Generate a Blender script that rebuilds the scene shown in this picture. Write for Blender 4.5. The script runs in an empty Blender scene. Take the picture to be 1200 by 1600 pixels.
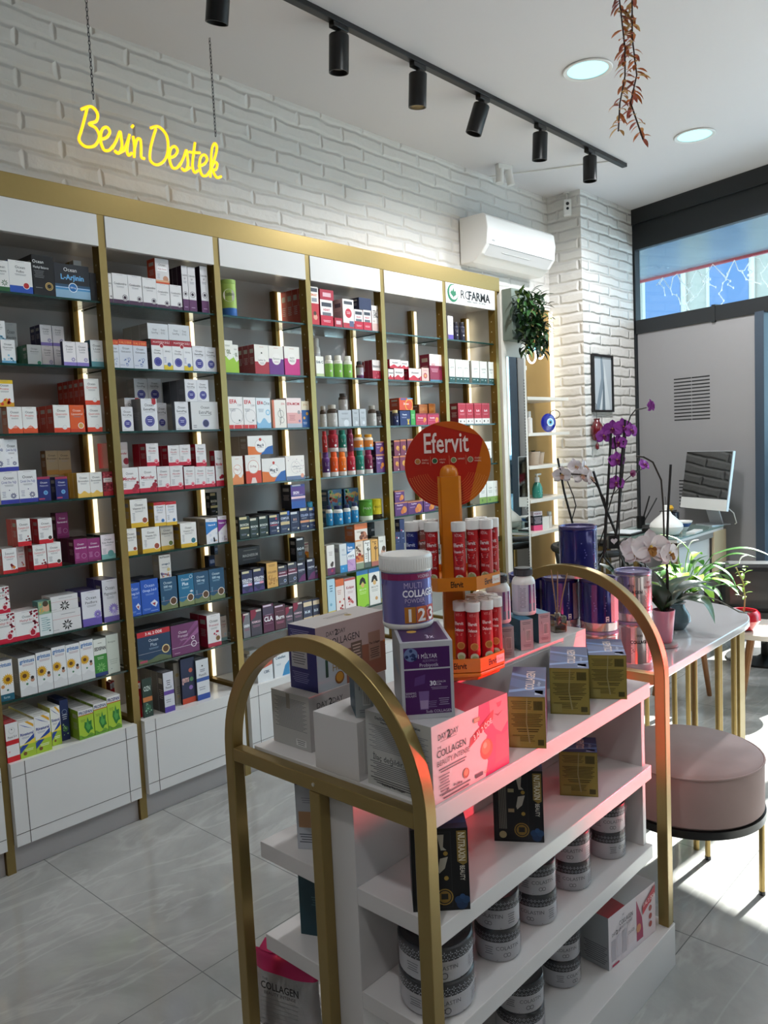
import bpy, bmesh, math, random
from mathutils import Vector, Matrix, Euler
random.seed(7)
C = bpy.context.scene.collection
scene = bpy.context.scene
PI = math.pi

# ---------------------------------------------------------------- camera
cam_d = bpy.data.cameras.new('camera'); cam = bpy.data.objects.new('camera', cam_d); C.objects.link(cam)
cam_d.sensor_fit = 'VERTICAL'; cam_d.sensor_height = 36.0; cam_d.lens = 36.0*1240/1600
cam_d.clip_start = 0.05
_p, _r, _y = math.radians(4.8816), math.radians(-2.646), math.radians(47.425)
_F = Vector((math.cos(_p)*math.sin(_y), math.cos(_p)*math.cos(_y), -math.sin(_p)))
_r0 = Vector((math.cos(_y), -math.sin(_y), 0)); _u0 = _r0.cross(_F)
_R = math.cos(_r)*_r0 + math.sin(_r)*_u0; _U = -math.sin(_r)*_r0 + math.cos(_r)*_u0
cam.matrix_world = Matrix(((_R.x, _U.x, -_F.x, 0), (_R.y, _U.y, -_F.y, 0), (_R.z, _U.z, -_F.z, 1.5), (0, 0, 0, 1)))
scene.camera = cam
scene.view_settings.view_transform = 'Standard'; scene.view_settings.look = 'None'
scene.view_settings.gamma = 1.0; scene.view_settings.use_curve_mapping = False
scene.view_settings.exposure = 0.25

# ---------------------------------------------------------------- world, sun, large lights
W = bpy.data.worlds.new('world'); scene.world = W; W.use_nodes = True
bg = W.node_tree.nodes['Background']; bg.inputs[0].default_value = (0.45, 0.74, 0.92, 1); bg.inputs[1].default_value = 4.0
sun_d = bpy.data.lights.new('sun', 'SUN'); sun = bpy.data.objects.new('sun', sun_d); C.objects.link(sun)
sun_d.energy = 32.0; sun_d.angle = 0.009; sun_d.color = (1.0, 0.97, 0.92)
_el = math.radians(33); _sd = Vector((-math.cos(_el)*0.995, math.cos(_el)*0.10, -math.sin(_el)))
sun.rotation_euler = _sd.to_track_quat('-Z', 'Y').to_euler()
sun.location = (12, 1, 7)
def area(name, loc, target, size, energy, color=(1, 1, 1), size_y=None):
    d = bpy.data.lights.new(name, 'AREA'); o = bpy.data.objects.new(name, d); C.objects.link(o)
    d.energy = energy; d.color = color; d.size = size
    if size_y: d.shape = 'RECTANGLE'; d.size_y = size_y
    o.location = loc; o.rotation_euler = (Vector(target)-Vector(loc)).to_track_quat('-Z', 'Y').to_euler()
    return o
# daylight entering through the long storefront
area('storefront_daylight', (5.35, 0.1, 1.5), (1.5, 1.2, 1.3), 3.4, 10, (0.86, 0.94, 1.0), 2.4)
# added spot lamp outside, shone through the red film to tint the stand pink
sp_d = bpy.data.lights.new('added_stand_spot', 'SPOT'); sp = bpy.data.objects.new('added_stand_spot', sp_d); C.objects.link(sp)
sp_d.energy = 6500; sp_d.spot_size = math.radians(17); sp_d.spot_blend = 0.3; sp_d.shadow_soft_size = 0.06; sp_d.color = (1, 0.95, 0.93)
sp.location = (7.7, -3.7, 0.9); sp.rotation_euler = (Vector((1.95, 0.88, 0.80))-sp.location).to_track_quat('-Z', 'Y').to_euler()

# ---------------------------------------------------------------- materials
def lin(h):
    h = h.lstrip('#'); v = [int(h[i:i+2], 16)/255 for i in (0, 2, 4)]
    return tuple(c/12.92 if c <= 0.04045 else ((c+0.055)/1.055)**2.4 for c in v) + (1,)
_mats = {}
def mat(name, color, rough=0.5, metal=0.0, spec=0.5, coat=0.0, emit=0.0, ecol=None, noise=0.0, nscale=20, bump=0.0):
    if name in _mats: return _mats[name]
    m = bpy.data.materials.new(name); m.use_nodes = True; nt = m.node_tree; b = nt.nodes['Principled BSDF']
    c = lin(color) if isinstance(color, str) else tuple(color)+(1,)
    b.inputs['Base Color'].default_value = c; b.inputs['Roughness'].default_value = rough
    b.inputs['Metallic'].default_value = metal; b.inputs['Specular IOR Level'].default_value = spec
    b.inputs['Coat Weight'].default_value = coat; b.inputs['Coat Roughness'].default_value = 0.05
    if emit: b.inputs['Emission Color'].default_value = lin(ecol) if ecol else c; b.inputs['Emission Strength'].default_value = emit
    if noise or bump:
        tc = nt.nodes.new('ShaderNodeTexCoord'); n = nt.nodes.new('ShaderNodeTexNoise'); n.inputs['Scale'].default_value = nscale; n.inputs['Detail'].default_value = 4
        nt.links.new(tc.outputs['Object'], n.inputs['Vector'])
        if noise:
            mx = nt.nodes.new('ShaderNodeMixRGB'); mx.blend_type = 'MULTIPLY'; mx.inputs[0].default_value = 1
            rp = nt.nodes.new('ShaderNodeMapRange'); rp.inputs[3].default_value = 1-noise; rp.inputs[4].default_value = 1.0
            nt.links.new(n.outputs['Fac'], rp.inputs[0]); mx.inputs[1].default_value = c
            nt.links.new(rp.outputs[0], mx.inputs[2]); nt.links.new(mx.outputs[0], b.inputs['Base Color'])
        if bump:
            bp = nt.nodes.new('ShaderNodeBump'); bp.inputs['Strength'].default_value = bump; bp.inputs['Distance'].default_value = 0.01
            nt.links.new(n.outputs['Fac'], bp.inputs['Height']); nt.links.new(bp.outputs[0], b.inputs['Normal'])
    _mats[name] = m; return m
def ink(h): return mat('print_'+h.lstrip('#'), h, 0.42, spec=0.4)
def glass(name, tint=(0.94, 0.97, 0.96), refl=0.10, rough=0.0):
    if name in _mats: return _mats[name]
    m = bpy.data.materials.new(name); m.use_nodes = True; nt = m.node_tree; nt.nodes.clear()
    o = nt.nodes.new('ShaderNodeOutputMaterial'); mx = nt.nodes.new('ShaderNodeMixShader'); t = nt.nodes.new('ShaderNodeBsdfTransparent')
    g = nt.nodes.new('ShaderNodeBsdfGlossy'); g.inputs['Roughness'].default_value = rough; t.inputs[0].default_value = tuple(tint)+(1,)
    lw = nt.nodes.new('ShaderNodeLayerWeight'); lw.inputs[0].default_value = 0.35
    mr = nt.nodes.new('ShaderNodeMapRange'); mr.inputs[3].default_value = refl*0.5; mr.inputs[4].default_value = min(1, refl*5)
    nt.links.new(lw.outputs['Fresnel'], mr.inputs[0]); nt.links.new(mr.outputs[0], mx.inputs[0])
    nt.links.new(t.outputs[0], mx.inputs[1]); nt.links.new(g.outputs[0], mx.inputs[2]); nt.links.new(mx.outputs[0], o.inputs[0])
    _mats[name] = m; return m
def brick_mat(name, axis, color='#dcd9d4', w=0.33, h=0.078, bump=0.6):
    m = bpy.data.materials.new(name); m.use_nodes = True; nt = m.node_tree; b = nt.nodes['Principled BSDF']; L = nt.links.new
    geo = nt.nodes.new('ShaderNodeNewGeometry'); sep = nt.nodes.new('ShaderNodeSeparateXYZ'); com = nt.nodes.new('ShaderNodeCombineXYZ')
    L(geo.outputs['Position'], sep.inputs[0]); L(sep.outputs[axis], com.inputs[0]); L(sep.outputs[2], com.inputs[1])
    n0 = nt.nodes.new('ShaderNodeTexNoise'); n0.inputs['Scale'].default_value = 7; n0.inputs['Detail'].default_value = 3; L(com.outputs[0], n0.inputs['Vector'])
    sb = nt.nodes.new('ShaderNodeVectorMath'); sb.operation = 'SUBTRACT'; sb.inputs[1].default_value = (0.5, 0.5, 0.5); L(n0.outputs['Color'], sb.inputs[0])
    sc = nt.nodes.new('ShaderNodeVectorMath'); sc.operation = 'SCALE'; sc.inputs['Scale'].default_value = 0.030; L(sb.outputs[0], sc.inputs[0])
    ad = nt.nodes.new('ShaderNodeVectorMath'); L(com.outputs[0], ad.inputs[0]); L(sc.outputs[0], ad.inputs[1])
    bt = nt.nodes.new('ShaderNodeTexBrick'); bt.inputs['Scale'].default_value = 1; bt.inputs['Brick Width'].default_value = w; bt.inputs['Row Height'].default_value = h
    bt.inputs['Mortar Size'].default_value = 0.018; bt.inputs['Mortar Smooth'].default_value = 1.0; bt.offset = 0.5
    bt.inputs['Color1'].default_value = (1, 1, 1, 1); bt.inputs['Color2'].default_value = (0.97, 0.97, 0.97, 1); bt.inputs['Mortar'].default_value = (0.97, 0.97, 0.97, 1); L(ad.outputs[0], bt.inputs['Vector'])
    mx = nt.nodes.new('ShaderNodeMixRGB'); mx.blend_type = 'MULTIPLY'; mx.inputs[0].default_value = 1; mx.inputs[1].default_value = lin(color); L(bt.outputs['Color'], mx.inputs[2]); L(mx.outputs[0], b.inputs['Base Color'])
    n1 = nt.nodes.new('ShaderNodeTexNoise'); n1.inputs['Scale'].default_value = 22; n1.inputs['Detail'].default_value = 5; L(com.outputs[0], n1.inputs['Vector'])
    ma = nt.nodes.new('ShaderNodeMath'); ma.operation = 'MULTIPLY_ADD'; ma.inputs[1].default_value = -1.0; L(bt.outputs['Fac'], ma.inputs[0])
    m2 = nt.nodes.new('ShaderNodeMath'); m2.operation = 'MULTIPLY'; m2.inputs[1].default_value = 0.55; L(n1.outputs['Fac'], m2.inputs[0]); L(m2.outputs[0], ma.inputs[2])
    bp = nt.nodes.new('ShaderNodeBump'); bp.inputs['Strength'].default_value = bump; bp.inputs['Distance'].default_value = 0.016; L(ma.outputs[0], bp.inputs['Height']); L(bp.outputs[0], b.inputs['Normal'])
    b.inputs['Roughness'].default_value = 0.55
    return m
def floor_mat():
    m = bpy.data.materials.new('marble_tile'); m.use_nodes = True; nt = m.node_tree; b = nt.nodes['Principled BSDF']; L = nt.links.new
    geo = nt.nodes.new('ShaderNodeNewGeometry'); mp = nt.nodes.new('ShaderNodeMapping'); mp.inputs['Location'].default_value = (-0.19, -0.89, 0); L(geo.outputs['Position'], mp.inputs[0])
    bt = nt.nodes.new('ShaderNodeTexBrick'); bt.offset = 0; bt.inputs['Scale'].default_value = 1; bt.inputs['Brick Width'].default_value = 0.51; bt.inputs['Row Height'].default_value = 1.02
    bt.inputs['Mortar Size'].default_value = 0.0016; bt.inputs['Mortar Smooth'].default_value = 0.1; L(mp.outputs[0], bt.inputs['Vector'])
    n = nt.nodes.new('ShaderNodeTexNoise'); n.inputs['Scale'].default_value = 1.3; n.inputs['Detail'].default_value = 8; n.inputs['Roughness'].default_value = 0.62; n.inputs['Distortion'].default_value = 1.4; L(mp.outputs[0], n.inputs['Vector'])
    cr = nt.nodes.new('ShaderNodeValToRGB'); cr.color_ramp.elements[0].position = 0.3; cr.color_ramp.elements[0].color = lin('#8a8987'); cr.color_ramp.elements[1].position = 0.7; cr.color_ramp.elements[1].color = lin('#aeada9'); L(n.outputs['Fac'], cr.inputs[0])
    mk = nt.nodes.new('ShaderNodeMapping'); mk.inputs['Rotation'].default_value = (0, 0, 0.8); mk.inputs['Scale'].default_value = (0.5, 2.2, 1); L(geo.outputs['Position'], mk.inputs[0])
    v = nt.nodes.new('ShaderNodeTexNoise'); v.inputs['Scale'].default_value = 2.4; v.inputs['Detail'].default_value = 6; v.inputs['Distortion'].default_value = 1.0; L(mk.outputs[0], v.inputs['Vector'])
    vr = nt.nodes.new('ShaderNodeValToRGB'); e = vr.color_ramp.elements; e[0].position = 0.47; e[0].color = (0, 0, 0, 1); e[1].position = 0.5; e[1].color = (1, 1, 1, 1); e2 = e.new(0.53); e2.color = (0, 0, 0, 1); L(v.outputs['Fac'], vr.inputs[0])
    m1 = nt.nodes.new('ShaderNodeMixRGB'); m1.inputs[2].default_value = lin('#c2c1bd'); L(cr.outputs[0], m1.inputs[1])
    q = nt.nodes.new('ShaderNodeMath'); q.operation = 'MULTIPLY'; q.inputs[1].default_value = 0.3; L(vr.outputs[0], q.inputs[0]); L(q.outputs[0], m1.inputs[0])
    m3 = nt.nodes.new('ShaderNodeMixRGB'); m3.inputs[2].default_value = lin('#6a6a6a'); L(bt.outputs['Fac'], m3.inputs[0]); L(m1.outputs[0], m3.inputs[1]); L(m3.outputs[0], b.inputs['Base Color'])
    b.inputs['Roughness'].default_value = 0.11; b.inputs['Specular IOR Level'].default_value = 0.55
    return m
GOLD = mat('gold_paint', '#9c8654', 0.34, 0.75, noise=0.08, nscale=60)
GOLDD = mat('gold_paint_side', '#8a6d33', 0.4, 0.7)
WHITE = mat('white_laminate', '#dcdad8', 0.22, noise=0.03, nscale=8)
GREYP = mat('grey_laminate', '#b1aba9', 0.4, noise=0.04, nscale=8)
CEIL = mat('ceiling_paint', '#d9d5d6', 0.6, noise=0.03, nscale=2)
PLAST = mat('white_plastic', '#e6e5e2', 0.3)
BLACK = mat('black_metal', '#0b0b0d', 0.38, noise=0.2, nscale=30)
FRAME = mat('charcoal_frame', '#1b1e21', 0.45, noise=0.1, nscale=12)
EDGE = mat('glass_edge', '#153a34', 0.15, spec=0.6)
SHELFGLASS = glass('shelf_glass', (0.90, 0.95, 0.93), 0.16)
PANE = glass('window_glass', (0.95, 0.98, 0.98), 0.06)
CLEAR = glass('clear_film', (0.98, 0.98, 0.985), 0.07, 0.05)
LEDM = mat('led_strip', '#fff6dc', 0.5, emit=1.15, ecol='#fff4d2')
SOIL = mat('soil', '#2a211b', 0.9, noise=0.5, nscale=80)

# ---------------------------------------------------------------- mesh building
_txt = {}
_tc = bpy.data.curves.new('lettering', 'FONT'); _tc.resolution_u = 2; _to = bpy.data.objects.new('lettering', _tc)
def text_mesh(s, bold=0.0):
    k = (s, bold)
    if k not in _txt:
        _tc.body = s; _tc.offset = bold; m = _to.to_mesh()
        vs = [(v.co.x, v.co.y) for v in m.vertices]; fs = [tuple(p.vertices) for p in m.polygons]; _to.to_mesh_clear()
        _txt[k] = (vs, fs)
    return _txt[k]
def V3(a): return Vector(a)
class MB:
    def __init__(s): s.v = []; s.f = []; s.fm = []; s.sm = []; s.mats = []; s.idx = {}
    def mi(s, m):
        if m.name not in s.idx: s.idx[m.name] = len(s.mats); s.mats.append(m)
        return s.idx[m.name]
    def face(s, pts, m, smooth=False):
        b = len(s.v); s.v += [tuple(p) for p in pts]; s.f.append(tuple(range(b, b+len(pts)))); s.fm.append(s.mi(m)); s.sm.append(smooth)
    def mesh(s, vs, fs, m, smooth=False):
        b = len(s.v); s.v += [tuple(p) for p in vs]; i = s.mi(m)
        for f in fs: s.f.append(tuple(b+k for k in f)); s.fm.append(i); s.sm.append(smooth)
    def box(s, x0, y0, z0, x1, y1, z1, m, front=None, left=None, top=None, right=None):
        p = [(x0, y0, z0), (x1, y0, z0), (x1, y1, z0), (x0, y1, z0), (x0, y0, z1), (x1, y0, z1), (x1, y1, z1), (x0, y1, z1)]
        b = len(s.v); s.v += p
        for f, mm in (((0, 1, 5, 4), front), ((1, 2, 6, 5), right), ((2, 3, 7, 6), None), ((3, 0, 4, 7), left), ((4, 5, 6, 7), top), ((3, 2, 1, 0), None)):
            s.f.append(tuple(b+k for k in f)); s.fm.append(s.mi(mm or m)); s.sm.append(False)
        return s
    def prism(s, poly, a, b, m, axis='z'):
        n = len(poly)
        def P(u, v, w): return {'z': (u, v, w), 'y': (u, w, v), 'x': (w, u, v)}[axis]
        vs = [P(u, v, a) for u, v in poly]+[P(u, v, b) for u, v in poly]
        fs = [tuple(range(n))[::-1], tuple(range(n, 2*n))]+[(i, (i+1) % n, n+(i+1) % n, n+i) for i in range(n)]
        s.mesh(vs, fs, m); return s
    def lathe(s, prof, m, c=(0, 0, 0), seg=24, mats=None, cap=True, axis=None, smooth=True, sx=1, sy=1):
        q = Vector(axis).normalized().to_track_quat('Z', 'Y') if axis is not None else None
        def T(x, y, z):
            v = Vector((x*sx, y*sy, z))
            if q: v = q @ v
            return (v.x+c[0], v.y+c[1], v.z+c[2])
        b = len(s.v)
        for r, z in prof:
            for k in range(seg): a = 2*PI*k/seg; s.v.append(T(r*math.cos(a), r*math.sin(a), z))
        for i in range(len(prof)-1):
            mm = s.mi(mats[i] if mats else m)
            for k in range(seg):
                k2 = (k+1) % seg; s.f.append((b+i*seg+k, b+i*seg+k2, b+(i+1)*seg+k2, b+(i+1)*seg+k)); s.fm.append(mm); s.sm.append(smooth)
        if cap:
            if prof[0][0] > 1e-6: s.f.append(tuple(b+k for k in range(seg))[::-1]); s.fm.append(s.mi(mats[0] if mats else m)); s.sm.append(False)
            e = b+(len(prof)-1)*seg
            if prof[-1][0] > 1e-6: s.f.append(tuple(e+k for k in range(seg))); s.fm.append(s.mi(mats[-1] if mats else m)); s.sm.append(False)
        return s
    def cyl(s, c, r, h, m, seg=24, axis=None, r2=None): return s.lathe([(r, 0), (r if r2 is None else r2, h)], m, c, seg, axis=axis)
    def tube(s, pts, r, m, seg=8, closed=False):
        P = [Vector(p) for p in pts]; n = len(P); R = r if isinstance(r, (list, tuple)) else [r]*n
        b = len(s.v); up = None
        for i in range(n):
            t = (P[(i+1) % n]-P[i-1]) if closed else (P[min(i+1, n-1)]-P[max(i-1, 0)])
            t = t.normalized() if t.length > 1e-9 else Vector((0, 0, 1))
            if up is None: up = t.orthogonal().normalized()
            up = (up-t*up.dot(t)); up = up.normalized() if up.length > 1e-6 else t.orthogonal().normalized()
            w = t.cross(up)
            for k in range(seg):
                a = 2*PI*k/seg; s.v.append(tuple(P[i]+(up*math.cos(a)+w*math.sin(a))*R[i]))
        mm = s.mi(m)
        for i in range(n if closed else n-1):
            j = (i+1) % n
            for k in range(seg):
                k2 = (k+1) % seg; s.f.append((b+i*seg+k, b+i*seg+k2, b+j*seg+k2, b+j*seg+k)); s.fm.append(mm); s.sm.append(True)
        if not closed:
            s.f.append(tuple(b+k for k in range(seg))[::-1]); s.fm.append(mm); s.sm.append(False)
            s.f.append(tuple(b+(n-1)*seg+k for k in range(seg))); s.fm.append(mm); s.sm.append(False)
        return s
    def bar(s, a, b, w, d, m):
        a = Vector(a); b = Vector(b); t = (b-a).normalized(); x = t.cross(Vector((0, 0, 1)))
        x = x.normalized() if x.length > 1e-4 else Vector((1, 0, 0)); y = t.cross(x); vs = []
        for p in (a, b):
            for i, j in ((-1, -1), (1, -1), (1, 1), (-1, 1)): vs.append(p+x*(i*w/2)+y*(j*d/2))
        s.mesh(vs, [(3, 2, 1, 0), (4, 5, 6, 7), (0, 1, 5, 4), (1, 2, 6, 5), (2, 3, 7, 6), (3, 0, 4, 7)], m); return s
    def text(s, t, O, U, Vv, h, m, maxw=None, align='c', bold=0.0, fn=None):
        """lettering with capital height h on the plane O + u*U + v*V (U, V unit vectors)"""
        vs, fs = text_mesh(t, bold)
        if not vs: return
        x0 = min(v[0] for v in vs); x1 = max(v[0] for v in vs); k = h/0.70; kx = k
        if maxw and (x1-x0)*k > maxw: kx = maxw/(x1-x0)
        sh = {'c': (x0+x1)/2, 'l': x0, 'r': x1}[align]
        fn = fn or (lambda u, v: Vector(O)+Vector(U)*u+Vector(Vv)*v)
        s.mesh([fn((x-sh)*kx, y*k-h/2) for x, y in vs], fs, m)
    def art(s, ops, w, h, fn, q0=0, clip=True):
        """flat printing in box-front units: fn(u, v, layer) -> point, u over 0..w, v over 0..h"""
        if clip:
            g = fn; fn = lambda u, v, k: g(min(max(u, 0.0), w), min(max(v, 0.0), h), k)
            fn.curved = g.curved
        for k, op in enumerate(ops):
            t = op[0]; q = k+1+q0
            if t == 'r':
                _, u0, v0, u1, v1, c = op; n = max(1, int((u1-u0)*w/0.012)) if fn.curved else 1
                for i in range(n):
                    a = u0+(u1-u0)*i/n; b = u0+(u1-u0)*(i+1)/n
                    s.face([fn(a*w, v0*h, q), fn(b*w, v0*h, q), fn(b*w, v1*h, q), fn(a*w, v1*h, q)], ink(c))
            elif t == 'c':
                _, u, v, r, c = op; R = r*w; s.face([fn(u*w+R*math.cos(a), v*h+R*math.sin(a), q) for a in [2*PI*i/18 for i in range(18)]], ink(c))
            elif t == 'o':
                _, u, v, r, th, c = op; R = r*w; r2 = (r-th)*w
                if R <= 0: continue
                for i in range(20):
                    a = 2*PI*i/20; b = 2*PI*(i+1)/20
                    s.face([fn(u*w+x*math.cos(g), v*h+x*math.sin(g), q) for x, g in ((R, a), (R, b), (r2, b), (r2, a))], ink(c))
            elif t == 'p': s.face([fn(u*w, v*h, q) for u, v in op[1]], ink(op[2]))
            elif t in 'tT':
                _, st, u, v, hh, c = op[:6]; mw = (op[6] if len(op) > 6 else 0.86)*w
                s.text(st, None, None, None, hh*h, ink(c), mw, 'c', 0.028 if t == 'T' else 0.0, fn=lambda a, b: fn(u*w+a, v*h+b, q))
            elif t == 'l':
                _, u, v, wd, n, c = op[:6]; st = op[6] if len(op) > 6 else 0.035
                for i in range(n):
                    ww = wd*(1-0.22*((i*7) % 3)/2); vv = v-i*st
                    s.face([fn((u-ww/2)*w, vv*h, q), fn((u+ww/2)*w, vv*h, q), fn((u+ww/2)*w, (vv+st*0.35)*h, q), fn((u-ww/2)*w, (vv+st*0.35)*h, q)], ink(c))
            elif t == 'f':
                _, u, v, r, n, c = op; R = r*w
                for i in range(n):
                    a = 2*PI*i/n; dx, dy = math.cos(a), math.sin(a)
                    s.face([fn(u*w+R*.15*dx, v*h+R*.15*dy, q), fn(u*w+R*(.6*dx+.16*dy), v*h+R*(.6*dy-.16*dx), q), fn(u*w+R*dx, v*h+R*dy, q), fn(u*w+R*(.6*dx-.16*dy), v*h+R*(.6*dy+.16*dx), q)], ink(c))
            elif t == 'w':
                _, v0, v1, c = op; n = 12
                up = [(i/n, v0+(v1-v0)*(0.5+0.5*math.sin(i/n*9+v0*20))) for i in range(n+1)]
                for i in range(n):
                    (a, ya), (b, yb) = up[i], up[i+1]; s.face([fn(a*w, 0, q), fn(b*w, 0, q), fn(b*w, yb*h, q), fn(a*w, ya*h, q)], ink(c))
            elif t == 'd':
                _, u0, v0, u1, v1, n, r, c = op; rr = random.Random(n)
                for i in range(n):
                    u = u0+(u1-u0)*rr.random(); v = v0+(v1-v0)*rr.random(); R = r*w*(0.5+rr.random())
                    s.face([fn(u*w+R*math.cos(a), v*h+R*math.sin(a), q) for a in [2*PI*i/8 for i in range(8)]], ink(c))
    def data(s, name, sharp=35):
        me = bpy.data.meshes.new(name); me.from_pydata(s.v, [], s.f)
        for m in s.mats: me.materials.append(m)
        me.polygons.foreach_set('material_index', s.fm); me.polygons.foreach_set('use_smooth', s.sm); me.update()
        if any(s.sm): me.set_sharp_from_angle(angle=math.radians(sharp))
        return me
    def build(s, name, parent=None, loc=None, rz=0.0, bevel=0.0, seg=2, weld=False, sub=0):
        me = s.data(name); o = bpy.data.objects.new(name, me); C.objects.link(o)
        if weld or bevel or sub:
            bm = bmesh.new(); bm.from_mesh(me); bmesh.ops.remove_doubles(bm, verts=bm.verts, dist=1e-5); bm.to_mesh(me); bm.free()
        if parent: o.parent = parent
        if loc: o.location = loc
        if rz: o.rotation_euler = (0, 0, rz)
        if bevel:
            b = o.modifiers.new('bevel', 'BEVEL'); b.width = bevel; b.segments = seg; b.limit_method = 'ANGLE'; b.angle_limit = math.radians(40); b.harden_normals = False
        if sub:
            b = o.modifiers.new('subdivision', 'SUBSURF'); b.levels = sub; b.render_levels = sub
        return o
def flat_fn(O, U, Vv, e=0.00006):
    O = Vector(O); U = Vector(U); Vv = Vector(Vv); N = U.cross(Vv)
    def f(u, v, k): return O+U*u+Vv*v+N*(e*k)
    f.curved = False; return f
def cyl_fn(R, w, z0=0, a0=-PI/2, c=(0, 0), e=0.0001):
    def f(u, v, k):
        a = a0+(u-w/2)/R; r = R+0.0006+e*k; return Vector((c[0]+r*math.cos(a), c[1]+r*math.sin(a), z0+v))
    f.curved = True; return f
def thing(name, label, cat, loc=(0, 0, 0), rz=0, group=None):
    o = bpy.data.objects.new(name, None); C.objects.link(o); o.empty_display_size = 0.05
    o.location = loc; o.rotation_euler = (0, 0, rz); o['label'] = label; o['category'] = cat
    if group: o['group'] = group
    return o
def tag(o, label, cat, group=None):
    o['label'] = label; o['category'] = cat
    if group: o['group'] = group
    return o
def struct(o): o['kind'] = 'structure'; return o

# ---------------------------------------------------------------- the room
CZ = 3.31
REAR = mat('rear_wall_taupe', '#77736e', 0.7, noise=.1, nscale=2)
struct(MB().box(-2.6, -3.6, -0.1, 6.6, 3.3, 0, floor_mat()).build('floor'))
struct(MB().box(-2.6, -3.6, CZ, 6.75, 3.4, CZ+0.1, CEIL).build('ceiling'))
struct(MB().box(-2.6, 3.22, 0, 6.5, 3.36, CZ, brick_mat('painted_brick_wall', 0)).build('wall_back'))
struct(MB().box(-2.75, -3.6, 0, -2.6, 3.36, CZ, REAR).build('wall_left'))
struct(MB().box(-2.75, -3.75, 0, 6.0, -3.6, CZ, REAR).build('wall_front'))
_c = MB(); _bl = brick_mat('painted_brick_pillar_side', 1); _bf = brick_mat('painted_brick_pillar', 0, bump=0.9)
_c.box(5.5, 2.94, 0, 6.36, 3.24, CZ, _bf, left=_bl); struct(_c.build('pillar'))
# storefront: plane through P0, running along WD towards the street door
P0 = Vector((6.372, 2.956, 0)); WD = Vector((-0.248, -0.969, 0)).normalized(); WN = Vector((WD.y, -WD.x, 0))   # WN points into the room (-x)
if WN.x > 0: WN = -WN
WANG = math.atan2(WD.y, WD.x)
def wall_local(name, boxes, parent=None, bevel=0.0):
    """boxes in storefront units: s along the glass, t into the room, z up"""
    b = MB()
    for s0, s1, t0, t1, z0, z1, m in boxes:
        vs = [P0+WD*s+WN*t+Vector((0, 0, z)) for z in (z0, z1) for s, t in ((s0, t0), (s1, t0), (s1, t1), (s0, t1))]
        b.mesh(vs, [(0, 1, 2, 3), (7, 6, 5, 4), (0, 4, 5, 1), (1, 5, 6, 2), (2, 6, 7, 3), (3, 7, 4, 0)], m)
    o = b.build(name, parent, bevel=bevel)
    bm = bmesh.new(); bm.from_mesh(o.data); bmesh.ops.recalc_face_normals(bm, faces=bm.faces); bm.to_mesh(o.data); bm.free()
    return o
struct(wall_local('trim_1', [(-0.05, 6.8, -0.06, 0.02, 3.19, CZ, FRAME), (-0.05, 6.8, -0.06, -0.005, 2.99, 3.19, FRAME)]))
struct(wall_local('trim_2', [(-0.05, 6.8, -0.06, 0.0, 2.31, 2.42, FRAME)]))
struct(wall_local('trim_3', [(-0.05, 0.035, -0.06, 0.0, 0, 3.0, FRAME)]))
struct(wall_local('trim_4', [(1.085, 1.155, -0.06, 0.01, 0, 2.32, mat('mullion_blue_grey', '#3a4654', 0.4)), (0.735, 0.765, -0.06, 0.004, 2.3, 2.43, FRAME)]))
for i, s in enumerate((2.25, 3.35, 4.45, 5.55)): struct(wall_local('trim_%d' % (5+i), [(s-0.035, s+0.035, -0.06, 0.0, 0, 2.99, FRAME)]))
struct(wall_local('baseboard_right', [(1.155, 6.8, -0.06, 0.0, 0, 0.10, FRAME)]))
win = struct(wall_local('window_1', [(0.03, 6.6, -0.036, -0.03, 2.42, 2.99, PANE)]))
struct(wall_local('window_2', [(1.15, 6.6, -0.036, -0.03, 0.10, 2.31, PANE)]))
PANELM = mat('grey_board', '#8f8d8e', 0.5, noise=0.03, nscale=3)
bp_ = wall_local('wall_board', [(0.04, 1.085, -0.05, -0.012, 0, 2.31, PANELM)]); struct(bp_); bp_.name = 'wall_right'
# ventilation slots cut in the board: two columns of dark grooves
DARK = mat('slot_dark', '#17181a', 0.7)
def slot_vent(label, z_top, n, s0, s1):
    bx = []
    for i in range(n):
        z = z_top-i*0.0268; g = (s0+s1)/2
        bx += [(s0, g-0.003, -0.012, -0.0105, z-0.0045, z+0.0045, DARK), (g+0.003, s1, -0.012, -0.0105, z-0.0045, z+0.0045, DARK)]
    tag(wall_local('ventilation_slots', bx), label, 'vent')
slot_vent('upper block of dark horizontal slots in the grey board', 1.905, 13, 0.385, 0.705)
slot_vent('lower block of dark slots low behind the white computer', 1.10, 9, 0.42, 0.74)
# added unseen board on the glass, cut to shape and tint the spot beam
_pm = lambda s0, s1, z0, z1: (s0, s1, -0.029, -0.024, z0, z1, FRAME)
pb = wall_local('beam_mask', [_pm(3.9, 4.5, .1, 1.75), _pm(5.03, 5.5, .1, 1.75), _pm(4.5, 4.9, .1, .745), _pm(4.9, 5.03, .1, .862), _pm(4.5, 5.03, .955, 1.75)])
tag(pb, 'added unseen dark board with a red opening that shapes the spot beam', 'light mask')
RF = glass('red_film', (1.0, 0.19, 0.25), 0.02)
wall_local('mask_filter', [(4.5, 4.9, -0.028, -0.026, 0.745, 0.955, RF), (4.9, 5.03, -0.028, -0.026, 0.862, 0.955, RF)], pb)
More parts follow.
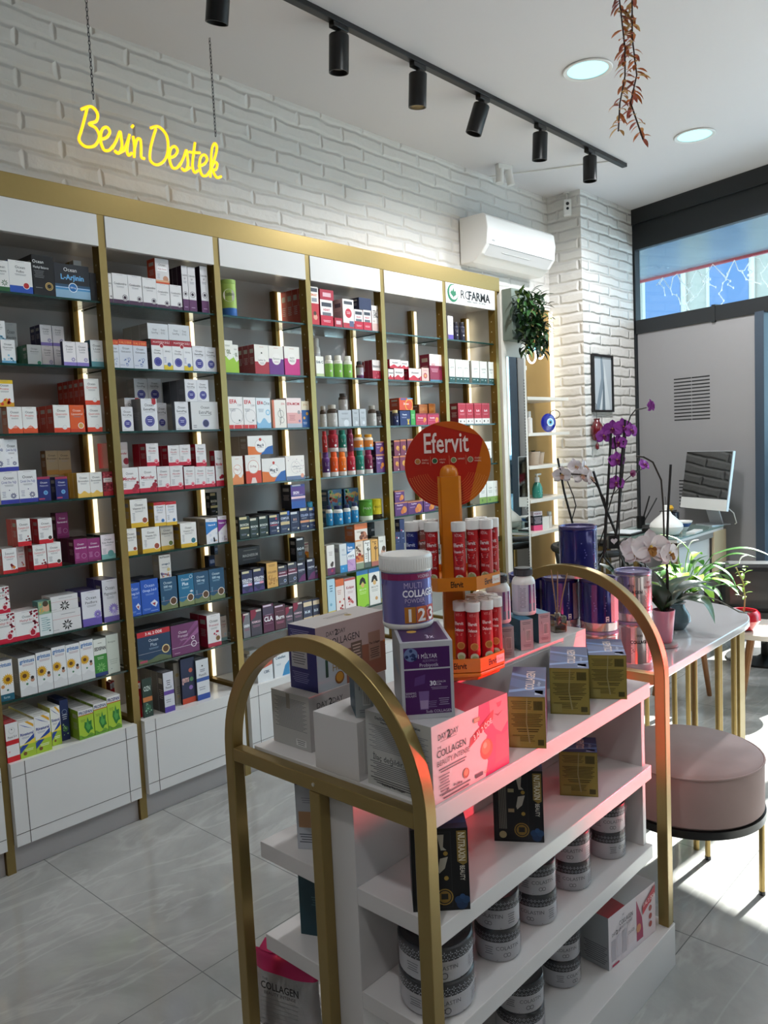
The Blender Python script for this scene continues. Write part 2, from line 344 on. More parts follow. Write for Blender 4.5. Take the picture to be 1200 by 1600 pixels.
# ---------------------------------------------------------------- wall shelving
POSTX = [1.072+0.5392*i for i in range(7)]           # left faces of the seven gold posts
POSTX[0] -= 0.0; PW = 0.031; YF = 2.92; YB = 3.17
LEV = [2.108, 1.853, 1.600, 1.346, 1.094, 0.842, 0.633]
CABT = 0.413
POSTX = [0.53]+POSTX
sh = thing('shelving_unit', 'tall gold framed shelving along the brick wall with lit posts and glass shelves', 'shelving', (0.53, 3.0, 0))
OX, OY = 0.53, 3.0
b = MB(); b.box(-0.02, 3.19-OY, 0.40, 4.368-OX, 3.215-OY, 2.50, mat('shelf_back', '#b5adaa', 0.45, noise=0.03, nscale=5)); b.build('back_panel', sh)
b = MB(); b.box(-0.02, YF-0.002-OY, 2.437, 4.368-OX, 3.215-OY, 2.525, GOLD); b.build('top_rail', sh, bevel=0.002)
b = MB(); b.box(-0.02, YF+0.02-OY, 2.336, 4.34-OX, 3.19-OY, 2.346, GREYP); b.build('soffit', sh)
HOLE = mat('peg_hole', '#c9b98a', 0.4, 0.3)
for i, x in enumerate(POSTX):
    b = MB(); x -= OX
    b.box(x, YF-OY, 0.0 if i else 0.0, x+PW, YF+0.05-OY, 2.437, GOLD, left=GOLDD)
    z = 0.52
    while z < 2.28:
        for t in range(6): pass
        c = [(x-0.0006, YF+0.028-OY+0.0042*math.cos(a), z+0.0042*math.sin(a)) for a in [2*PI*q/8 for q in range(8)]]
        b.face(c[::-1], HOLE); z += 0.064
    b.box(x+0.003, YF+0.05-OY, 0.395, x+PW-0.003, YB-OY, CABT+0.012, GOLDD)
    b.build('post', sh)
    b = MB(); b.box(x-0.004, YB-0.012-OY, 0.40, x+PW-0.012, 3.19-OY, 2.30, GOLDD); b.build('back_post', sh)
    b = MB(); b.box(x+PW-0.012, YB-0.02-OY, 0.43, x+PW+0.004, YB+0.004-OY, 2.295, LEDM); o = b.build('led_strip', sh); o['label'] = 'glowing warm white light strip'
for i in range(7):
    x0 = POSTX[i]+PW-OX; x1 = POSTX[i+1]-OX
    b = MB(); b.box(x0+0.001, YF-0.004-OY, 2.316, x1-0.001, YF+0.016-OY, 2.435, WHITE)
    if i == 6:
        G1 = ink('#1c6b4a'); K = ink('#16181a'); yy = YF-0.005-OY; w = x1-x0
        f = flat_fn((x0, yy, 2.316), (1, 0, 0), (0, 0, 1)); h = 0.119
        b.art([('c', 0.135, 0.52, 0.105, '1c6b4a'), ('c', 0.15, 0.56, 0.085, 'dcdad8'), ('p', [(0.085, 0.50), (0.105, 0.66), (0.125, 0.60), (0.148, 0.80), (0.165, 0.60), (0.19, 0.66), (0.20, 0.46), (0.15, 0.34), (0.148, 0.24), (0.135, 0.34)], '1c6b4a'),
               ('t', 'RC', 0.375, 0.54, 0.42, '16181a', 0.19), ('T', 'FARMA', 0.67, 0.54, 0.42, '16181a', 0.50), ('t', 'Since 1932', 0.84, 0.83, 0.07, '4a5a52', 0.14), ('t', '- Sağlıklı Yaşamın Yeni Şifrejii -', 0.60, 0.24, 0.10, '33463d', 0.62)], w, h, f)
    o = b.build('fascia', sh)
    for z in LEV:
        b = MB(); b.box(x0-0.002, YF+0.015-OY, z-0.008, x1+0.002, 3.185-OY, z, SHELFGLASS, front=EDGE, left=EDGE, right=EDGE); b.build('glass_shelf', sh)
cabord = ['partly cut off', 'first whole', 'second', 'third', 'fourth', 'fifth', 'sixth']
for i in range(7):
    x0 = POSTX[i]+PW; x1 = POSTX[i+1]; w = x1-x0-0.004
    t = thing('base_cabinet', 'white base cabinet with dark inlay lines under the %s shelving bay' % ['cut off leftmost', 'first', 'second', 'third', 'fourth', 'fifth', 'sixth'][i], 'cabinet', (x0+0.002, 2.90, 0), group='base cabinets under the shelving')
    b = MB(); b.box(0.004, 0.024, 0.10, w-0.004, 0.285, CABT, WHITE); b.build('body', t, bevel=0.0015)
    b = MB(); b.box(0, -0.004, 0.103, w, 0.0235, CABT+0.0005, WHITE)
    ln = mat('inlay_line', '#4d4640', 0.5)
    for zz in (0.103+0.045, CABT-0.05): b.box(0.001, -0.0046, zz-0.0011, w-0.001, -0.004, zz+0.0011, ln)
    for xx in (0.05, w-0.05): b.box(xx-0.0011, -0.0047, 0.104, xx+0.0011, -0.004, CABT-0.001, ln)
    b.build('door', t)
    b = MB(); b.box(0.0, 0.035, 0.0, w, 0.28, 0.099, GREYP); b.build('plinth', t)

# ---------------------------------------------------------------- packaging designs
def oc(title, bg='e9e8e6', band=None, tc='2a2a30', t2=None, bh=0.15, ex=(), brand='Ocean', lines=2):
    o = []
    if band: o.append(('r', 0, 0, 1, bh, band))
    o += list(ex)
    o += [('t', brand, 0.5, 0.80, 0.085, tc, 0.6), ('t', title, 0.5, 0.67, 0.075, t2 or tc, 0.8), ('l', 0.5, 0.575, 0.5, lines, '8b8b90', 0.03), ('l', 0.5, 0.955, 0.4, 1, '8b8b90', 0.02)]
    return o
def seal(u, v, r, c, rim='f2f0ea'): return [('c', u, v, r, rim), ('c', u, v, r*0.82, c)]
def bars(title, bg, stripe='d9c9a0', tc='f0f0f0', acc=None, v=0.55):
    o = [('r', 0.04, 0.86, 0.75, 0.97, stripe)]
    if acc: o += [('r', 0, 0.33, 1, 0.43, acc)]
    o += [('T', title, 0.5, v, 0.10, tc, 0.84), ('l', 0.45, v-0.12, 0.6, 2, 'a0a4b4', 0.035), ('c', 0.82, 0.14, 0.08, 'e2d8b8'), ('l', 0.4, 0.2, 0.5, 2, '8f94a6', 0.04)]
    return o
DS = {
# key: (front colour, side colour, top colour, look in words, printing)
'leafw': ('e9e8e6', '2f6b3c', None, 'white box with green bottom edge', oc('Elements', band='2f6b3c', ex=[('f', .7, .28, .22, 8, '3f6b45')])),
'folbo': ('e9e8e6', '2d4f9c', None, 'white box with blue base and red seal', oc('Folbo', band='2b55b4', bh=.22, ex=seal(.72, .24, .15, 'b5262a'))),
'methyl': ('17171a', '0f0f11', None, 'black box with gold ring seal', [('t', 'Ocean', .28, .84, .08, 'f0f0f0', .5), ('t', 'Methyl Balance', .4, .70, .06, 'e8e8e8', .7), ('l', .3, .6, .45, 5, '77777c', .04), ('o', .72, .24, .18, .03, 'd8b870'), ('o', .72, .24, .12, .02, 'd8b870'), ('l', .25, .18, .3, 1, '8a8a8a')]),
'larj': ('26282f', '1b1c20', None, 'wide black and blue box with glowing ring', [('r', 0, 0, 1, .30, '8fb4cf'), ('r', 0, .24, 1, .34, '4c90c4'), ('r', 0, .33, 1, .40, '2f4f6c'), ('t', 'Ocean', .45, .84, .11, 'eeeeee', .4), ('T', 'L-Arjinin', .5, .62, .15, '6fb2e4', .66), ('l', .5, .30, .98, 1, 'ffffff', .03), ('c', .5, .32, .13, 'e8f2fa'), ('c', .5, .32, .11, '2870b4'), ('t', '1500 mg', .5, .32, .05, 'ffffff', .16)]),
'darkb': ('1c1b20', '131316', None, 'dark narrow box', []),
'querc': ('e6e6e6', '22506e', None, 'white box with light blue bubbles', oc('Quercetin', ex=[('r', 0, 0, 1, .1, '67a8cc'), ('d', .1, .08, .9, .35, 9, .07, '7fc0dc')])),
'oceang': ('a9aaa8', '1d5a41', '2a6a4c', 'grey fronted box with green sides', oc('Alveritrin', ex=[('c', .8, .12, .14, '2e6b50')])),
'htp': ('e9e4e6', '23214a', None, 'white box with violet base and dark sides', oc('5-HTP', band='8d7cc4', ex=[('f', .76, .26, .2, 8, '5e4a9e')])),
'lliz': ('e6e8e8', '3f6f80', None, 'white box with teal molecule base', oc('L-Lizin', band='5f98a0', bh=.2, ex=[('d', .4, .2, .9, .34, 5, .05, 'cfe4e4')])),
'proz': ('ecebe8', '9c4a34', None, 'white box with scribbled orange base', oc('Prozinc', band='dc4a2a', t2='d33a2a', ex=[('w', .16, .30, 'e2582f'), ('l', .4, .26, .5, 2, 'f0e8e0', .05)])),
'prozy': ('ecebe8', '9c4a34', None, 'white box with yellow top band', oc('Prozinc', band='dc6a2a', t2='d33a2a', ex=[('r', 0, .86, 1, 1, 'e6c02c'), ('w', .14, .32, 'd9a02e'), ('d', .1, .1, .9, .3, 6, .08, 'd8432a')])),
'quero': ('ebeae6', 'a5301f', 'c33e24', 'white box with orange-red wavy base', oc('Quercetin', band='dd4527', t2='d33a2a', bh=.17, ex=[('c', .66, .20, .16, 'ebeae6'), ('o', .66, .20, .12, .02, 'c9c9c9')])),
'orang': ('dd5a24', 'b0381e', 'c8441f', 'all orange box with cream seal', oc('Liposomal', band='d2401f', tc='fbe8d8', bh=.12, ex=seal(.72, .24, .2, 'd8a050'))),
'corek': ('e9e9ea', 'd6d6dc', None, 'white box with indigo base and blue flower', oc('Çörek Otu Yağı', band='3b3f9e', bh=.13, t2='3a4a9a', ex=[('c', .7, .24, .2, 'e9e9ea'), ('f', .7, .24, .19, 10, '33356e'), ('l', .2, .36, .2, 4, '8a8aa0', .05), ('c', .5, .42, .03, '26266a')])),
'navyd': ('23296e', '1a1f50', None, 'navy blue box with pale blue dot', [('r', 0, .9, 1, 1, '9e3050'), ('t', 'Ocean', .5, .76, .08, 'e8e8f0', .55), ('t', 'Melatonin', .5, .63, .06, 'd8d8ec', .7), ('c', .6, .34, .17, '7fb4dc'), ('c', .6, .34, .11, '4f8ac4'), ('r', .05, .06, .5, .12, 'b04a6c')]),
'brom': ('ebe9e4', 'c99a3a', None, 'white box with yellow base and gold sides', oc('Bromelain', band='e3ac38', bh=.14, ex=[('w', .16, .27, 'e8bd58')])),
'bromd': ('a58c6a', '6c4420', None, 'brownish box with amber base', oc('Bromelain', band='b07a30', bh=.2)),
'rhod': ('8e2430', '7a1c28', None, 'dark red box with leaf pattern', [('d', .05, .2, .95, .95, 26, .09, 'c4505a'), ('d', .05, .2, .95, .95, 20, .07, '5c1018'), ('r', .06, .56, .94, .74, 'ede6e2'), ('t', 'Ocean', .5, .68, .07, '2a2a2a', .5), ('t', 'Capillarus', .5, .60, .05, 'c03030', .7), ('r', 0, 0, 1, .18, 'b5202e')]),
'imun': ('ecebea', 'b8262e', 'c9c9c9', 'white box with red base and dotted orange ball', oc('Complex', brand='İmunol', band='c92a30', t2='c92a30', bh=.14, ex=[('d', .55, .1, .95, .34, 12, .06, 'b03038'), ('c', .75, .22, .10, 'd8843a')])),
'coen': ('eae9e7', 'b3202a', 'd6d4d2', 'white box with red sides and dark seal', oc('Coenzyme Q10', band='cf2430', t2='c92a30', bh=.17, ex=seal(.8, .22, .16, '4a4038', 'eae9e7')+[('l', .22, .42, .25, 5, '7a7a80', .045)])),
'coenb': ('eae9e7', 'b3202a', 'd6d4d2', 'white box with red sides and red berries', oc('Coenzyme Q10', band='cf2430', t2='c92a30', bh=.17, ex=[('d', .6, .16, .96, .36, 9, .06, '8a2a30'), ('l', .22, .42, .25, 5, '7a7a80', .045)])),
'resv': ('8e2a6c', '42142e', '2e1420', 'magenta box with white lettering', [('t', 'Ocean', .5, .78, .08, 'f0e4ee', .5), ('T', 'Resveratrol', .5, .63, .07, 'f0e4ee', .8), ('o', .7, .28, .18, .02, 'd8a8cc'), ('l', .22, .40, .28, 5, 'c88ab4', .05), ('r', 0, 0, 1, .10, '7a205c')]),
'kids': ('eadfe4', '2b3a34', '1f3a30', 'pale pink box with teal base', oc('Kids Medical', band='7cb4ae', bh=.2, ex=[('c', .66, .22, .22, '5f9c98'), ('l', .22, .42, .25, 5, '9a9aa0', .045)])),
'b12': ('ecebea', 'c9203a', 'd0cccc', 'white box with scattered red dots', oc('Methyl B12', band='c81e3c', t2='c22840', bh=.16, ex=[('d', .66, .3, .97, .97, 22, .045, 'a4203a'), ('o', .72, .22, .17, .03, 'f2c8cc'), ('c', .72, .22, .11, 'b01c34')])),
'child': ('dde4e4', '3a7a78', '5a8c88', 'tall box with round teal picture panel', [('r', 0, .62, 1, 1, '8fb08c'), ('c', .62, .80, .30, 'd8a888'), ('c', .56, .92, .22, '4a3c2c'), ('d', .1, .66, .35, .95, 8, .06, 'e0b050'), ('r', .84, .66, 1, .98, '2f5a30'), ('l', .4, .5, .5, 7, '8ab0b0', .06), ('l', .7, .42, .25, 4, '7aa0a0', .08), ('c', .76, .12, .07, '50605c')]),
'lyingw': ('dedcdc', 'c8c6c6', 'a9a7a6', 'lying white box with dark star flower', [('l', .5, .62, .98, 1, 'c45a60', .04), ('f', .50, .30, .20, 9, '2b2b2b'), ('l', .55, .82, .5, 1, '7a7a80', .06), ('l', .1, .12, .2, 1, '8a8a90', .05)]),
'pasi': ('dedde4', '473c78', '3d3466', 'lavender white box with purple sides and flower', oc('Pasiflora', band='6c5aae', bh=.22, ex=[('f', .8, .3, .24, 14, '8f7cc8'), ('f', .8, .3, .12, 9, '4a3a8c')])),
'viol': ('d6d4da', '43386e', '52467c', 'tall grey-white box with violet flower', oc('Magnezyum', band='6a58a4', bh=.13, ex=[('f', .66, .30, .36, 14, '8f7cc4'), ('f', .72, .20, .24, 10, 'b8a8dc')])),
'grin': ('e8e8e8', '6f7072', '77787a', 'white box with yellow daisy and orange base', [('r', 0, 0, 1, .17, 'e0782c'), ('t', 'forte', .5, .09, .06, 'ffe8d0', .4), ('T', 'grintuss', .5, .90, .10, '2f6fb0', .86), ('l', .55, .80, .7, 2, 'b08890', .03), ('f', .3, .52, .38, 16, 'e6b02c'), ('c', .3, .52, .13, '6a4420'), ('c', .75, .38, .12, 'c09078'), ('c', .75, .44, .10, '3a2c24'), ('w', .17, .24, 'dcdcdc'), ('c', .42, .30, .07, '5a8c6a')]),
'grint': ('e8e8e8', '5f6668', '77787a', 'white box with large daisy and teal base', [('r', 0, 0, 1, .17, '1f5f74'), ('t', 'forte', .5, .09, .06, 'd8ecf0', .4), ('T', 'grintuss', .5, .90, .10, '2f6fb0', .86), ('f', .66, .52, .42, 16, 'e6b02c'), ('c', .66, .52, .14, '6a4420'), ('c', .3, .36, .12, 'c88a50'), ('c', .6, .26, .07, '2f6f60')]),
'sedi': ('e2e4dc', '6f8a60', '8a8e88', 'white and green box with aloe leaves', [('r', 0, 0, 1, .58, '3f8a3a'), ('r', 0, 0, 1, .10, '2c3f78'), ('T', 'SEDISPAN', .5, .74, .09, '26262c', .9), ('f', .5, .24, .38, 9, '7cb86a'), ('l', .5, .50, .5, 2, 'cfe4c4', .04), ('l', .5, .88, .3, 1, '606060')]),
'palegr': ('c9cec2', '9a9e98', 'a8aaa8', 'tall pale grey-green box', [('t', 'Bronşigreat', .45, .82, .05, '56605a', .6), ('l', .5, .34, .7, 3, 'aab2a6', .05), ('c', .3, .12, .04, '808a80')]),
'phen': ('e6e4e2', 'b81f24', 'a82026', 'white box with red stripes', [('r', 0, .44, 1, .56, 'c8242c'), ('r', 0, 0, 1, .14, 'd0262c'), ('o', .5, .80, .24, .015, '8a8a8a'), ('c', .5, .83, .05, '202020'), ('t', 'Phenol X-4', .5, .64, .06, '2a2a2a', .7), ('c', .2, .27, .08, 'e2b8bc')]),
'rina': ('e8e6e4', 'c8c87a', 'd6d6d2', 'white box with blue swoosh and yellow-green base', [('r', 0, 0, 1, .36, 'a8c43a'), ('p', [(0, .30), (0, .14), (.95, .5), (.95, .62)], '28479c'), ('p', [(0, .36), (1, .36), (1, .5), (.6, .42)], 'e8d44a'), ('p', [(.05, 1), (.4, 1), (.95, .80), (.95, .88), (.6, 1)], 'e2a82e'), ('p', [(0, .98), (.9, .76), (.4, .86)], '28479c'), ('T', 'Rinatural', .5, .66, .075, '3c4a90', .84), ('l', .4, .57, .5, 2, '8a90b0', .03), ('c', .3, .12, .12, '7a5430'), ('l', .55, .22, .6, 2, 'f0f4d0', .04)]),
'navyg': ('23305c', '1b244a', '1f2a50', 'navy box with green plant picture', [('o', .5, .70, .3, .03, 'b8c4d8'), ('l', .5, .62, .6, 3, 'c8d0e0', .05), ('c', .5, .28, .34, '4a7a48'), ('d', .2, .14, .8, .4, 12, .07, '9cc48c')]),
'pros': ('a9c83c', '7f9c2a', 'c4c2c0', 'lime green box with ivy leaf', [('r', 0, .83, 1, 1, 'e4e2e0'), ('r', 0, .80, 1, .825, 'c23a34'), ('T', 'PROSPAN', .5, .90, .10, '23306e', .88), ('p', [(.34, .40), (.40, .58), (.52, .54), (.60, .72), (.68, .56), (.86, .58), (.84, .40), (.92, .26), (.74, .24), (.6, .14), (.48, .22)], '2f7a34'), ('p', [(.45, .40), (.60, .62), (.66, .46), (.78, .44), (.72, .30), (.58, .26)], '54a04c'), ('w', .06, .16, '6a9c30'), ('l', .3, .66, .35, 3, '6f8a2c', .03), ('l', .5, .06, .7, 1, '3c5a20', .04)]),
'redp': ('b41c24', '9a161e', 'a81a22', 'plain red box with white emblem', [('r', .06, .80, .94, .96, 'd4cccc'), ('c', .5, .88, .14, 'a02028'), ('l', .5, .5, .1, 1, 'e0b0b0', .3)]),
# second bay
'cosa': ('e2e0e0', 'b9b7b8', 'cfcdcd', 'white box with plum base and ring seal', oc('Cosakondrin', brand='', band='4a2a48', bh=.14, ex=[('c', .76, .22, .2, 'e2e0e0'), ('o', .76, .22, .17, .03, '3a2a3c'), ('c', .76, .22, .10, '3a2a3c')])),
'baby': ('d8d4d4', 'b0371c', 'c4c0c0', 'white and orange box with small baby picture', [('r', 0, 0, 1, .07, 'd2552a'), ('c', .72, .20, .2, 'c08a6c'), ('r', 0, .07, 1, .14, 'd8a884'), ('t', 'Ocean', .5, .76, .09, '26262c', .5), ('r', .15, .50, .85, .68, 'f2f0f0'), ('t', 'Multi Damla', .5, .59, .06, 'b03030', .6), ('l', .2, .36, .2, 4, '9aa4b0', .05)]),
'plumt': ('d9d6d8', '2a1a2e', '8a868a', 'tall white and plum box with ring seal', [('r', 0, 0, 1, .26, '5a2858'), ('c', .5, .38, .40, 'd9d6d8'), ('o', .5, .38, .34, .05, '302430'), ('c', .5, .38, .18, '302430'), ('t', 'Cosakondrin', .5, .80, .045, '26262c', .86), ('t', 'SF', .5, .72, .04, '26262c', .3), ('l', .5, .65, .6, 2, '8a8a90', .03), ('l', .5, .08, .5, 1, 'c8a8c8', .03)]),
'iki': ('ccd0da', '5a6068', '8a8e94', 'silver-blue box with orange offer band', [('r', 0, .82, 1, 1, 'c84828'), ('t', '3 AL 2 ÖDE', .5, .90, .07, 'f0b060', .84), ('t', 'Ocean', .5, .70, .08, '30343c', .5), ('t', 'Glukozamin', .5, .58, .06, '30343c', .7), ('o', .7, .32, .10, .03, '5a70a8'), ('o', .55, .12, .09, .03, '5a70a8'), ('d', .3, .12, .9, .4, 7, .04, '5a70a8'), ('l', .2, .10, .3, 1, '5a60a0')]),
'muht': ('e2e2e4', '5c6064', 'b8babc', 'white twin box with dark red offer band', [('r', 0, .80, 1, 1, '9e1c2c'), ('t', 'MUHTEŞEM İKİLİ', .5, .91, .06, 'f0d8d8', .8), ('o', .5, .80, .1, .02, 'e8c0c0'), ('c', .5, .80, .08, '9e1c2c'), ('t', 'Ocean', .28, .64, .06, '30343c', .34), ('t', 'ExtraMag', .28, .55, .05, '30343c', .4), ('c', .28, .26, .19, '3c3a8c'), ('o', .28, .26, .15, .015, '8a88c4'), ('r', .56, 0, 1, .16, 'd9c02c'), ('t', 'D3 K2', .78, .62, .05, '30343c', .3), ('c', .82, .18, .09, '4a6a9c'), ('l', .64, .4, .1, 4, '8a8ac0', .05), ('r', .545, 0, .552, .8, '8a8c90')]),
'emag': ('dcdce0', '6a6d74', 'bfc1c4', 'white box with indigo round badge', oc('ExtraMag', lines=1, ex=[('c', .5, .30, .31, '3a3884'), ('o', .5, .30, .25, .02, '8a88c4'), ('l', .5, .33, .3, 2, 'd0d0ec', .06), ('l', .2, .05, .3, 1, '8a8a90')])),
'emagr': ('dcdce0', '6a6d74', 'bfc1c4', 'white box with badge and red ribbon tab', oc('ExtraMag', lines=1, ex=[('c', .5, .30, .30, '3a3884'), ('o', .5, .30, .24, .02, '8a88c4'), ('l', .5, .33, .3, 2, 'd0d0ec', .06), ('p', [(.68, 1), (.94, 1), (.94, .84), (.81, .80), (.68, .84)], 'a8202c')])),
'emagw': ('d6d6d6', '7e8084', 'bfc1c4', 'wide white box with small indigo badge', [('t', 'Ocean', .52, .80, .10, '2a2a30', .34), ('t', 'ExtraMag', .52, .62, .12, '2a2a30', .46), ('l', .52, .50, .36, 1, '6a6a70', .04), ('o', .52, .22, .13, .03, 'a8a6cc'), ('c', .52, .22, .11, '3a3a60'), ('l', .12, .14, .12, 2, '6a6a70', .06)]),
'emagt': ('cfd2d6', '74777c', 'cfd2d6', 'white multipack box', [('t', 'Ocean', .34, .62, .14, '50545c', .2), ('t', 'Ocean', .74, .62, .14, '50545c', .2), ('t', 'ExtraMag', .34, .42, .13, '50545c', .3), ('t', 'D3 K2', .74, .42, .13, '50545c', .2), ('r', .55, .3, .555, .72, '8a8c90')]),
'micw': ('e6e4e4', 'a21a30', 'd2cfcf', 'wide white box with red scalloped corner', [('r', 0, 0, 1, .17, 'c41e3c'), ('t', 'Ocean', .5, .78, .09, '2a2a30', .4), ('T', 'Microfer', .5, .58, .12, 'b8203a', .76), ('c', .86, .26, .15, '9a1a30'), ('c', .72, .14, .13, 'a81c34'), ('c', .92, .42, .07, '8a162a'), ('l', .2, .38, .18, 3, '8a8a90', .06), ('d', .1, .6, .9, .97, 14, .012, 'd8a0ac'), ('l', .5, .47, .6, 1, '8a8a90', .03)]),
'mic': ('e0dddd', '9c182c', 'cac6c6', 'white box with red base and small seal', oc('Microfer', band='c41e3c', t2='c03048', bh=.17, ex=[('c', .76, .2, .17, 'd84860'), ('o', .76, .2, .13, .03, 'f0d0d4'), ('l', .22, .42, .25, 5, '8a8a90', .045)])),
'mict': ('e0dddd', '9c182c', 'cac6c6', 'tall white box with red bow at bottom', [('r', 0, 0, 1, .16, 'c41e3c'), ('t', 'Ocean', .5, .78, .06, '2a2a30', .5), ('T', 'Microfer', .5, .62, .08, 'b8203a', .84), ('c', .82, .27, .22, '9a1a30'), ('c', .58, .24, .16, 'a81c34'), ('l', .5, .53, .5, 2, '8a8a90', .03), ('d', .1, .3, .9, .97, 24, .016, 'd8a0ac')]),
'micd': ('dccfd0', '9c182c', 'b01c30', 'white and red box behind a post', [('r', .05, .1, .95, .70, 'ece6e6'), ('c', .8, .25, .3, '9a1a30'), ('T', 'Microfer', .5, .56, .08, 'b8203a', .8)]),
'vitd': ('e6e4e0', 'a8862a', 'c9b878', 'white box with yellow base and fruit dot', oc('Vitamin D3', band='d9b02e', bh=.17, ex=[('c', .8, .24, .17, 'f0ece0'), ('c', .8, .24, .14, '9c4a34'), ('l', .18, .5, .14, 6, '8a8a90', .05)])),
'vitg': ('cfcac0', 'a8862a', 'b8a878', 'greyish white box with yellow base and green dot', oc('Vitamin D3', band='c9a02e', bh=.17, ex=[('c', .76, .26, .2, 'e0dcd0'), ('c', .76, .26, .16, '5a6a2c')])),
'vitb': ('e6e4e0', 'a8862a', 'd6d4d0', 'white box with yellow base and teal dot', oc('Vitamin D3', band='d9b02e', bh=.16, ex=[('c', .78, .26, .17, 'f0ece0'), ('c', .78, .26, .14, '2f6f80'), ('l', .16, .5, .14, 6, '8a8a90', .05)])),
'vitr': ('e6e4e6', 'a8862a', 'b02430', 'white box with red top band', oc('D3 K2', band='d9b02e', bh=.14, t2='2f6fa0', ex=[('r', 0, .88, 1, 1, 'c02430'), ('c', .72, .22, .16, 'c8d4e4'), ('c', .72, .22, .13, '3a6ea8'), ('l', .2, .42, .25, 5, '8a8a90', .045)])),
'vblue': ('e2e2e6', '8a857c', 'd8d6d4', 'white box with blue curved panel', [('p', [(0, .88), (1, .84), (1, .62), (.5, .52), (0, .36)], '2f7cc0'), ('T', 'Vitamin B', .5, .74, .06, 'f0f4fa', .84), ('t', 'Nutraxin', .5, .93, .04, '50545c', .5), ('d', .2, .05, .95, .4, 10, .09, 'cfd4e0'), ('c', .85, .1, .06, 'd89a60')]),
'vpurp': ('e4e0e6', '8a857c', 'd8d6d4', 'white box with purple curved panel', [('p', [(0, .88), (1, .84), (1, .70), (.5, .56), (0, .40)], '8a2f94'), ('T', 'Vitamin C', .5, .74, .06, 'f4eaf6', .84), ('t', 'Nutraxin', .5, .93, .04, '50545c', .5), ('d', .2, .05, .95, .4, 10, .09, 'd8d0e0'), ('c', .85, .1, .05, 'c06a50')]),
'biox': ('1c221f', '131512', '24221c', 'black and gold hair-care box', bars('BIOXCIN', '1c221f', 'd2c694', 'e4e0c8', 'cfc08a', .62)),
'omeb': ('2457b8', '14306c', '141a2c', 'bright blue box with fish emblem', [('t', 'Ocean', .5, .82, .09, 'c8d8f4', .6), ('T', 'Omega 3-6-9', .5, .68, .07, 'b4c8f0', .8), ('l', .5, .57, .5, 2, '8aa8e0', .03), ('p', [(.5, .30), (.75, .38), (.92, .28), (.8, .16), (.62, .22)], 'd8dce8'), ('p', [(.6, .28), (.8, .30), (.75, .2)], 'a02838'), ('l', .3, .14, .4, 2, '8aa8e0', .03), ('l', .7, .06, .4, 1, '9ab4e8', .04)]),
'omet': ('1f4f70', '10181e', '14181c', 'teal-blue box with capsule seal and gold base', [('r', 0, 0, 1, .12, '8c8c50'), ('w', .14, .22, '6f7a50'), ('t', 'Ocean', .45, .84, .08, 'cfe0ea', .5), ('T', '500 mg', .45, .72, .07, 'b8d0e0', .6), ('l', .45, .63, .5, 2, '8ab0c8', .03), ('l', .5, .28, .98, 1, 'd08a8a', .02), ('c', .74, .24, .22, 'e6dcd0'), ('c', .74, .24, .18, '5a3a20'), ('l', .15, .40, .1, 4, '8ab0c8', .04)]),
'omel': ('1f6f96', '10181e', '14181c', 'light teal box with capsule seal and fish', [('r', 0, 0, 1, .12, '9a9a5c'), ('w', .14, .22, '7f8a5c'), ('t', 'Ocean', .45, .84, .08, 'dcecf4', .5), ('T', 'Plus', .45, .70, .10, 'cfe4f0', .4), ('o', .84, .90, .1, .02, 'e4f0f4'), ('l', .45, .58, .5, 2, '9ac4d8', .03), ('l', .5, .28, .98, 1, 'd8c0b0', .02), ('c', .74, .24, .22, 'ece2d6'), ('c', .74, .24, .18, '5a3a20'), ('p', [(.7, .44), (.85, .48), (.95, .42), (.8, .40)], 'cfdce4')]),
'ome3': ('d2d0cc', '7a7670', '8c8884', 'small white omega box lying across the row', [('T', 'NUTRAXIN', .5, .90, .07, '26262a', .84), ('T', 'omega-3', .55, .60, .08, '30506c', .8), ('l', .5, .46, .6, 2, '8a8a90', .03), ('c', .78, .34, .14, 'c9b478'), ('d', .1, .06, .9, .2, 12, .07, '8a7aa0'), ('d', .1, .06, .9, .2, 6, .06, 'c87a50')]),
'krea': ('1d2438', '0f1016', '14151c', 'black and blue lying box', [('r', .04, .3, .96, .75, '203a6c'), ('T', 'KREATIN', .55, .55, .24, 'c8d4ec', .7), ('l', .5, .2, .6, 1, '8a94b0', .08)]),
'aloff': ('1d3c5c', '10161e', '141a22', 'wide blue box with red offer band', [('r', 0, .84, 1, 1, 'c02030'), ('T', '3 AL 2 ÖDE', .5, .92, .08, 'f4e4e4', .6), ('r', 0, 0, 1, .10, '7a8050'), ('w', .10, .20, '5c6a4c'), ('t', 'Ocean', .48, .70, .09, 'd0dce8', .3), ('t', 'Plus', .48, .56, .10, 'c0d0e0', .2), ('l', .48, .45, .3, 2, '8aa4bc', .03), ('l', .5, .32, .98, 1, 'd8d8dc', .015), ('c', .84, .34, .12, 'dcc890'), ('c', .84, .34, .09, '5a3a20'), ('r', .04, .05, .26, .12, 'b04a60')]),
'pren': ('6f3564', '1a1218', '141014', 'wide plum box with white loop line', [('p', [(.3, .25), (1, .62), (1, .80)], '9a5a8c'), ('p', [(.2, .3), (1, .9), (1, 1), (.9, 1)], '84467a'), ('t', 'Ocean', .42, .74, .09, 'ead8e4', .3), ('t', 'Prenatal', .42, .62, .09, 'e0c8d8', .34), ('l', .45, .5, .3, 2, 'b890ac', .03), ('l', .5, .26, .98, 1, 'f0e4ec', .025), ('o', .80, .28, .10, .022, 'f0e4ec'), ('o', .78, .48, .06, .018, 'f0e4ec'), ('l', .18, .08, .2, 1, 'c8a4bc', .05)]),
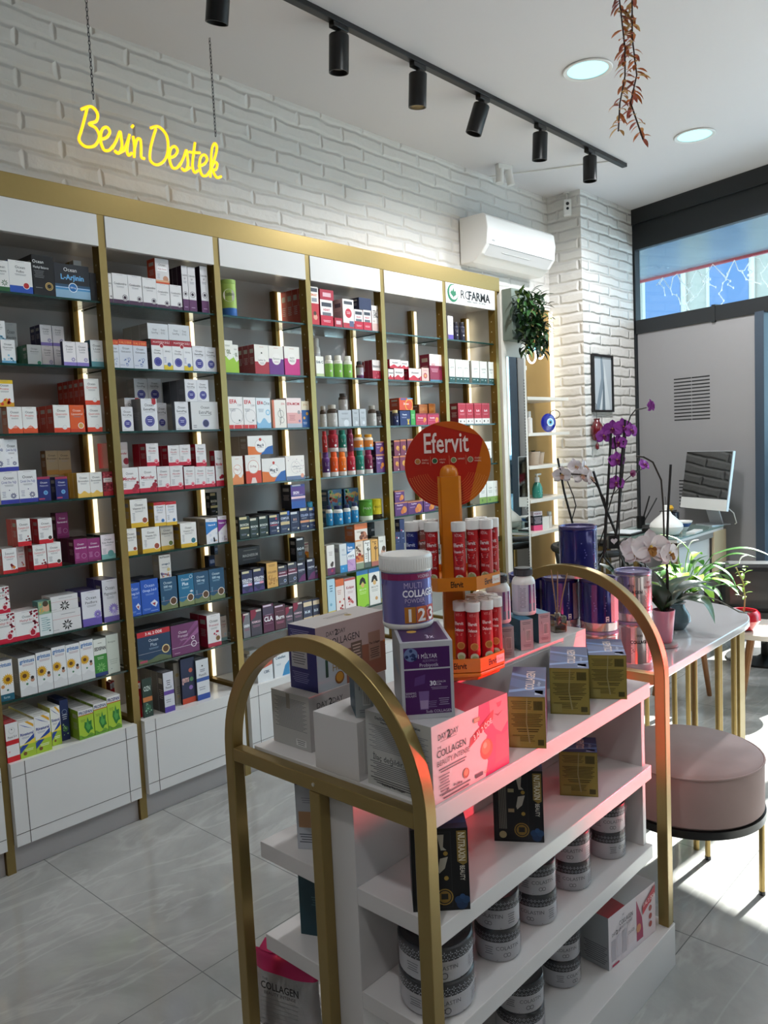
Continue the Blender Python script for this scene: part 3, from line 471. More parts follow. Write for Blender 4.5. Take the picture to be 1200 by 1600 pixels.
'pine': ('e2dede', '9c1c38', 'b8b4b4', 'white box with crimson base and brown seal', oc('Prenatal', band='b03048', t2='b03048', bh=.12, ex=seal(.76, .24, .18, '7a5a30', 'd8b0a8')+[('d', .5, .3, .8, .5, 5, .05, 'b03048')])),
'greyt': ('d0c8c0', '3a4a4c', '4a5a5c', 'beige box with teal sides', oc('Collagen', t2='b04a4a', ex=[('c', .7, .26, .22, 'b8c8cc'), ('o', .7, .26, .22, .02, 'f0f0f0'), ('r', 0, 0, 1, .14, '8ab0b4')])),
'dkgr': ('2b4038', '1c2420', '3a3f3c', 'dark green box with orange strip', [('T', 'OZN', .5, .74, .12, 'c8d4cc', .7), ('r', 0, .40, 1, .52, 'c87a44'), ('c', .5, .24, .3, '3f6a50'), ('d', .2, .1, .8, .36, 8, .07, '8ab89a')]),
'whpu': ('d4d4dc', '3c3c44', '4a4a50', 'white box with purple bands', [('r', 0, .44, 1, .54, '6c4ca0'), ('r', 0, 0, 1, .14, '5a44a0'), ('l', .5, .78, .4, 3, '4a4a54', .05), ('t', 'PhenolX', .5, .62, .06, '3a3a44', .6), ('l', .4, .3, .5, 2, '8a8a94', .05)]),
'beig': ('b9b4a8', '8c887e', 'a8a49a', 'beige box with ornament', [('c', .5, .7, .28, 'c9b890'), ('f', .5, .7, .26, 12, 'a08c60'), ('l', .5, .4, .5, 4, '8a8478', .05), ('c', .5, .18, .2, 'c8b48c')]),
'navr': ('27304f', '161a2c', '1a1c28', 'navy box with orange-red base', [('r', 0, 0, 1, .12, 'c0452c'), ('T', 'gems', .3, .55, .14, 'd8a8a0', .5), ('c', .7, .72, .14, 'c05a48'), ('c', .74, .52, .14, '5a8c60'), ('c', .66, .34, .14, '8a6ab0')]),
'whbl': ('d6d8dc', '50535a', '4a4c52', 'white box with blue bands', [('r', 0, .46, 1, .55, '3a5aa0'), ('r', 0, 0, 1, .14, '2f4f9c'), ('c', .5, .84, .06, '26262c'), ('l', .5, .74, .4, 2, '4a4a54', .04), ('t', 'PhenolX', .5, .62, .06, '3a3a44', .6), ('l', .4, .3, .5, 2, '8a8a94', .05)]),
# third bay
'oilw': ('e4e4dc', 'b8b8a8', 'd0d0c8', 'white and lime green box', [('p', [(0, 0), (1, 0), (1, .48), (.6, .40), (0, .62)], '9cc43a'), ('o', .25, .60, .3, .02, '6a8a30'), ('T', 'OIL', .6, .66, .12, '5a6a40', .4), ('l', .5, .85, .5, 2, '8a8a80', .03)]),
'lad2': ('e8e4dc', '7a1c2c', 'cfcac4', 'white over red box with oval label', [('r', 0, 0, 1, .42, 'a82c38'), ('c', .5, .48, .30, 'ece8e2'), ('t', 'Ladies 2n', .5, .48, .07, '3a3a3a', .5), ('l', .5, .38, .3, 2, '8a8a8a', .04), ('l', .5, .92, .3, 1, 'c87a5a', .03), ('c', .5, .72, .05, '3a3a3a')]),
'ladp': ('e8e4dc', '5a3c6c', 'cfcac4', 'white over purple box with oval label', [('r', 0, 0, 1, .55, '6a2c80'), ('c', .5, .54, .30, 'ece8e2'), ('t', 'Geneva', .5, .56, .07, '3a3a3a', .5), ('t', 'active', .5, .45, .06, 'a83a7a', .4), ('l', .5, .92, .3, 1, 'c87a5a', .03)]),
'ladm': ('e8e4dc', '7a1c5c', 'cfcac4', 'white over magenta box with oval label', [('r', 0, 0, 1, .58, 'c42c7c'), ('c', .5, .56, .28, 'ece8e2'), ('t', 'NO3', .5, .60, .07, '3a3a3a', .4), ('t', 'REDS', .5, .50, .07, '3a3a3a', .5), ('l', .5, .92, .3, 1, 'c87a5a', .03)]),
'efa': ('ebe8e6', 'd8d4d0', 'dcd8d4', 'white box with red letters and red base', [('r', 0, 0, 1, .12, 'd03a3c'), ('T', 'EFA', .36, .85, .12, 'c4242c', .55), ('t', '1200', .78, .74, .06, '8a8a90', .36), ('o', .55, .40, .42, .02, '9a9aa0'), ('c', .72, .26, .05, '3a4a44'), ('l', .3, .62, .45, 3, '8a8a90', .035), ('o', .6, .05, .3, .03, 'f0e0e0')]),
'efao': ('dfe6ea', 'c8d0d4', 'd0d8dc', 'pale blue box with wave', [('r', 0, 0, 1, .16, '5c9cc8'), ('w', .16, .34, '8cbcdc'), ('T', 'EFA', .3, .84, .11, 'c4242c', .5), ('t', 'One', .74, .83, .12, '50606c', .42), ('o', .8, .52, .16, .06, '8cc4e0'), ('l', .32, .62, .4, 3, '8a98a4', .04)]),
'efav': ('ece6dc', 'c8a088', 'dcd4cc', 'cream box with salmon edge and drawn figure', [('r', 0, 0, .14, 1, 'd87a5c'), ('t', 'EFA', .8, .86, .07, 'c4242c', .3), ('o', .6, .5, .22, .02, '5a5a5a'), ('o', .66, .28, .18, .02, '5a5a5a'), ('p', [(.5, .1), (.6, .4), (.52, .7), (.56, .7), (.64, .4), (.54, .1)], '6a6460')]),
'efam': ('efdcd8', 'd8c4c0', 'e4d4d0', 'pink box with pale base', [('r', 0, 0, 1, .14, 'b4bcc8'), ('r', 0, .14, 1, .50, 'e4aca8'), ('T', 'EFA-MOM', .46, .80, .09, 'c4343c', .84), ('c', .82, .52, .10, 'a8a0a0'), ('l', .35, .40, .4, 4, 'c07a7a', .05), ('c', .84, .22, .07, '8a7aa8')]),
'efab': ('e8dcc0', 'c8bca0', 'e0d4b8', 'cream over blue box with orange dots', [('r', 0, 0, 1, .66, '2f5c9c'), ('t', 'EFA', .5, .86, .09, 'c88a3c', .6), ('c', .7, .52, .16, 'e0a83c'), ('c', .3, .36, .14, 'dca040'), ('l', .4, .18, .5, 2, 'c8d4e8', .05)]),
'magc': ('e8e4de', '8a7468', 'd8d4ce', 'white box with orange wave and round label', [('r', 0, 0, 1, .24, 'd86a34'), ('w', .22, .40, 'e08a54'), ('c', .5, .52, .36, 'f0ece6'), ('o', .5, .52, .36, .03, 'd8835c'), ('t', 'Mag C', .5, .54, .08, 'b04030', .5), ('l', .5, .9, .3, 1, 'c87a5a', .03)]),
'magr': ('e8e4de', '8a3a2c', 'd8d4ce', 'white box with red base and round label', [('r', 0, 0, 1, .44, 'd2452c'), ('p', [(.3, 0), (.7, 0), (.6, .2), (.4, .2)], 'e8d0c8'), ('c', .5, .58, .36, 'f0ece6'), ('o', .5, .58, .36, .03, 'd89a8c'), ('t', 'D-Mag', .5, .60, .07, '8a3030', .5), ('l', .5, .9, .3, 1, 'c87a5a', .03)]),
'magb': ('e9e6e2', '7a6a60', 'd8d4ce', 'wide white box with orange and blue base', [('p', [(0, 0), (.5, 0), (.62, .18), (.3, .42), (0, .46)], 'de7430'), ('p', [(.5, 0), (1, 0), (1, .46), (.8, .40), (.6, .18)], '2f62a8'), ('c', .5, .46, .22, 'f2efec'), ('o', .5, .46, .22, .015, 'c8c4c0'), ('T', 'Mag B', .5, .50, .13, '50505a', .34), ('l', .5, .36, .25, 1, '8a8a90', .05), ('c', .5, .80, .05, 'c0392c')]),
'magd': ('efe9e2', 'c8c0b8', 'e4ded8', 'wide white box with confetti dots and slate base', [('r', 0, 0, 1, .16, '6a7a9c'), ('d', .05, .3, .95, .95, 26, .014, 'b08aa0'), ('o', .52, .52, .26, .02, 'd0cccc'), ('t', 'collagen', .52, .56, .09, '8a8a94', .4), ('l', .62, .44, .5, 1, '9a9aa0', .04), ('c', .86, .16, .09, 'e0a088')]),
'bioxg': ('1f302c', '12181a', '2a2620', 'dark green box with gold strip', bars('BIOXCIN', '1f302c', 'd2c694', 'dfe0d0', None, .62)+[('r', .1, .44, .96, .52, 'cfc08a')]),
'bioxs': ('20322e', '12181a', '2a2620', 'small dark green box with silver strip', bars('BIOXCIN', '20322e', 'd8d4c0', 'd8dcd4', None, .55)),
'omna': ('1d2a4e', '121626', '1c1c22', 'navy box with lettered red and white text', bars('OMEGA-3', '1d2a4e', 'd2c694', 'e0e0ea', None, .58)+[('c', .68, .78, .09, 'b03850'), ('r', .06, .44, .8, .50, '9c3048'), ('c', .8, .3, .10, 'e8ecf0')]),
'nagold': ('22304f', '121626', '1c1c22', 'navy box with gold strip', bars('COMPLEX', '22304f', 'd8c890', 'c8d0e4', None, .68)+[('r', .04, .38, .96, .52, 'cdb88a'), ('r', .75, .80, 1, 1, '3a60b0')]),
'nab': ('20294a', '10131f', '16161c', 'narrow navy box with shiny corner', bars('B12', '20294a', 'd0d4d8', 'd8a898', None, .60)),
'nacop': ('1f2a4e', '121626', '1c1c22', 'navy box with copper strip', bars('COLLAGEN', '1f2a4e', 'd8d0a8', 'a8b4d8', 'd8946c', .66)),
'naye': ('25345c', '121626', '1c1c22', 'navy box with blue gloss and cream strip', bars('SELENIUM', '25345c', 'e0d09c', 'a8b4d8', 'd8cc9c', .66)+[('r', .7, .82, 1, 1, '3f62b4')]),
'skin': ('3b4488', '1a1a26', '8a8a94', 'blue and violet box with pink strip', [('r', 0, .55, 1, .9, '5a3c84'), ('r', 0, 0, 1, .30, '2c55a0'), ('T', 'SKIN', .36, .66, .11, 'f0e8f4', .5), ('r', 0, .40, 1, .50, 'e8c4cc'), ('l', .5, .56, .7, 1, 'c8b8dc', .04), ('r', .1, .93, .7, 1, 'a8a8b0')]),
'puck': None,
'kera': ('262a52', '14141c', '1a1a1e', 'navy box with white lettering and pink strip', [('r', .06, .88, .7, .98, 'cfc6a0'), ('T', 'KERATIN', .5, .58, .11, 'eceef6', .88), ('T', 'FORMULA', .5, .47, .09, 'eceef6', .84), ('r', .08, .30, .92, .40, 'cfd4f0'), ('r', .55, .30, .92, .40, 'e89cb8'), ('w', .04, .22, '4a3a78')]),
'cgold': ('d9aa5c', '1a1712', '8a7040', 'golden box with branch drawing', [('l', .5, .9, .6, 2, '8a6030', .05), ('T', 'COLLAGEN', .5, .62, .07, '7a4a20', .8), ('p', [(.3, .1), (.5, .5), (.46, .52), (.25, .12)], 'b07a34'), ('d', .1, .08, .9, .5, 14, .06, 'b8803c'), ('l', .5, .34, .6, 2, '8a5a28', .05)]),
'chrom': ('3c3f4e', '14141a', '2a2822', 'grey box with dark red block', [('r', .05, .9, .7, .98, 'd8d0b8'), ('r', 0, .52, 1, .72, '6c2440'), ('r', 0, .46, 1, .51, 'e0c8d0'), ('T', 'CHROMIUM', .45, .64, .06, 'e8e0e8', .7), ('c', .72, .22, .14, 'e0e4ee'), ('c', .72, .22, .11, '3c5080'), ('l', .4, .1, .6, 1, '9aa0b4', .04)]),
'carn': ('30304a', '14141a', '2a2822', 'dark box with violet lower part', [('r', .05, .88, .7, .97, 'd8d8d8'), ('T', 'CARNITINE', .5, .60, .08, 'd8dce4', .84), ('p', [(0, 0), (1, 0), (1, .4), (.5, .3)], '6a2c64'), ('l', .4, .5, .5, 1, '9aa0b4', .04)]),
'magx': ('201f24', '17161a', '2c2a28', 'wide black lying box', [('l', .55, .8, .6, 1, 'b0a898', .06), ('T', 'MAGNESIUM', .55, .50, .16, 'b4b0ac', .7), ('l', .5, .25, .6, 1, '77747a', .08)]),
'coq': ('16161c', '0f0f12', '1c1c20', 'black box with white lettering', [('r', .1, .90, .8, .97, 'd0d4d8'), ('T', 'CoQ-10', .5, .56, .09, 'e4e8ec', .8), ('l', .45, .40, .5, 3, '50607c', .05), ('l', .5, .15, .6, 2, '405070', .04)]),
'yellc': ('e2d8cc', '8a8880', 'b8b4ac', 'cream box with yellow base and orange flower', [('r', 0, 0, 1, .44, 'e0b030'), ('T', 'Vitamin C', .6, .74, .08, '8a3a4a', .7), ('f', .7, .3, .4, 10, 'c8552c'), ('c', .5, .2, .2, '4a3020'), ('r', 0, .86, 1, .92, 'a0506a')]),
'cla': ('5c2444', '1f1620', '3a3434', 'plum box with big white letters', [('r', .05, .92, .8, .98, 'd8c8d8'), ('T', 'CLA', .5, .48, .17, 'f0f0f2', .8), ('l', .5, .3, .7, 1, 'b088a0', .03), ('r', 0, .62, 1, .90, '4a3c54'), ('l', .5, .62, .6, 1, 'd8b0c8', .03)]),
'burn': ('5c3040', '2a1a20', '3a3434', 'brown-plum box with big white letters', [('r', .05, .92, .8, .98, 'd8c8d8'), ('T', 'Burn', .5, .50, .16, 'f0f0f2', .84), ('l', .5, .3, .7, 2, 'c0708c', .05), ('l', .5, .74, .7, 1, 'b08090', .03)]),
'green7': ('7a7a80', '2a2226', '3a3636', 'grey box with wine red triangle', [('p', [(0, 1), (.5, 1), (0, .6)], '7c2444'), ('r', .1, .92, .8, .98, 'd8d0c8'), ('T', 'GREEN', .5, .48, .10, 'ececf0', .8), ('l', .5, .34, .7, 2, '9c3c5a', .05)]),
'whey': ('4a4450', '241e24', '3a3636', 'dark box with red top and cream lines', [('p', [(0, 1), (.7, 1), (.4, .7), (0, .6)], '8a2440'), ('T', 'FORMULA', .5, .52, .08, 'ecc8d4', .8), ('l', .5, .38, .7, 2, 'b07890', .05), ('r', .5, .9, .98, .97, 'cfc8c0')]),
'm3m': ('3c4058', '241e24', '5a5248', 'dark box with cream bands and white figures', [('r', .05, .72, .98, .92, 'dcc8a8'), ('T', 'M-M', .45, .46, .14, 'd8e4f0', .6), ('r', 0, .04, 1, .22, 'd8c098')]),
'orb': ('a04024', '6a2818', '8a3820', 'deep orange box behind the dark ones', [('r', .1, .3, .9, .6, 'c06034')]),
'cebe': ('dfe2e4', 'c4c6c8', 'd4d6d6', 'white box with blue swoosh', [('T', 'Cebeliax', .45, .76, .10, '2f5a74', .8), ('p', [(.5, 0), (1, 0), (1, .56), (.72, .40)], '3a8cc0'), ('l', .3, .5, .3, 2, '8a9aa4', .04)]),
'ceber': ('dfe2e4', 'c4c6c8', 'd4d6d6', 'white box with red swoosh', [('p', [(.3, .5), (1, .6), (1, .9), (.6, .8)], 'c8604c'), ('T', 'CBK', .6, .36, .10, '4a5a74', .5)]),
'plainw': ('cfccc6', 'b4b0aa', 'c8c4be', 'plain white box with dark lettering', [('T', 'DX', .5, .72, .14, '2a2a2a', .5), ('l', .5, .4, .6, 2, '9a9a9a', .06)]),
# fourth bay
'redby': ('e8e2dc', '9a3830', 'd0c8c0', 'tall white and red box with child label', [('r', 0, 0, 1, .56, 'c02c38'), ('r', .1, .86, .9, .96, '3a3c48'), ('T', 'SMART', .5, .78, .06, 'd07040', .8), ('r', .2, .60, .8, .70, '8a8c94'), ('c', .55, .2, .24, 'd8a088'), ('c', .5, .30, .18, '4a3020')]),
'redbs': ('e8e2e0', '9c2030', 'd0c8c8', 'white and red box with grey plate', [('r', 0, 0, 1, .40, 'c4203c'), ('r', .1, .74, .9, .90, '3a3c48'), ('T', 'HEART', .5, .62, .08, 'c03848', .7), ('r', .15, .40, .85, .52, '6a6c74'), ('l', .5, .2, .6, 2, 'f0c8d0', .05)]),
'redl': ('a81c34', '84162a', 'b42040', 'flat red box lying on top', [('r', .2, .3, .8, .7, 'd8b0b8')]),
'whrc': ('ebe7e2', 'c8c4be', 'd8d4ce', 'white box with red circle and grey plate', [('r', .12, .82, .88, .93, '4a4c54'), ('c', .5, .52, .30, 'c43040'), ('l', .5, .55, .35, 2, 'f0d0d4', .05), ('r', 0, 0, 1, .18, 'b83444'), ('r', .55, .06, .95, .26, '5a6080')]),
'scrib': ('ebe4de', 'c8c0ba', 'd8d0ca', 'white box with black scribble', [('l', .5, .78, .7, 5, '3a3436', .06), ('d', .3, .55, .9, .85, 10, .06, '2a2426'), ('r', 0, 0, 1, .3, 'e0c0b8'), ('l', .3, .4, .4, 2, 'b08080', .04)]),
'navl': ('232c50', '161a34', '2a3460', 'navy box lying on top', []),
'whgr': ('e8e6dc', 'c0beb4', 'd8d6cc', 'white box with dark lettering', [('T', 'Enfa C', .5, .72, .12, '3a4a54', .84), ('r', 0, 0, 1, .14, 'b8c890')]),
'immb': ('e4dad6', '8c1c30', 'a82038', 'white over red box with black lettering', [('r', 0, 0, 1, .44, 'a81c34'), ('T', 'Imunexol', .5, .68, .16, '30282c', .88), ('d', .1, .05, .9, .4, 6, .06, 'd86a78')]),
'grysil': ('b0b4b8', '8a8e92', 'b8bcc0', 'silver-grey slim box', [('l', .5, .8, .5, 2, '5a5e64', .05), ('l', .5, .5, .6, 3, '8a8e94', .05), ('c', .6, .2, .2, 'd0d4d8')]),
'purpo': ('5c2c6c', '30183a', '7c4a34', 'purple box with orange fruit', [('T', 'Propolsave', .4, .80, .10, 'f0d8e8', .7), ('c', .74, .42, .18, 'd88a34'), ('c', .58, .28, .12, 'c86a2c'), ('l', .3, .55, .35, 2, 'c8a0d0', .05), ('r', 0, .92, 1, 1, 'c8845c')]),
'toy': ('2a5c7c', '1a3a54', '345c70', 'blue box with colourful splashes', [('d', .1, .4, .9, .9, 14, .08, 'c89a3a'), ('d', .1, .05, .9, .5, 12, .09, 'b8442c'), ('d', .1, .05, .9, .9, 12, .07, '5a9c60'), ('T', 'SUPERFUN', .5, .66, .12, 'd8943c', .8)]),
'treew': ('e6e2dc', 'b8b4ae', 'a8a49c', 'white over purple box with dark tree', [('r', 0, 0, 1, .24, '6a3460'), ('c', .6, .34, .2, '4a3a34'), ('c', .7, .40, .14, '3a2c2a'), ('r', .57, .08, .64, .3, '4a2c30'), ('c', .6, .14, .14, 'b03858'), ('l', .5, .76, .5, 3, 'a89a94', .05)]),
'whblu': ('d4d8da', '9a9e9c', 'b0b2b0', 'white box with blue base', [('r', 0, 0, 1, .26, '2f8cc8'), ('t', 'Prostasal', .62, .62, .05, '3a7aa0', .6), ('l', .5, .8, .4, 2, 'a0a4a8', .04), ('c', .4, .14, .1, '7cc0e4')]),
'blupk': ('dfe4ea', '5a7ca8', '3a80b8', 'blue, white and lilac box', [('r', 0, .62, 1, 1, '2a74b4'), ('p', [(0, .62), (1, .78), (1, .5), (0, .5)], 'eef0f2'), ('r', 0, 0, 1, .42, 'c8a0cc'), ('T', 'Bone', .4, .86, .09, 'f0f4fa', .6), ('T', 'Balance', .5, .76, .08, 'f0f4fa', .8), ('T', 'FORTE', .5, .54, .07, '3a4a70', .7), ('d', .1, .05, .9, .35, 12, .06, 'b080c0')]),
'orbro': ('e6d4c0', 'b89880', 'c8b8a4', 'cream and orange box with brown sprigs', [('r', 0, .26, 1, .50, 'd8803c'), ('d', .1, .42, .9, .8, 12, .09, '6a4428'), ('r', 0, 0, 1, .22, '8a9a80'), ('l', .5, .86, .5, 2, '8a7a6a', .04), ('d', .1, .3, .6, .6, 5, .1, 'b03a30')]),
'girw': ('eceae4', 'a8a8a0', 'd0cec8', 'white box with tall dark plant drawing', [('p', [(.55, .2), (.66, .2), (.7, .72), (.6, .78)], '4a4a44'), ('d', .5, .62, .85, .86, 8, .08, '5a5a50'), ('T', 'Propol', .5, .92, .06, '3a3a3a', .7), ('r', 0, 0, 1, .20, '5a6a64'), ('l', .3, .5, .3, 3, '6a6a64', .08)]),
'giro': ('e0ac5c', '9c7838', 'c8a060', 'amber box with tall dark plant drawing', [('p', [(.55, .2), (.66, .2), (.7, .72), (.6, .78)], '5a3c20'), ('d', .5, .62, .85, .86, 8, .08, '6a4828'), ('T', 'Propol', .5, .92, .06, '5a3420', .7), ('r', 0, 0, 1, .18, 'b0685c')]),
'babyg': ('e4e2da', '8a8a80', 'c8c8c0', 'white and green box with sleeping face picture', [('r', 0, 0, 1, .14, '5c9a4c'), ('c', .6, .45, .30, 'd0a088'), ('c', .7, .56, .26, '5a4434'), ('p', [(.2, .14), (.95, .14), (.95, .34), (.4, .30)], '7a9cc0'), ('l', .4, .84, .5, 2, '8a8a80', .04)]),
'orwh': ('e4dcd2', 'b05c30', 'c86c34', 'orange topped white box', [('r', 0, .68, 1, 1, 'd4703a'), ('c', .7, .28, .24, 'c07a5c'), ('d', .4, .1, .95, .5, 8, .09, '7a4a34'), ('l', .35, .55, .4, 2, '9a8a7a', .05), ('r', 0, 0, 1, .08, 'd88a4c')]),
'blkl': ('17171a', '101012', '1a1a1c', 'black box with white vertical lettering', [('l', .4, .7, .5, 6, '55555a', .08), ('T', 'MINUS', .8, .55, .12, 'd8d8dc', .3)]),
'blul': ('b4d4e4', '8aa4b0', 'c8dce4', 'pale blue box with vertical lettering', [('l', .5, .8, .4, 3, '3a6a84', .07), ('c', .4, .3, .15, '7cb0c8'), ('r', 0, 0, 1, .12, 'd8c04c')]),
'ortop': ('ecdfd8', 'd0a890', 'd8744c', 'white box with orange top and red fruit', [('r', 0, .80, 1, 1, 'dc6c3c'), ('d', .3, .06, .95, .4, 10, .08, 'c83a34'), ('l', .4, .66, .5, 3, 'c88a7a', .05)]),
'pinkw': ('ece0de', 'c8bab8', 'e0d4d0', 'white box with pink berries', [('d', .3, .04, .95, .4, 12, .08, 'd86a6a'), ('T', 'Kolajen', .5, .72, .08, 'a84a50', .7), ('l', .5, .58, .5, 2, 'c0a0a0', .04), ('r', 0, .93, 1, 1, 'c0504c')]),
'green': ('9ad03c', '5c7c28', '3a7cb0', 'lime green box with black arch logo', [('w', .0, .06, '5c9c2c'), ('p', [(.2, .62), (.3, .76), (.5, .82), (.7, .76), (.8, .62), (.66, .62), (.5, .70), (.34, .62)], '201c18'), ('c', .5, .60, .15, 'd8b070'), ('r', 0, .88, 1, 1, '3a7cb8'), ('t', 'BEE & ME', .5, .48, .05, 'e8f4c8', .6), ('l', .5, .40, .6, 2, 'd0ec98', .04)]),
'whar': ('e8e6e0', 'a0a8a8', '3a7cb0', 'white box with black arch logo', [('p', [(.2, .62), (.3, .76), (.5, .82), (.7, .76), (.8, .62), (.66, .62), (.5, .70), (.34, .62)], '201c18'), ('c', .5, .60, .15, 'd8b070'), ('r', 0, .88, 1, 1, '3a7cb8'), ('t', 'BEE & ME', .5, .48, .05, '5a5a54', .6), ('c', .62, .16, .12, 'c89a60'), ('l', .5, .40, .6, 2, 'a8a8a0', .04)]),
# fifth and sixth bays
'immw': ('ece6e4', '9c1c34', 'c8c0c0', 'white lying box with red wave', [('w', .22, .44, 'c4283c'), ('T', 'Imunexol', .5, .66, .18, '2a2629', .84), ('c', .84, .16, .06, '6a2030')]),
'pnkfr': ('d8b8b0', 'a88078', 'c0a098', 'small pink box with fruit', [('c', .5, .4, .26, 'b0505c'), ('c', .5, .4, .14, 'd8a060'), ('l', .5, .82, .6, 2, 'b06a80', .06)]),
'mar': ('e4dcda', '6c1c34', 'd0c8c8', 'white over maroon box', [('r', 0, 0, 1, .58, '8a2444'), ('r', 0, 0, 1, .06, '4a7a94'), ('t', 'Berry', .5, .78, .07, 'a0a0a0', .4), ('T', 'KIDS', .3, .62, .07, 'b03048', .5), ('l', .4, .45, .6, 3, 'd8a0b0', .05), ('c', .86, .5, .1, '5a2030')]),
'navx': ('1f2c64', '161e48', '283a70', 'navy box with yellow ribbon cross', [('T', 'Ximenia', .45, .74, .10, 'e0e4f0', .6), ('p', [(.70, .05), (.78, .05), (.92, .42), (.86, .44)], 'e8c834'), ('p', [(.90, .05), (.82, .05), (.68, .42), (.74, .44)], 'e8c834'), ('l', .4, .56, .5, 2, 'a8b0d0', .05)]),
'grnb': ('3a9c40', '2a6c30', '4aa850', 'green box', [('l', .5, .7, .6, 4, 'b8e4b0', .08)]),
'orgbx': ('d84c24', '9c3418', 'c05028', 'orange box with yellow swirl', [('T', 'Zinkom', .5, .52, .15, 'f4e4dc', .8), ('o', .72, .42, .3, .06, 'e8a83c'), ('r', .1, .84, .5, .96, '3a5ca0'), ('r', .6, .90, 1, 1, '5a9cc8')]),
'magor': ('b8244c', '7c1834', 'c84c5c', 'crimson box with orange fruit', [('T', 'Imuneks', .42, .62, .14, 'f0dce4', .7), ('c', .82, .46, .12, 'e09a3c'), ('c', .76, .34, .1, 'd87a34'), ('r', 0, .88, 1, 1, '8a2038'), ('l', .4, .4, .6, 1, 'e0a0b4', .06)]),
'ambr': ('a8642c', '6a3c1c', 'b07434', 'amber brown box', [('r', .1, .3, .9, .7, 'b87838'), ('T', 'ARI', .5, .5, .12, 'd8a868', .5)]),
'orp': ('7a2c48', '3c1c30', '9a5838', 'purple box with golden honeycomb', [('c', .6, .5, .26, 'd89a34'), ('c', .7, .4, .16, 'c07a2c'), ('r', 0, .9, 1, 1, 'c87848'), ('c', .84, .1, .08, 'e8d8d8')]),
'sqnav': ('2b3560', '1c2344', '343e6a', 'slate blue box with white dot', [('c', .66, .5, .12, 'e4e8f0'), ('c', .3, .55, .13, 'b03c50'), ('l', .6, .2, .3, 1, 'a8b0d0', .06)]),
'whpur': ('dcdae4', 'b0aec0', 'd0cedc', 'white box with purple base', [('r', 0, 0, 1, .2, '5a48a0'), ('o', .5, .66, .22, .05, '4a4470'), ('l', .5, .4, .6, 3, '8a88a8', .05)]),
'tubed': None,
'ligo': ('e6e6e0', 'a8aaa6', 'd4d4ce', 'white box with dark green base', [('r', 0, 0, 1, .24, '1f4a46'), ('t', 'Ligone', .5, .66, .09, '2a3a40', .7), ('l', .5, .52, .5, 2, '9aa0a0', .04), ('l', .3, .14, .3, 1, 'c8d8d4', .06), ('c', .75, .14, .06, 'c8d8d4')]),
'redw': ('ac1c30', '6c1420', '9c1c2c', 'red box with white base', [('r', 0, 0, 1, .26, 'dcd8d4'), ('T', 'iLoft', .5, .64, .10, 'ecd0d4', .6), ('l', .5, .48, .6, 2, 'd88a94', .04), ('c', .28, .13, .08, '3a3a40'), ('c', .75, .13, .06, '5a3030'), ('l', .5, .95, .98, 1, 'd8a0a8', .02)]),
'whgrn': ('dfe0da', 'a8aaa0', 'd0d0c8', 'white box with green base', [('r', 0, 0, 1, .28, '7c9c4c'), ('t', 'Calm', .5, .70, .09, '4a4a50', .5), ('l', .5, .56, .6, 3, 'a0a49c', .05), ('c', .4, .14, .12, '5a7c3c')]),
'gymw': ('dcd8d4', 'b0aaa6', 'c8c4c0', 'small grey-white box behind', [('l', .5, .6, .6, 3, '9a9490', .08)]),
}
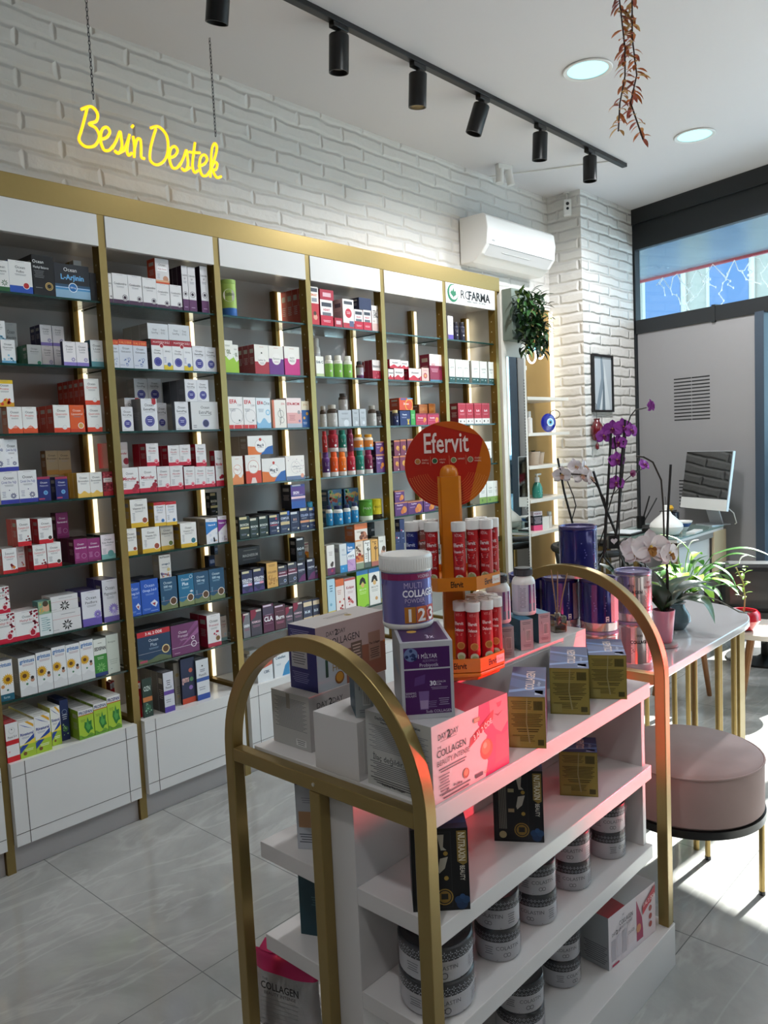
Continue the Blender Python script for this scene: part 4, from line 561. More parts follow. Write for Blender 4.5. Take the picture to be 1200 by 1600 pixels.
ITEMS = [
('leafw',1.238,2.9420,2.1080,0.0577,0.0540,0.1077,1,'first from left, top shelf, first bay',11),
('folbo',1.309,2.9420,2.1080,0.0831,0.0742,0.1151,1,'second from left, top shelf, first bay',11),
('methyl',1.395,2.9420,2.1080,0.0824,0.0642,0.1455,2,'third from left, top shelf, first bay',11),
('larj',1.506,2.9420,2.1080,0.1383,0.0742,0.1274,1,'fourth from left, top shelf, first bay',11),
('gymw',1.593,3.0620,2.1080,0.0328,0.0342,0.1765,1,'first of back row, top shelf, first bay',11),
('darkb',1.590,2.9420,2.1080,0.0266,0.0342,0.1067,1,'fifth from left, top shelf, first bay',11),
('querc',1.242,2.9420,1.8530,0.0500,0.0467,0.0834,1,'first from left, second shelf, first bay',12),
('oceang',1.308,3.0620,1.8530,0.0452,0.0422,0.1641,1,'first of back row, second shelf, first bay',12),
('oceang',1.350,2.9720,1.8530,0.0530,0.0432,0.0751,2,'second from left, second shelf, first bay',12),
('htp',1.428,3.0320,1.8530,0.0452,0.0421,0.0834,1,'second of back row, second shelf, first bay',12),
('htp',1.472,2.9420,1.8530,0.0502,0.0212,0.0910,1,'third from left, second shelf, first bay',12),
('htp',1.481,3.0420,1.8530,0.0464,0.0433,0.0853,1,'third of back row, second shelf, first bay',12),
('htp',1.523,2.9420,1.8530,0.0489,0.0456,0.0917,1,'fourth from left, second shelf, first bay',12),
('lliz',1.584,2.9420,1.8530,0.0512,0.0478,0.1031,1,'fifth from left, second shelf, first bay',12),
('querc',1.225,2.9720,1.9370,0.0496,0.0463,0.0702,1,'first stacked from left, second shelf, first bay',12),
('htp',1.428,3.0320,1.9370,0.0452,0.0421,0.0781,2,'second stacked from left, second shelf, first bay',12),
('htp',1.481,3.0420,1.9389,0.0464,0.0433,0.0768,1,'third stacked from left, second shelf, first bay',12),
('proz',1.245,2.9420,1.6000,0.0527,0.0493,0.0958,1,'first from left, third shelf, first bay',13),
('proz',1.299,2.9420,1.6000,0.0530,0.0496,0.0960,1,'second from left, third shelf, first bay',13),
('quero',1.420,2.9420,1.6000,0.0619,0.0580,0.1036,3,'third from left, third shelf, first bay',13),
('orang',1.482,2.9420,1.6000,0.0587,0.0549,0.1039,1,'fourth from left, third shelf, first bay',13),
('quero',1.552,2.9420,1.6000,0.0613,0.0574,0.1043,1,'fifth from left, third shelf, first bay',13),
('prozy',1.217,2.9420,1.6964,0.0608,0.0570,0.0954,1,'first stacked from left, third shelf, first bay',13),
('quero',1.550,2.9420,1.7049,0.0610,0.0434,0.1011,5,'second stacked from left, third shelf, first bay',13),
('corek',1.204,2.9420,1.3460,0.0652,0.0611,0.1172,1,'first from left, fourth shelf, first bay',14),
('corek',1.272,2.9420,1.3460,0.0675,0.0633,0.1181,1,'second from left, fourth shelf, first bay',14),
('navyd',1.331,2.9420,1.3460,0.0482,0.0450,0.0909,1,'third from left, fourth shelf, first bay',14),
('navyd',1.399,2.9420,1.3460,0.0474,0.0442,0.0868,1,'fourth from left, fourth shelf, first bay',14),
('bromd',1.416,3.0420,1.3460,0.0475,0.0444,0.0937,1,'first of back row, fourth shelf, first bay',14),
('bromd',1.466,3.0420,1.3460,0.0513,0.0479,0.0907,1,'second of back row, fourth shelf, first bay',14),
('brom',1.487,2.9420,1.3460,0.0516,0.0319,0.0962,3,'fifth from left, fourth shelf, first bay',14),
('brom',1.539,2.9420,1.3460,0.0502,0.0469,0.0958,1,'sixth from left, fourth shelf, first bay',14),
('rhod',1.588,2.9420,1.3460,0.0418,0.0389,0.0954,1,'seventh from left, fourth shelf, first bay',14),
('bromd',1.466,3.0420,1.4373,0.0513,0.0479,0.0954,1,'fourth stacked from left, fourth shelf, first bay',14),
('bromd',1.416,3.0420,1.4403,0.0475,0.0444,0.0943,1,'third stacked from left, fourth shelf, first bay',14),
('corek',1.166,2.9420,1.4638,0.0663,0.0622,0.1182,1,'first stacked from left, fourth shelf, first bay',14),
('corek',1.230,2.9620,1.4647,0.0458,0.0427,0.1140,1,'second stacked from left, fourth shelf, first bay',14),
('imun',1.184,2.9420,1.0940,0.0519,0.0485,0.0914,2,'first from left, fifth shelf, first bay',15),
('imun',1.237,2.9720,1.0940,0.0279,0.0342,0.0925,1,'second from left, fifth shelf, first bay',15),
('coenb',1.294,2.9420,1.0940,0.0501,0.0468,0.0917,3,'third from left, fifth shelf, first bay',15),
('coen',1.349,2.9420,1.0940,0.0539,0.0504,0.0922,1,'fourth from left, fifth shelf, first bay',15),
('resv',1.455,2.9420,1.0940,0.0538,0.0503,0.0942,3,'fifth from left, fifth shelf, first bay',15),
('resv',1.509,2.9420,1.0940,0.0525,0.0491,0.0903,3,'sixth from left, fifth shelf, first bay',15),
('kids',1.569,2.9420,1.0940,0.0599,0.0561,0.0985,2,'seventh from left, fifth shelf, first bay',15),
('coen',1.323,2.9420,1.1868,0.0531,0.0496,0.0946,2,'second stacked from left, fifth shelf, first bay',15),
('coenb',1.243,2.9420,1.1871,0.0487,0.0454,0.0998,2,'first stacked from left, fifth shelf, first bay',15),
('resv',1.437,3.0420,1.1888,0.0489,0.0457,0.1010,1,'third stacked from left, fifth shelf, first bay',15),
('b12',1.144,2.9420,0.8420,0.0772,0.0742,0.1110,1,'first from left, sixth shelf, first bay',16),
('b12',1.226,2.9420,0.8420,0.0859,0.0742,0.1065,1,'second from left, sixth shelf, first bay',16),
('child',1.296,2.9420,0.8420,0.0495,0.0462,0.1297,1,'third from left, sixth shelf, first bay',16),
('lyingw',1.378,2.9420,0.8420,0.1116,0.0742,0.0809,1,'fourth from left, sixth shelf, first bay',16),
('pasi',1.480,2.9420,0.8420,0.0788,0.0642,0.1379,2,'fifth from left, sixth shelf, first bay',16),
('viol',1.562,2.9420,0.8420,0.0655,0.0614,0.1704,2,'sixth from left, sixth shelf, first bay',16),
('lyingw',1.373,2.9420,0.9235,0.1071,0.0742,0.0576,1,'second stacked from left, sixth shelf, first bay',16),
('b12',1.138,2.9420,0.9536,0.0655,0.0614,0.0962,1,'first stacked from left, sixth shelf, first bay',16),
('grint',1.132,2.9420,0.6330,0.0543,0.0507,0.1488,1,'first from left, lowest shelf, first bay',17),
('grin',1.213,2.9420,0.6330,0.0626,0.0544,0.1445,4,'second from left, lowest shelf, first bay',17),
('grin',1.276,2.9420,0.6330,0.0586,0.0544,0.1494,4,'third from left, lowest shelf, first bay',17),
('grin',1.334,2.9420,0.6330,0.0540,0.0505,0.1561,4,'fourth from left, lowest shelf, first bay',17),
('grin',1.390,2.9420,0.6330,0.0555,0.0520,0.1538,4,'fifth from left, lowest shelf, first bay',17),
('grin',1.446,2.9420,0.6330,0.0543,0.0508,0.1568,4,'sixth from left, lowest shelf, first bay',17),
('sedi',1.501,2.9420,0.6330,0.0531,0.0497,0.1502,2,'seventh from left, lowest shelf, first bay',17),
('palegr',1.555,2.9420,0.6330,0.0520,0.0486,0.1569,2,'eighth from left, lowest shelf, first bay',17),
('phen',1.127,2.9150,0.4130,0.0449,0.0418,0.1443,3,'first from left, cabinet top, first bay',18),
('rina',1.180,2.9150,0.4130,0.0571,0.0534,0.1339,4,'second from left, cabinet top, first bay',18),
('rina',1.239,2.9150,0.4130,0.0589,0.0552,0.1407,4,'third from left, cabinet top, first bay',18),
('rina',1.303,2.9450,0.4130,0.0366,0.0342,0.1489,3,'fourth from left, cabinet top, first bay',18),
('navyg',1.348,2.9650,0.4130,0.0325,0.0342,0.1601,3,'first of back row, cabinet top, first bay',18),
('pros',1.408,2.9150,0.4130,0.0615,0.0576,0.1152,4,'fifth from left, cabinet top, first bay',18),
('pros',1.469,2.9150,0.4130,0.0554,0.0518,0.1240,4,'sixth from left, cabinet top, first bay',18),
('pros',1.527,2.9150,0.4130,0.0569,0.0533,0.1366,4,'seventh from left, cabinet top, first bay',18),
('redp',1.595,3.0550,0.4130,0.0091,0.0342,0.1511,1,'second of back row, cabinet top, first bay',18),
('redp',1.605,3.0550,0.4130,0.0088,0.0342,0.1545,1,'third of back row, cabinet top, first bay',18),
('cosa',1.656,2.9420,2.1080,0.0243,0.0342,0.1145,1,'first from left, top shelf, second bay',21),
('cosa',1.705,2.9420,2.1080,0.0677,0.0635,0.1185,1,'second from left, top shelf, second bay',21),
('cosa',1.771,2.9420,2.1080,0.0611,0.0572,0.1191,1,'third from left, top shelf, second bay',21),
('cosa',1.837,2.9420,2.1080,0.0647,0.0607,0.1168,1,'fourth from left, top shelf, second bay',21),
('cosa',1.900,2.9420,2.1080,0.0604,0.0566,0.1006,1,'fifth from left, top shelf, second bay',21),
('cosa',1.962,2.9420,2.1080,0.0569,0.0533,0.1024,1,'sixth from left, top shelf, second bay',21),
('plumt',2.011,2.9420,2.1080,0.0290,0.0342,0.1889,3,'seventh from left, top shelf, second bay',21),
('plumt',2.046,2.9420,2.1080,0.0377,0.0350,0.1880,1,'eighth from left, top shelf, second bay',21),
('plumt',2.109,2.9420,2.1080,0.0370,0.0344,0.1991,2,'ninth from left, top shelf, second bay',21),
('baby',1.903,2.9420,2.2092,0.0646,0.0606,0.1020,1,'first stacked from left, top shelf, second bay',21),
('iki',1.661,2.9420,1.8530,0.0332,0.0342,0.1102,1,'first from left, second shelf, second bay',22),
('iki',1.709,2.9420,1.8530,0.0612,0.0573,0.1136,1,'second from left, second shelf, second bay',22),
('iki',1.773,2.9420,1.8530,0.0637,0.0597,0.1125,1,'third from left, second shelf, second bay',22),
('muht',1.875,2.9420,1.8530,0.0980,0.0642,0.1242,2,'fourth from left, second shelf, second bay',22),
('muht',1.974,2.9420,1.8530,0.0976,0.0742,0.1252,1,'fifth from left, second shelf, second bay',22),
('emag',2.058,2.9420,1.8530,0.0656,0.0615,0.1085,1,'sixth from left, second shelf, second bay',22),
('emag',2.120,2.9420,1.8530,0.0569,0.0532,0.1067,1,'seventh from left, second shelf, second bay',22),
('emagt',1.863,2.9420,1.9778,0.0965,0.0642,0.0643,3,'first stacked from left, second shelf, second bay',22),
('emagt',1.965,2.9420,1.9788,0.1041,0.0742,0.0659,1,'second stacked from left, second shelf, second bay',22),
('emag',1.694,2.9420,1.6000,0.0512,0.0479,0.0973,1,'first from left, third shelf, second bay',23),
('emagr',1.765,3.0170,1.6000,0.0709,0.0742,0.1395,1,'first of back row, third shelf, second bay',23),
('emagr',1.796,2.9420,1.6000,0.0744,0.0722,0.1318,1,'second from left, third shelf, second bay',23),
('emag',1.843,3.0720,1.6000,0.0636,0.0597,0.1301,1,'second of back row, third shelf, second bay',23),
('emag',1.901,3.0170,1.6000,0.0501,0.0468,0.1192,1,'third of back row, third shelf, second bay',23),
('emag',1.909,3.0720,1.6000,0.0655,0.0614,0.1307,1,'fourth of back row, third shelf, second bay',23),
('emag',1.952,2.9420,1.6000,0.0670,0.0235,0.1199,1,'third from left, third shelf, second bay',23),
('emagw',2.069,2.9420,1.6000,0.1408,0.0742,0.1208,1,'fourth from left, third shelf, second bay',23),
('emag',2.006,2.9420,1.7214,0.0612,0.0573,0.0951,3,'third stacked from left, third shelf, second bay',23),
('emag',2.067,2.9420,1.7214,0.0595,0.0557,0.0940,1,'fourth stacked from left, third shelf, second bay',23),
('emag',1.843,3.0720,1.7307,0.0636,0.0597,0.0953,1,'first stacked from left, third shelf, second bay',23),
('emag',1.909,3.0720,1.7313,0.0655,0.0614,0.0966,1,'second stacked from left, third shelf, second bay',23),
('micw',1.685,2.9420,1.3460,0.0799,0.0742,0.1056,1,'first from left, fourth shelf, second bay',24),
('micw',1.768,2.9420,1.3460,0.0814,0.0742,0.1066,1,'second from left, fourth shelf, second bay',24),
('mic',1.842,2.9420,1.3460,0.0608,0.0569,0.1027,1,'third from left, fourth shelf, second bay',24),
('mic',1.905,2.9420,1.3460,0.0625,0.0585,0.1022,1,'fourth from left, fourth shelf, second bay',24),
('mic',1.970,2.9420,1.3460,0.0545,0.0510,0.0961,1,'fifth from left, fourth shelf, second bay',24),
('mic',2.026,2.9420,1.3460,0.0553,0.0517,0.0932,1,'sixth from left, fourth shelf, second bay',24),
('mic',2.078,2.9420,1.3460,0.0469,0.0438,0.0905,1,'seventh from left, fourth shelf, second bay',24),
('mict',2.128,2.9420,1.3460,0.0417,0.0388,0.1588,1,'eighth from left, fourth shelf, second bay',24),
('mic',2.035,2.9420,1.4398,0.0531,0.0497,0.0970,2,'fifth stacked from left, fourth shelf, second bay',24),
('mic',1.899,2.9420,1.4488,0.0558,0.0522,0.0868,2,'third stacked from left, fourth shelf, second bay',24),
('mic',1.955,2.9420,1.4488,0.0540,0.0505,0.0878,1,'fourth stacked from left, fourth shelf, second bay',24),
('micd',1.696,3.0020,1.4522,0.0460,0.0394,0.1050,4,'first stacked from left, fourth shelf, second bay',24),
('mic',1.797,2.9420,1.4532,0.0569,0.0532,0.0937,2,'second stacked from left, fourth shelf, second bay',24),
('vitd',1.670,2.9420,1.0940,0.0521,0.0487,0.1105,1,'first from left, fifth shelf, second bay',25),
('vitd',1.762,2.9420,1.0940,0.0832,0.0642,0.1058,2,'second from left, fifth shelf, second bay',25),
('vitg',1.851,2.9620,1.0940,0.0619,0.0580,0.1036,1,'third from left, fifth shelf, second bay',25),
('vitb',1.945,2.9420,1.0940,0.0805,0.0642,0.1055,3,'fourth from left, fifth shelf, second bay',25),
('vblue',2.066,2.9420,1.0940,0.0610,0.0572,0.1127,3,'fifth from left, fifth shelf, second bay',25),
('vpurp',2.125,2.9420,1.0940,0.0474,0.0442,0.1178,3,'sixth from left, fifth shelf, second bay',25),
('vitr',1.867,2.9420,1.1982,0.0513,0.0479,0.0996,2,'third stacked from left, fifth shelf, second bay',25),
('vitr',1.812,2.9420,1.2004,0.0546,0.0510,0.0994,2,'second stacked from left, fifth shelf, second bay',25),
('vitd',1.716,2.9420,1.2051,0.0784,0.0642,0.1160,2,'first stacked from left, fifth shelf, second bay',25),
('biox',2.129,3.0020,1.2124,0.0379,0.0352,0.1045,1,'fourth stacked from left, fifth shelf, second bay',25),
('omeb',1.670,2.9420,0.8420,0.0488,0.0456,0.1376,2,'first from left, sixth shelf, second bay',26),
('omeb',1.738,2.9420,0.8420,0.0814,0.0642,0.1429,2,'second from left, sixth shelf, second bay',26),
('omet',1.829,2.9420,0.8420,0.0801,0.0642,0.1368,2,'third from left, sixth shelf, second bay',26),
('omel',1.915,2.9420,0.8420,0.0767,0.0642,0.1375,2,'fourth from left, sixth shelf, second bay',26),
('omet',1.994,2.9420,0.8420,0.0778,0.0642,0.1367,2,'fifth from left, sixth shelf, second bay',26),
('omet',2.076,2.9420,0.8420,0.0805,0.0382,0.1388,2,'sixth from left, sixth shelf, second bay',26),
('krea',2.112,3.0220,0.8420,0.0333,0.0342,0.1243,1,'first of back row, sixth shelf, second bay',26),
('krea',2.112,3.0220,0.9669,0.0333,0.0342,0.0620,1,'second stacked from left, sixth shelf, second bay',26),
('ome3',1.819,2.9420,0.9794,0.0551,0.0515,0.0970,1,'first stacked from left, sixth shelf, second bay',26),
('krea',2.139,3.0220,1.0295,0.0187,0.0342,0.0444,1,'third stacked from left, sixth shelf, second bay',26),
('aloff',1.742,2.9420,0.6330,0.1550,0.0642,0.1369,2,'first from left, lowest shelf, second bay',27),
('pren',1.893,2.9420,0.6330,0.1385,0.0642,0.1340,2,'second from left, lowest shelf, second bay',27),
('pine',2.044,2.9420,0.6330,0.0713,0.0642,0.1443,2,'third from left, lowest shelf, second bay',27),
('greyt',2.132,2.9920,0.6330,0.0326,0.0342,0.1141,3,'first of back row, lowest shelf, second bay',27),
('redp',1.662,2.9550,0.4130,0.0203,0.0342,0.1525,1,'first from left, cabinet top, second bay',28),
('dkgr',1.689,2.9350,0.4130,0.0439,0.0082,0.1625,1,'second from left, cabinet top, second bay',28),
('whpu',1.779,2.9150,0.4130,0.0486,0.0454,0.1707,4,'third from left, cabinet top, second bay',28),
('beig',1.861,2.9750,0.4130,0.0332,0.0342,0.1830,2,'first of back row, cabinet top, second bay',28),
('navr',1.896,2.9450,0.4130,0.0693,0.0132,0.1989,1,'fourth from left, cabinet top, second bay',28),
('whbl',1.964,2.9350,0.4130,0.0647,0.0607,0.1796,2,'fifth from left, cabinet top, second bay',28),
('oilw',2.228,2.9620,1.8530,0.0570,0.0533,0.1466,1,'first from left, second shelf, third bay',32),
('oilw',2.279,2.9720,1.8530,0.0327,0.0342,0.1308,1,'second from left, second shelf, third bay',32),
('lad2',2.407,2.9420,1.8530,0.0841,0.0434,0.1349,5,'third from left, second shelf, third bay',32),
('ladp',2.495,2.9420,1.8530,0.0890,0.0742,0.1342,1,'fourth from left, second shelf, third bay',32),
('ladm',2.594,2.9420,1.8530,0.0966,0.0742,0.1369,1,'fifth from left, second shelf, third bay',32),
('efa',2.238,2.9420,1.6000,0.0827,0.0742,0.1453,1,'first from left, third shelf, third bay',33),
('efa',2.318,2.9420,1.6000,0.0705,0.0742,0.1433,1,'second from left, third shelf, third bay',33),
('efao',2.399,2.9420,1.6000,0.0844,0.0742,0.1413,1,'third from left, third shelf, third bay',33),
('efav',2.495,2.9420,1.6000,0.0836,0.0742,0.1333,1,'fourth from left, third shelf, third bay',33),
('efam',2.589,2.9420,1.6000,0.0949,0.0742,0.1435,1,'fifth from left, third shelf, third bay',33),
('efab',2.663,2.9420,1.6000,0.0500,0.0467,0.1287,1,'sixth from left, third shelf, third bay',33),
('magc',2.227,2.9420,1.3460,0.0648,0.0608,0.1295,1,'first from left, fourth shelf, third bay',34),
('magr',2.319,2.9420,1.3460,0.0897,0.0742,0.1315,1,'second from left, fourth shelf, third bay',34),
('magb',2.441,2.9420,1.3460,0.1431,0.0742,0.1113,1,'third from left, fourth shelf, third bay',34),
('magd',2.577,2.9420,1.3460,0.1198,0.0742,0.1178,1,'fourth from left, fourth shelf, third bay',34),
('magb',2.368,2.9420,1.4781,0.1482,0.0642,0.0873,3,'first stacked from left, fourth shelf, third bay',34),
('bioxg',2.247,2.9420,1.0940,0.0584,0.0547,0.1036,1,'first from left, fifth shelf, third bay',35),
('bioxs',2.304,2.9420,1.0940,0.0486,0.0454,0.0920,1,'second from left, fifth shelf, third bay',35),
('bioxs',2.360,2.9420,1.0940,0.0535,0.0500,0.0955,1,'third from left, fifth shelf, third bay',35),
('omna',2.426,2.9420,1.0940,0.0627,0.0588,0.0952,3,'fourth from left, fifth shelf, third bay',35),
('nagold',2.492,2.9420,1.0940,0.0603,0.0565,0.1043,3,'fifth from left, fifth shelf, third bay',35),
('nab',2.556,2.9420,1.0940,0.0577,0.0540,0.0984,1,'sixth from left, fifth shelf, third bay',35),
('nacop',2.619,2.9420,1.0940,0.0591,0.0553,0.1115,2,'seventh from left, fifth shelf, third bay',35),
('naye',2.669,2.9420,1.0940,0.0363,0.0342,0.1089,1,'eighth from left, fifth shelf, third bay',35),
('skin',2.585,2.9420,1.2061,0.0915,0.0742,0.1161,1,'first stacked from left, fifth shelf, third bay',35),
('kera',2.244,2.9420,0.8420,0.0624,0.0585,0.1022,3,'first from left, sixth shelf, third bay',36),
('kera',2.312,2.9420,0.8420,0.0641,0.0601,0.1042,3,'second from left, sixth shelf, third bay',36),
('cgold',2.394,2.9420,0.8420,0.0662,0.0621,0.1199,3,'third from left, sixth shelf, third bay',36),
('chrom',2.459,2.9420,0.8420,0.0559,0.0523,0.0951,3,'fourth from left, sixth shelf, third bay',36),
('chrom',2.521,2.9420,0.8420,0.0572,0.0536,0.1020,3,'fifth from left, sixth shelf, third bay',36),
('carn',2.579,2.9420,0.8420,0.0502,0.0469,0.0938,2,'sixth from left, sixth shelf, third bay',36),
('carn',2.644,2.9420,0.8420,0.0519,0.0282,0.1034,2,'seventh from left, sixth shelf, third bay',36),
('yellc',2.661,3.0020,0.8420,0.0526,0.0491,0.0915,1,'first of back row, sixth shelf, third bay',36),
('carn',2.679,2.9420,0.8420,0.0168,0.0342,0.0604,1,'eighth from left, sixth shelf, third bay',36),
('yellc',2.661,3.0020,0.9341,0.0526,0.0491,0.0882,1,'third stacked from left, sixth shelf, third bay',36),
('coq',2.581,2.9420,0.9364,0.0543,0.0507,0.1235,1,'second stacked from left, sixth shelf, third bay',36),
('magx',2.326,3.0220,0.9625,0.1288,0.0742,0.0781,1,'first stacked from left, sixth shelf, third bay',36),
('green7',2.225,2.9420,0.6330,0.0402,0.0374,0.1158,2,'first from left, lowest shelf, third bay',37),
('whey',2.282,2.9420,0.6330,0.0636,0.0596,0.1233,3,'second from left, lowest shelf, third bay',37),
('cla',2.356,2.9420,0.6330,0.0655,0.0614,0.1342,3,'third from left, lowest shelf, third bay',37),
('burn',2.427,2.9420,0.6330,0.0654,0.0613,0.1182,2,'fourth from left, lowest shelf, third bay',37),
('whey',2.485,2.9420,0.6330,0.0466,0.0435,0.0982,2,'fifth from left, lowest shelf, third bay',37),
('whey',2.542,2.9420,0.6330,0.0600,0.0562,0.1101,2,'sixth from left, lowest shelf, third bay',37),
('m3m',2.607,2.9420,0.6330,0.0594,0.0556,0.1082,2,'seventh from left, lowest shelf, third bay',37),
('m3m',2.665,2.9420,0.6330,0.0460,0.0429,0.1073,2,'eighth from left, lowest shelf, third bay',37),
('ceber',2.296,2.9150,0.4130,0.0907,0.0742,0.1236,1,'first from left, cabinet top, third bay',38),
('plainw',2.320,3.0150,0.4130,0.0650,0.0610,0.1313,1,'first of back row, cabinet top, third bay',38),
('cebe',2.398,2.9150,0.4130,0.0944,0.0742,0.1220,1,'second from left, cabinet top, third bay',38),
('redby',2.762,2.9420,2.1080,0.0566,0.0434,0.1872,5,'first from left, top shelf, fourth bay',41),
('redbs',2.844,2.9420,2.1080,0.0852,0.0742,0.1295,1,'second from left, top shelf, fourth bay',41),
('redl',2.924,2.9420,2.1080,0.0555,0.0519,0.0469,1,'third from left, top shelf, fourth bay',41),
('whrc',3.000,2.9420,2.1080,0.0807,0.0742,0.1485,1,'fourth from left, top shelf, fourth bay',41),
('redbs',3.075,2.9420,2.1080,0.0633,0.0594,0.1029,1,'fifth from left, top shelf, fourth bay',41),
('redbs',3.141,2.9420,2.1080,0.0598,0.0560,0.1056,1,'sixth from left, top shelf, fourth bay',41),
('scrib',3.202,2.9420,2.1080,0.0501,0.0468,0.1352,1,'seventh from left, top shelf, fourth bay',41),
('navl',3.130,2.9420,2.2142,0.0942,0.0742,0.0617,1,'second stacked from left, top shelf, fourth bay',41),
('redl',2.850,2.9420,2.2381,0.0943,0.0742,0.0506,1,'first stacked from left, top shelf, fourth bay',41),
('whgr',2.777,2.9420,1.8530,0.0529,0.0494,0.1000,1,'first from left, second shelf, fourth bay',42),
('immb',3.191,3.0020,1.8530,0.0611,0.0572,0.0957,1,'first of back row, second shelf, fourth bay',42),
('immb',3.195,2.9420,1.8530,0.0639,0.0282,0.1002,2,'second from left, second shelf, fourth bay',42),
('grysil',2.936,2.9420,1.6000,0.0938,0.0742,0.0847,1,'first from left, third shelf, fourth bay',43),
('grysil',3.017,2.9420,1.6000,0.0483,0.0450,0.0881,1,'second from left, third shelf, fourth bay',43),
('grysil',3.071,2.9420,1.6000,0.0492,0.0459,0.0915,1,'third from left, third shelf, fourth bay',43),
('purpo',3.193,2.9420,1.3460,0.0682,0.0640,0.0991,1,'first from left, fourth shelf, fourth bay',44),
('purpo',3.193,2.9420,1.4457,0.0676,0.0635,0.0691,1,'first stacked from left, fourth shelf, fourth bay',44),
('toy',2.951,3.0620,1.0940,0.0997,0.0742,0.0862,1,'first of back row, fifth shelf, fourth bay',45),
('toy',3.075,3.0620,1.0940,0.1090,0.0742,0.0822,1,'second of back row, fifth shelf, fourth bay',45),
('toy',3.075,3.0620,1.1768,0.1090,0.0742,0.0908,1,'second stacked from left, fifth shelf, fourth bay',45),
('toy',2.951,3.0620,1.1808,0.0997,0.0742,0.0889,1,'first stacked from left, fifth shelf, fourth bay',45),
('treew',2.783,2.9420,0.8420,0.0541,0.0506,0.1541,1,'first from left, sixth shelf, fourth bay',46),
('whblu',2.873,2.9420,0.8420,0.0512,0.0478,0.1495,2,'second from left, sixth shelf, fourth bay',46),
('blupk',2.931,2.9420,0.8420,0.0594,0.0556,0.1457,1,'third from left, sixth shelf, fourth bay',46),
('orbro',2.995,2.9420,0.8420,0.0583,0.0546,0.1481,1,'fourth from left, sixth shelf, fourth bay',46),
('girw',3.055,2.9420,0.8420,0.0496,0.0463,0.1443,1,'fifth from left, sixth shelf, fourth bay',46),
('giro',3.113,2.9420,0.8420,0.0557,0.0521,0.1443,1,'sixth from left, sixth shelf, fourth bay',46),
('babyg',3.175,2.9420,0.8420,0.0569,0.0532,0.1545,1,'seventh from left, sixth shelf, fourth bay',46),
('blkl',3.189,3.0420,0.8420,0.0757,0.0742,0.1282,1,'first of back row, sixth shelf, fourth bay',46),
('blkl',3.189,3.0420,0.9708,0.0757,0.0742,0.0972,1,'second stacked from left, sixth shelf, fourth bay',46),
('orwh',3.014,2.9420,0.9907,0.0976,0.0742,0.0937,1,'first stacked from left, sixth shelf, fourth bay',46),
('blul',2.774,2.9420,0.6330,0.0541,0.0506,0.1882,1,'first from left, lowest shelf, fourth bay',47),
('ortop',2.836,2.9420,0.6330,0.0599,0.0561,0.1785,1,'second from left, lowest shelf, fourth bay',47),
('pinkw',2.911,2.9420,0.6330,0.0805,0.0742,0.1734,1,'third from left, lowest shelf, fourth bay',47),
('green',3.007,2.9420,0.6330,0.0882,0.0742,0.1999,1,'fourth from left, lowest shelf, fourth bay',47),
('whar',3.100,2.9420,0.6330,0.0860,0.0742,0.2001,1,'fifth from left, lowest shelf, fourth bay',47),
('blul',3.170,2.9420,0.6330,0.0414,0.0386,0.1970,1,'sixth from left, lowest shelf, fourth bay',47),
('immw',3.311,2.9420,1.8530,0.0425,0.0396,0.0564,1,'first from left, second shelf, fifth bay',52),
('immw',3.379,2.9420,1.8530,0.0815,0.0642,0.0625,2,'second from left, second shelf, fifth bay',52),
('immw',3.518,2.9420,1.8530,0.1080,0.0742,0.0678,1,'third from left, second shelf, fifth bay',52),
('pnkfr',3.610,2.9420,1.8530,0.0644,0.0604,0.0750,1,'fourth from left, second shelf, fifth bay',52),
('mar',3.710,2.9420,1.8530,0.1126,0.0742,0.1573,1,'fifth from left, second shelf, fifth bay',52),
('immw',3.350,2.9420,1.9161,0.0914,0.0742,0.0475,1,'first stacked from left, second shelf, fifth bay',52),
('immw',3.430,2.9420,1.9161,0.0635,0.0595,0.0441,1,'second stacked from left, second shelf, fifth bay',52),
('navx',3.415,2.9420,1.6000,0.0884,0.0742,0.0812,1,'first from left, third shelf, fifth bay',53),
('grnb',3.484,2.9420,1.6000,0.0395,0.0368,0.0848,1,'second from left, third shelf, fifth bay',53),
('magor',3.558,2.9420,1.6000,0.0984,0.0742,0.0665,1,'third from left, third shelf, fifth bay',53),
('magor',3.667,2.9420,1.6000,0.1078,0.0742,0.0662,1,'fourth from left, third shelf, fifth bay',53),
('ambr',3.652,3.0020,1.6668,0.0772,0.0742,0.0556,1,'second stacked from left, third shelf, fifth bay',53),
('ambr',3.734,3.0020,1.6668,0.0631,0.0592,0.0602,1,'third stacked from left, third shelf, fifth bay',53),
('orgbx',3.428,2.9420,1.6854,0.1163,0.0742,0.0676,1,'first stacked from left, third shelf, fifth bay',53),
('orp',3.324,2.9420,1.3460,0.0485,0.0452,0.0832,1,'first from left, fourth shelf, fifth bay',54),
('orp',3.384,2.9420,1.3460,0.0604,0.0566,0.0842,1,'second from left, fourth shelf, fifth bay',54),
('orp',3.456,2.9420,1.3460,0.0731,0.0742,0.0849,1,'third from left, fourth shelf, fifth bay',54),
('orp',3.335,2.9420,1.4308,0.0486,0.0453,0.0871,1,'first stacked from left, fourth shelf, fifth bay',54),
('orp',3.389,2.9420,1.4308,0.0495,0.0462,0.0892,1,'second stacked from left, fourth shelf, fifth bay',54),
('orp',3.455,2.9420,1.4315,0.0646,0.0605,0.0904,1,'third stacked from left, fourth shelf, fifth bay',54),
('purpo',3.348,2.9420,1.0940,0.1091,0.0742,0.0750,1,'first from left, fifth shelf, fifth bay',55),
('purpo',3.472,2.9420,1.0940,0.1335,0.0742,0.0718,1,'second from left, fifth shelf, fifth bay',55),
('purpo',3.599,2.9420,1.0940,0.1065,0.0742,0.0687,1,'third from left, fifth shelf, fifth bay',55),
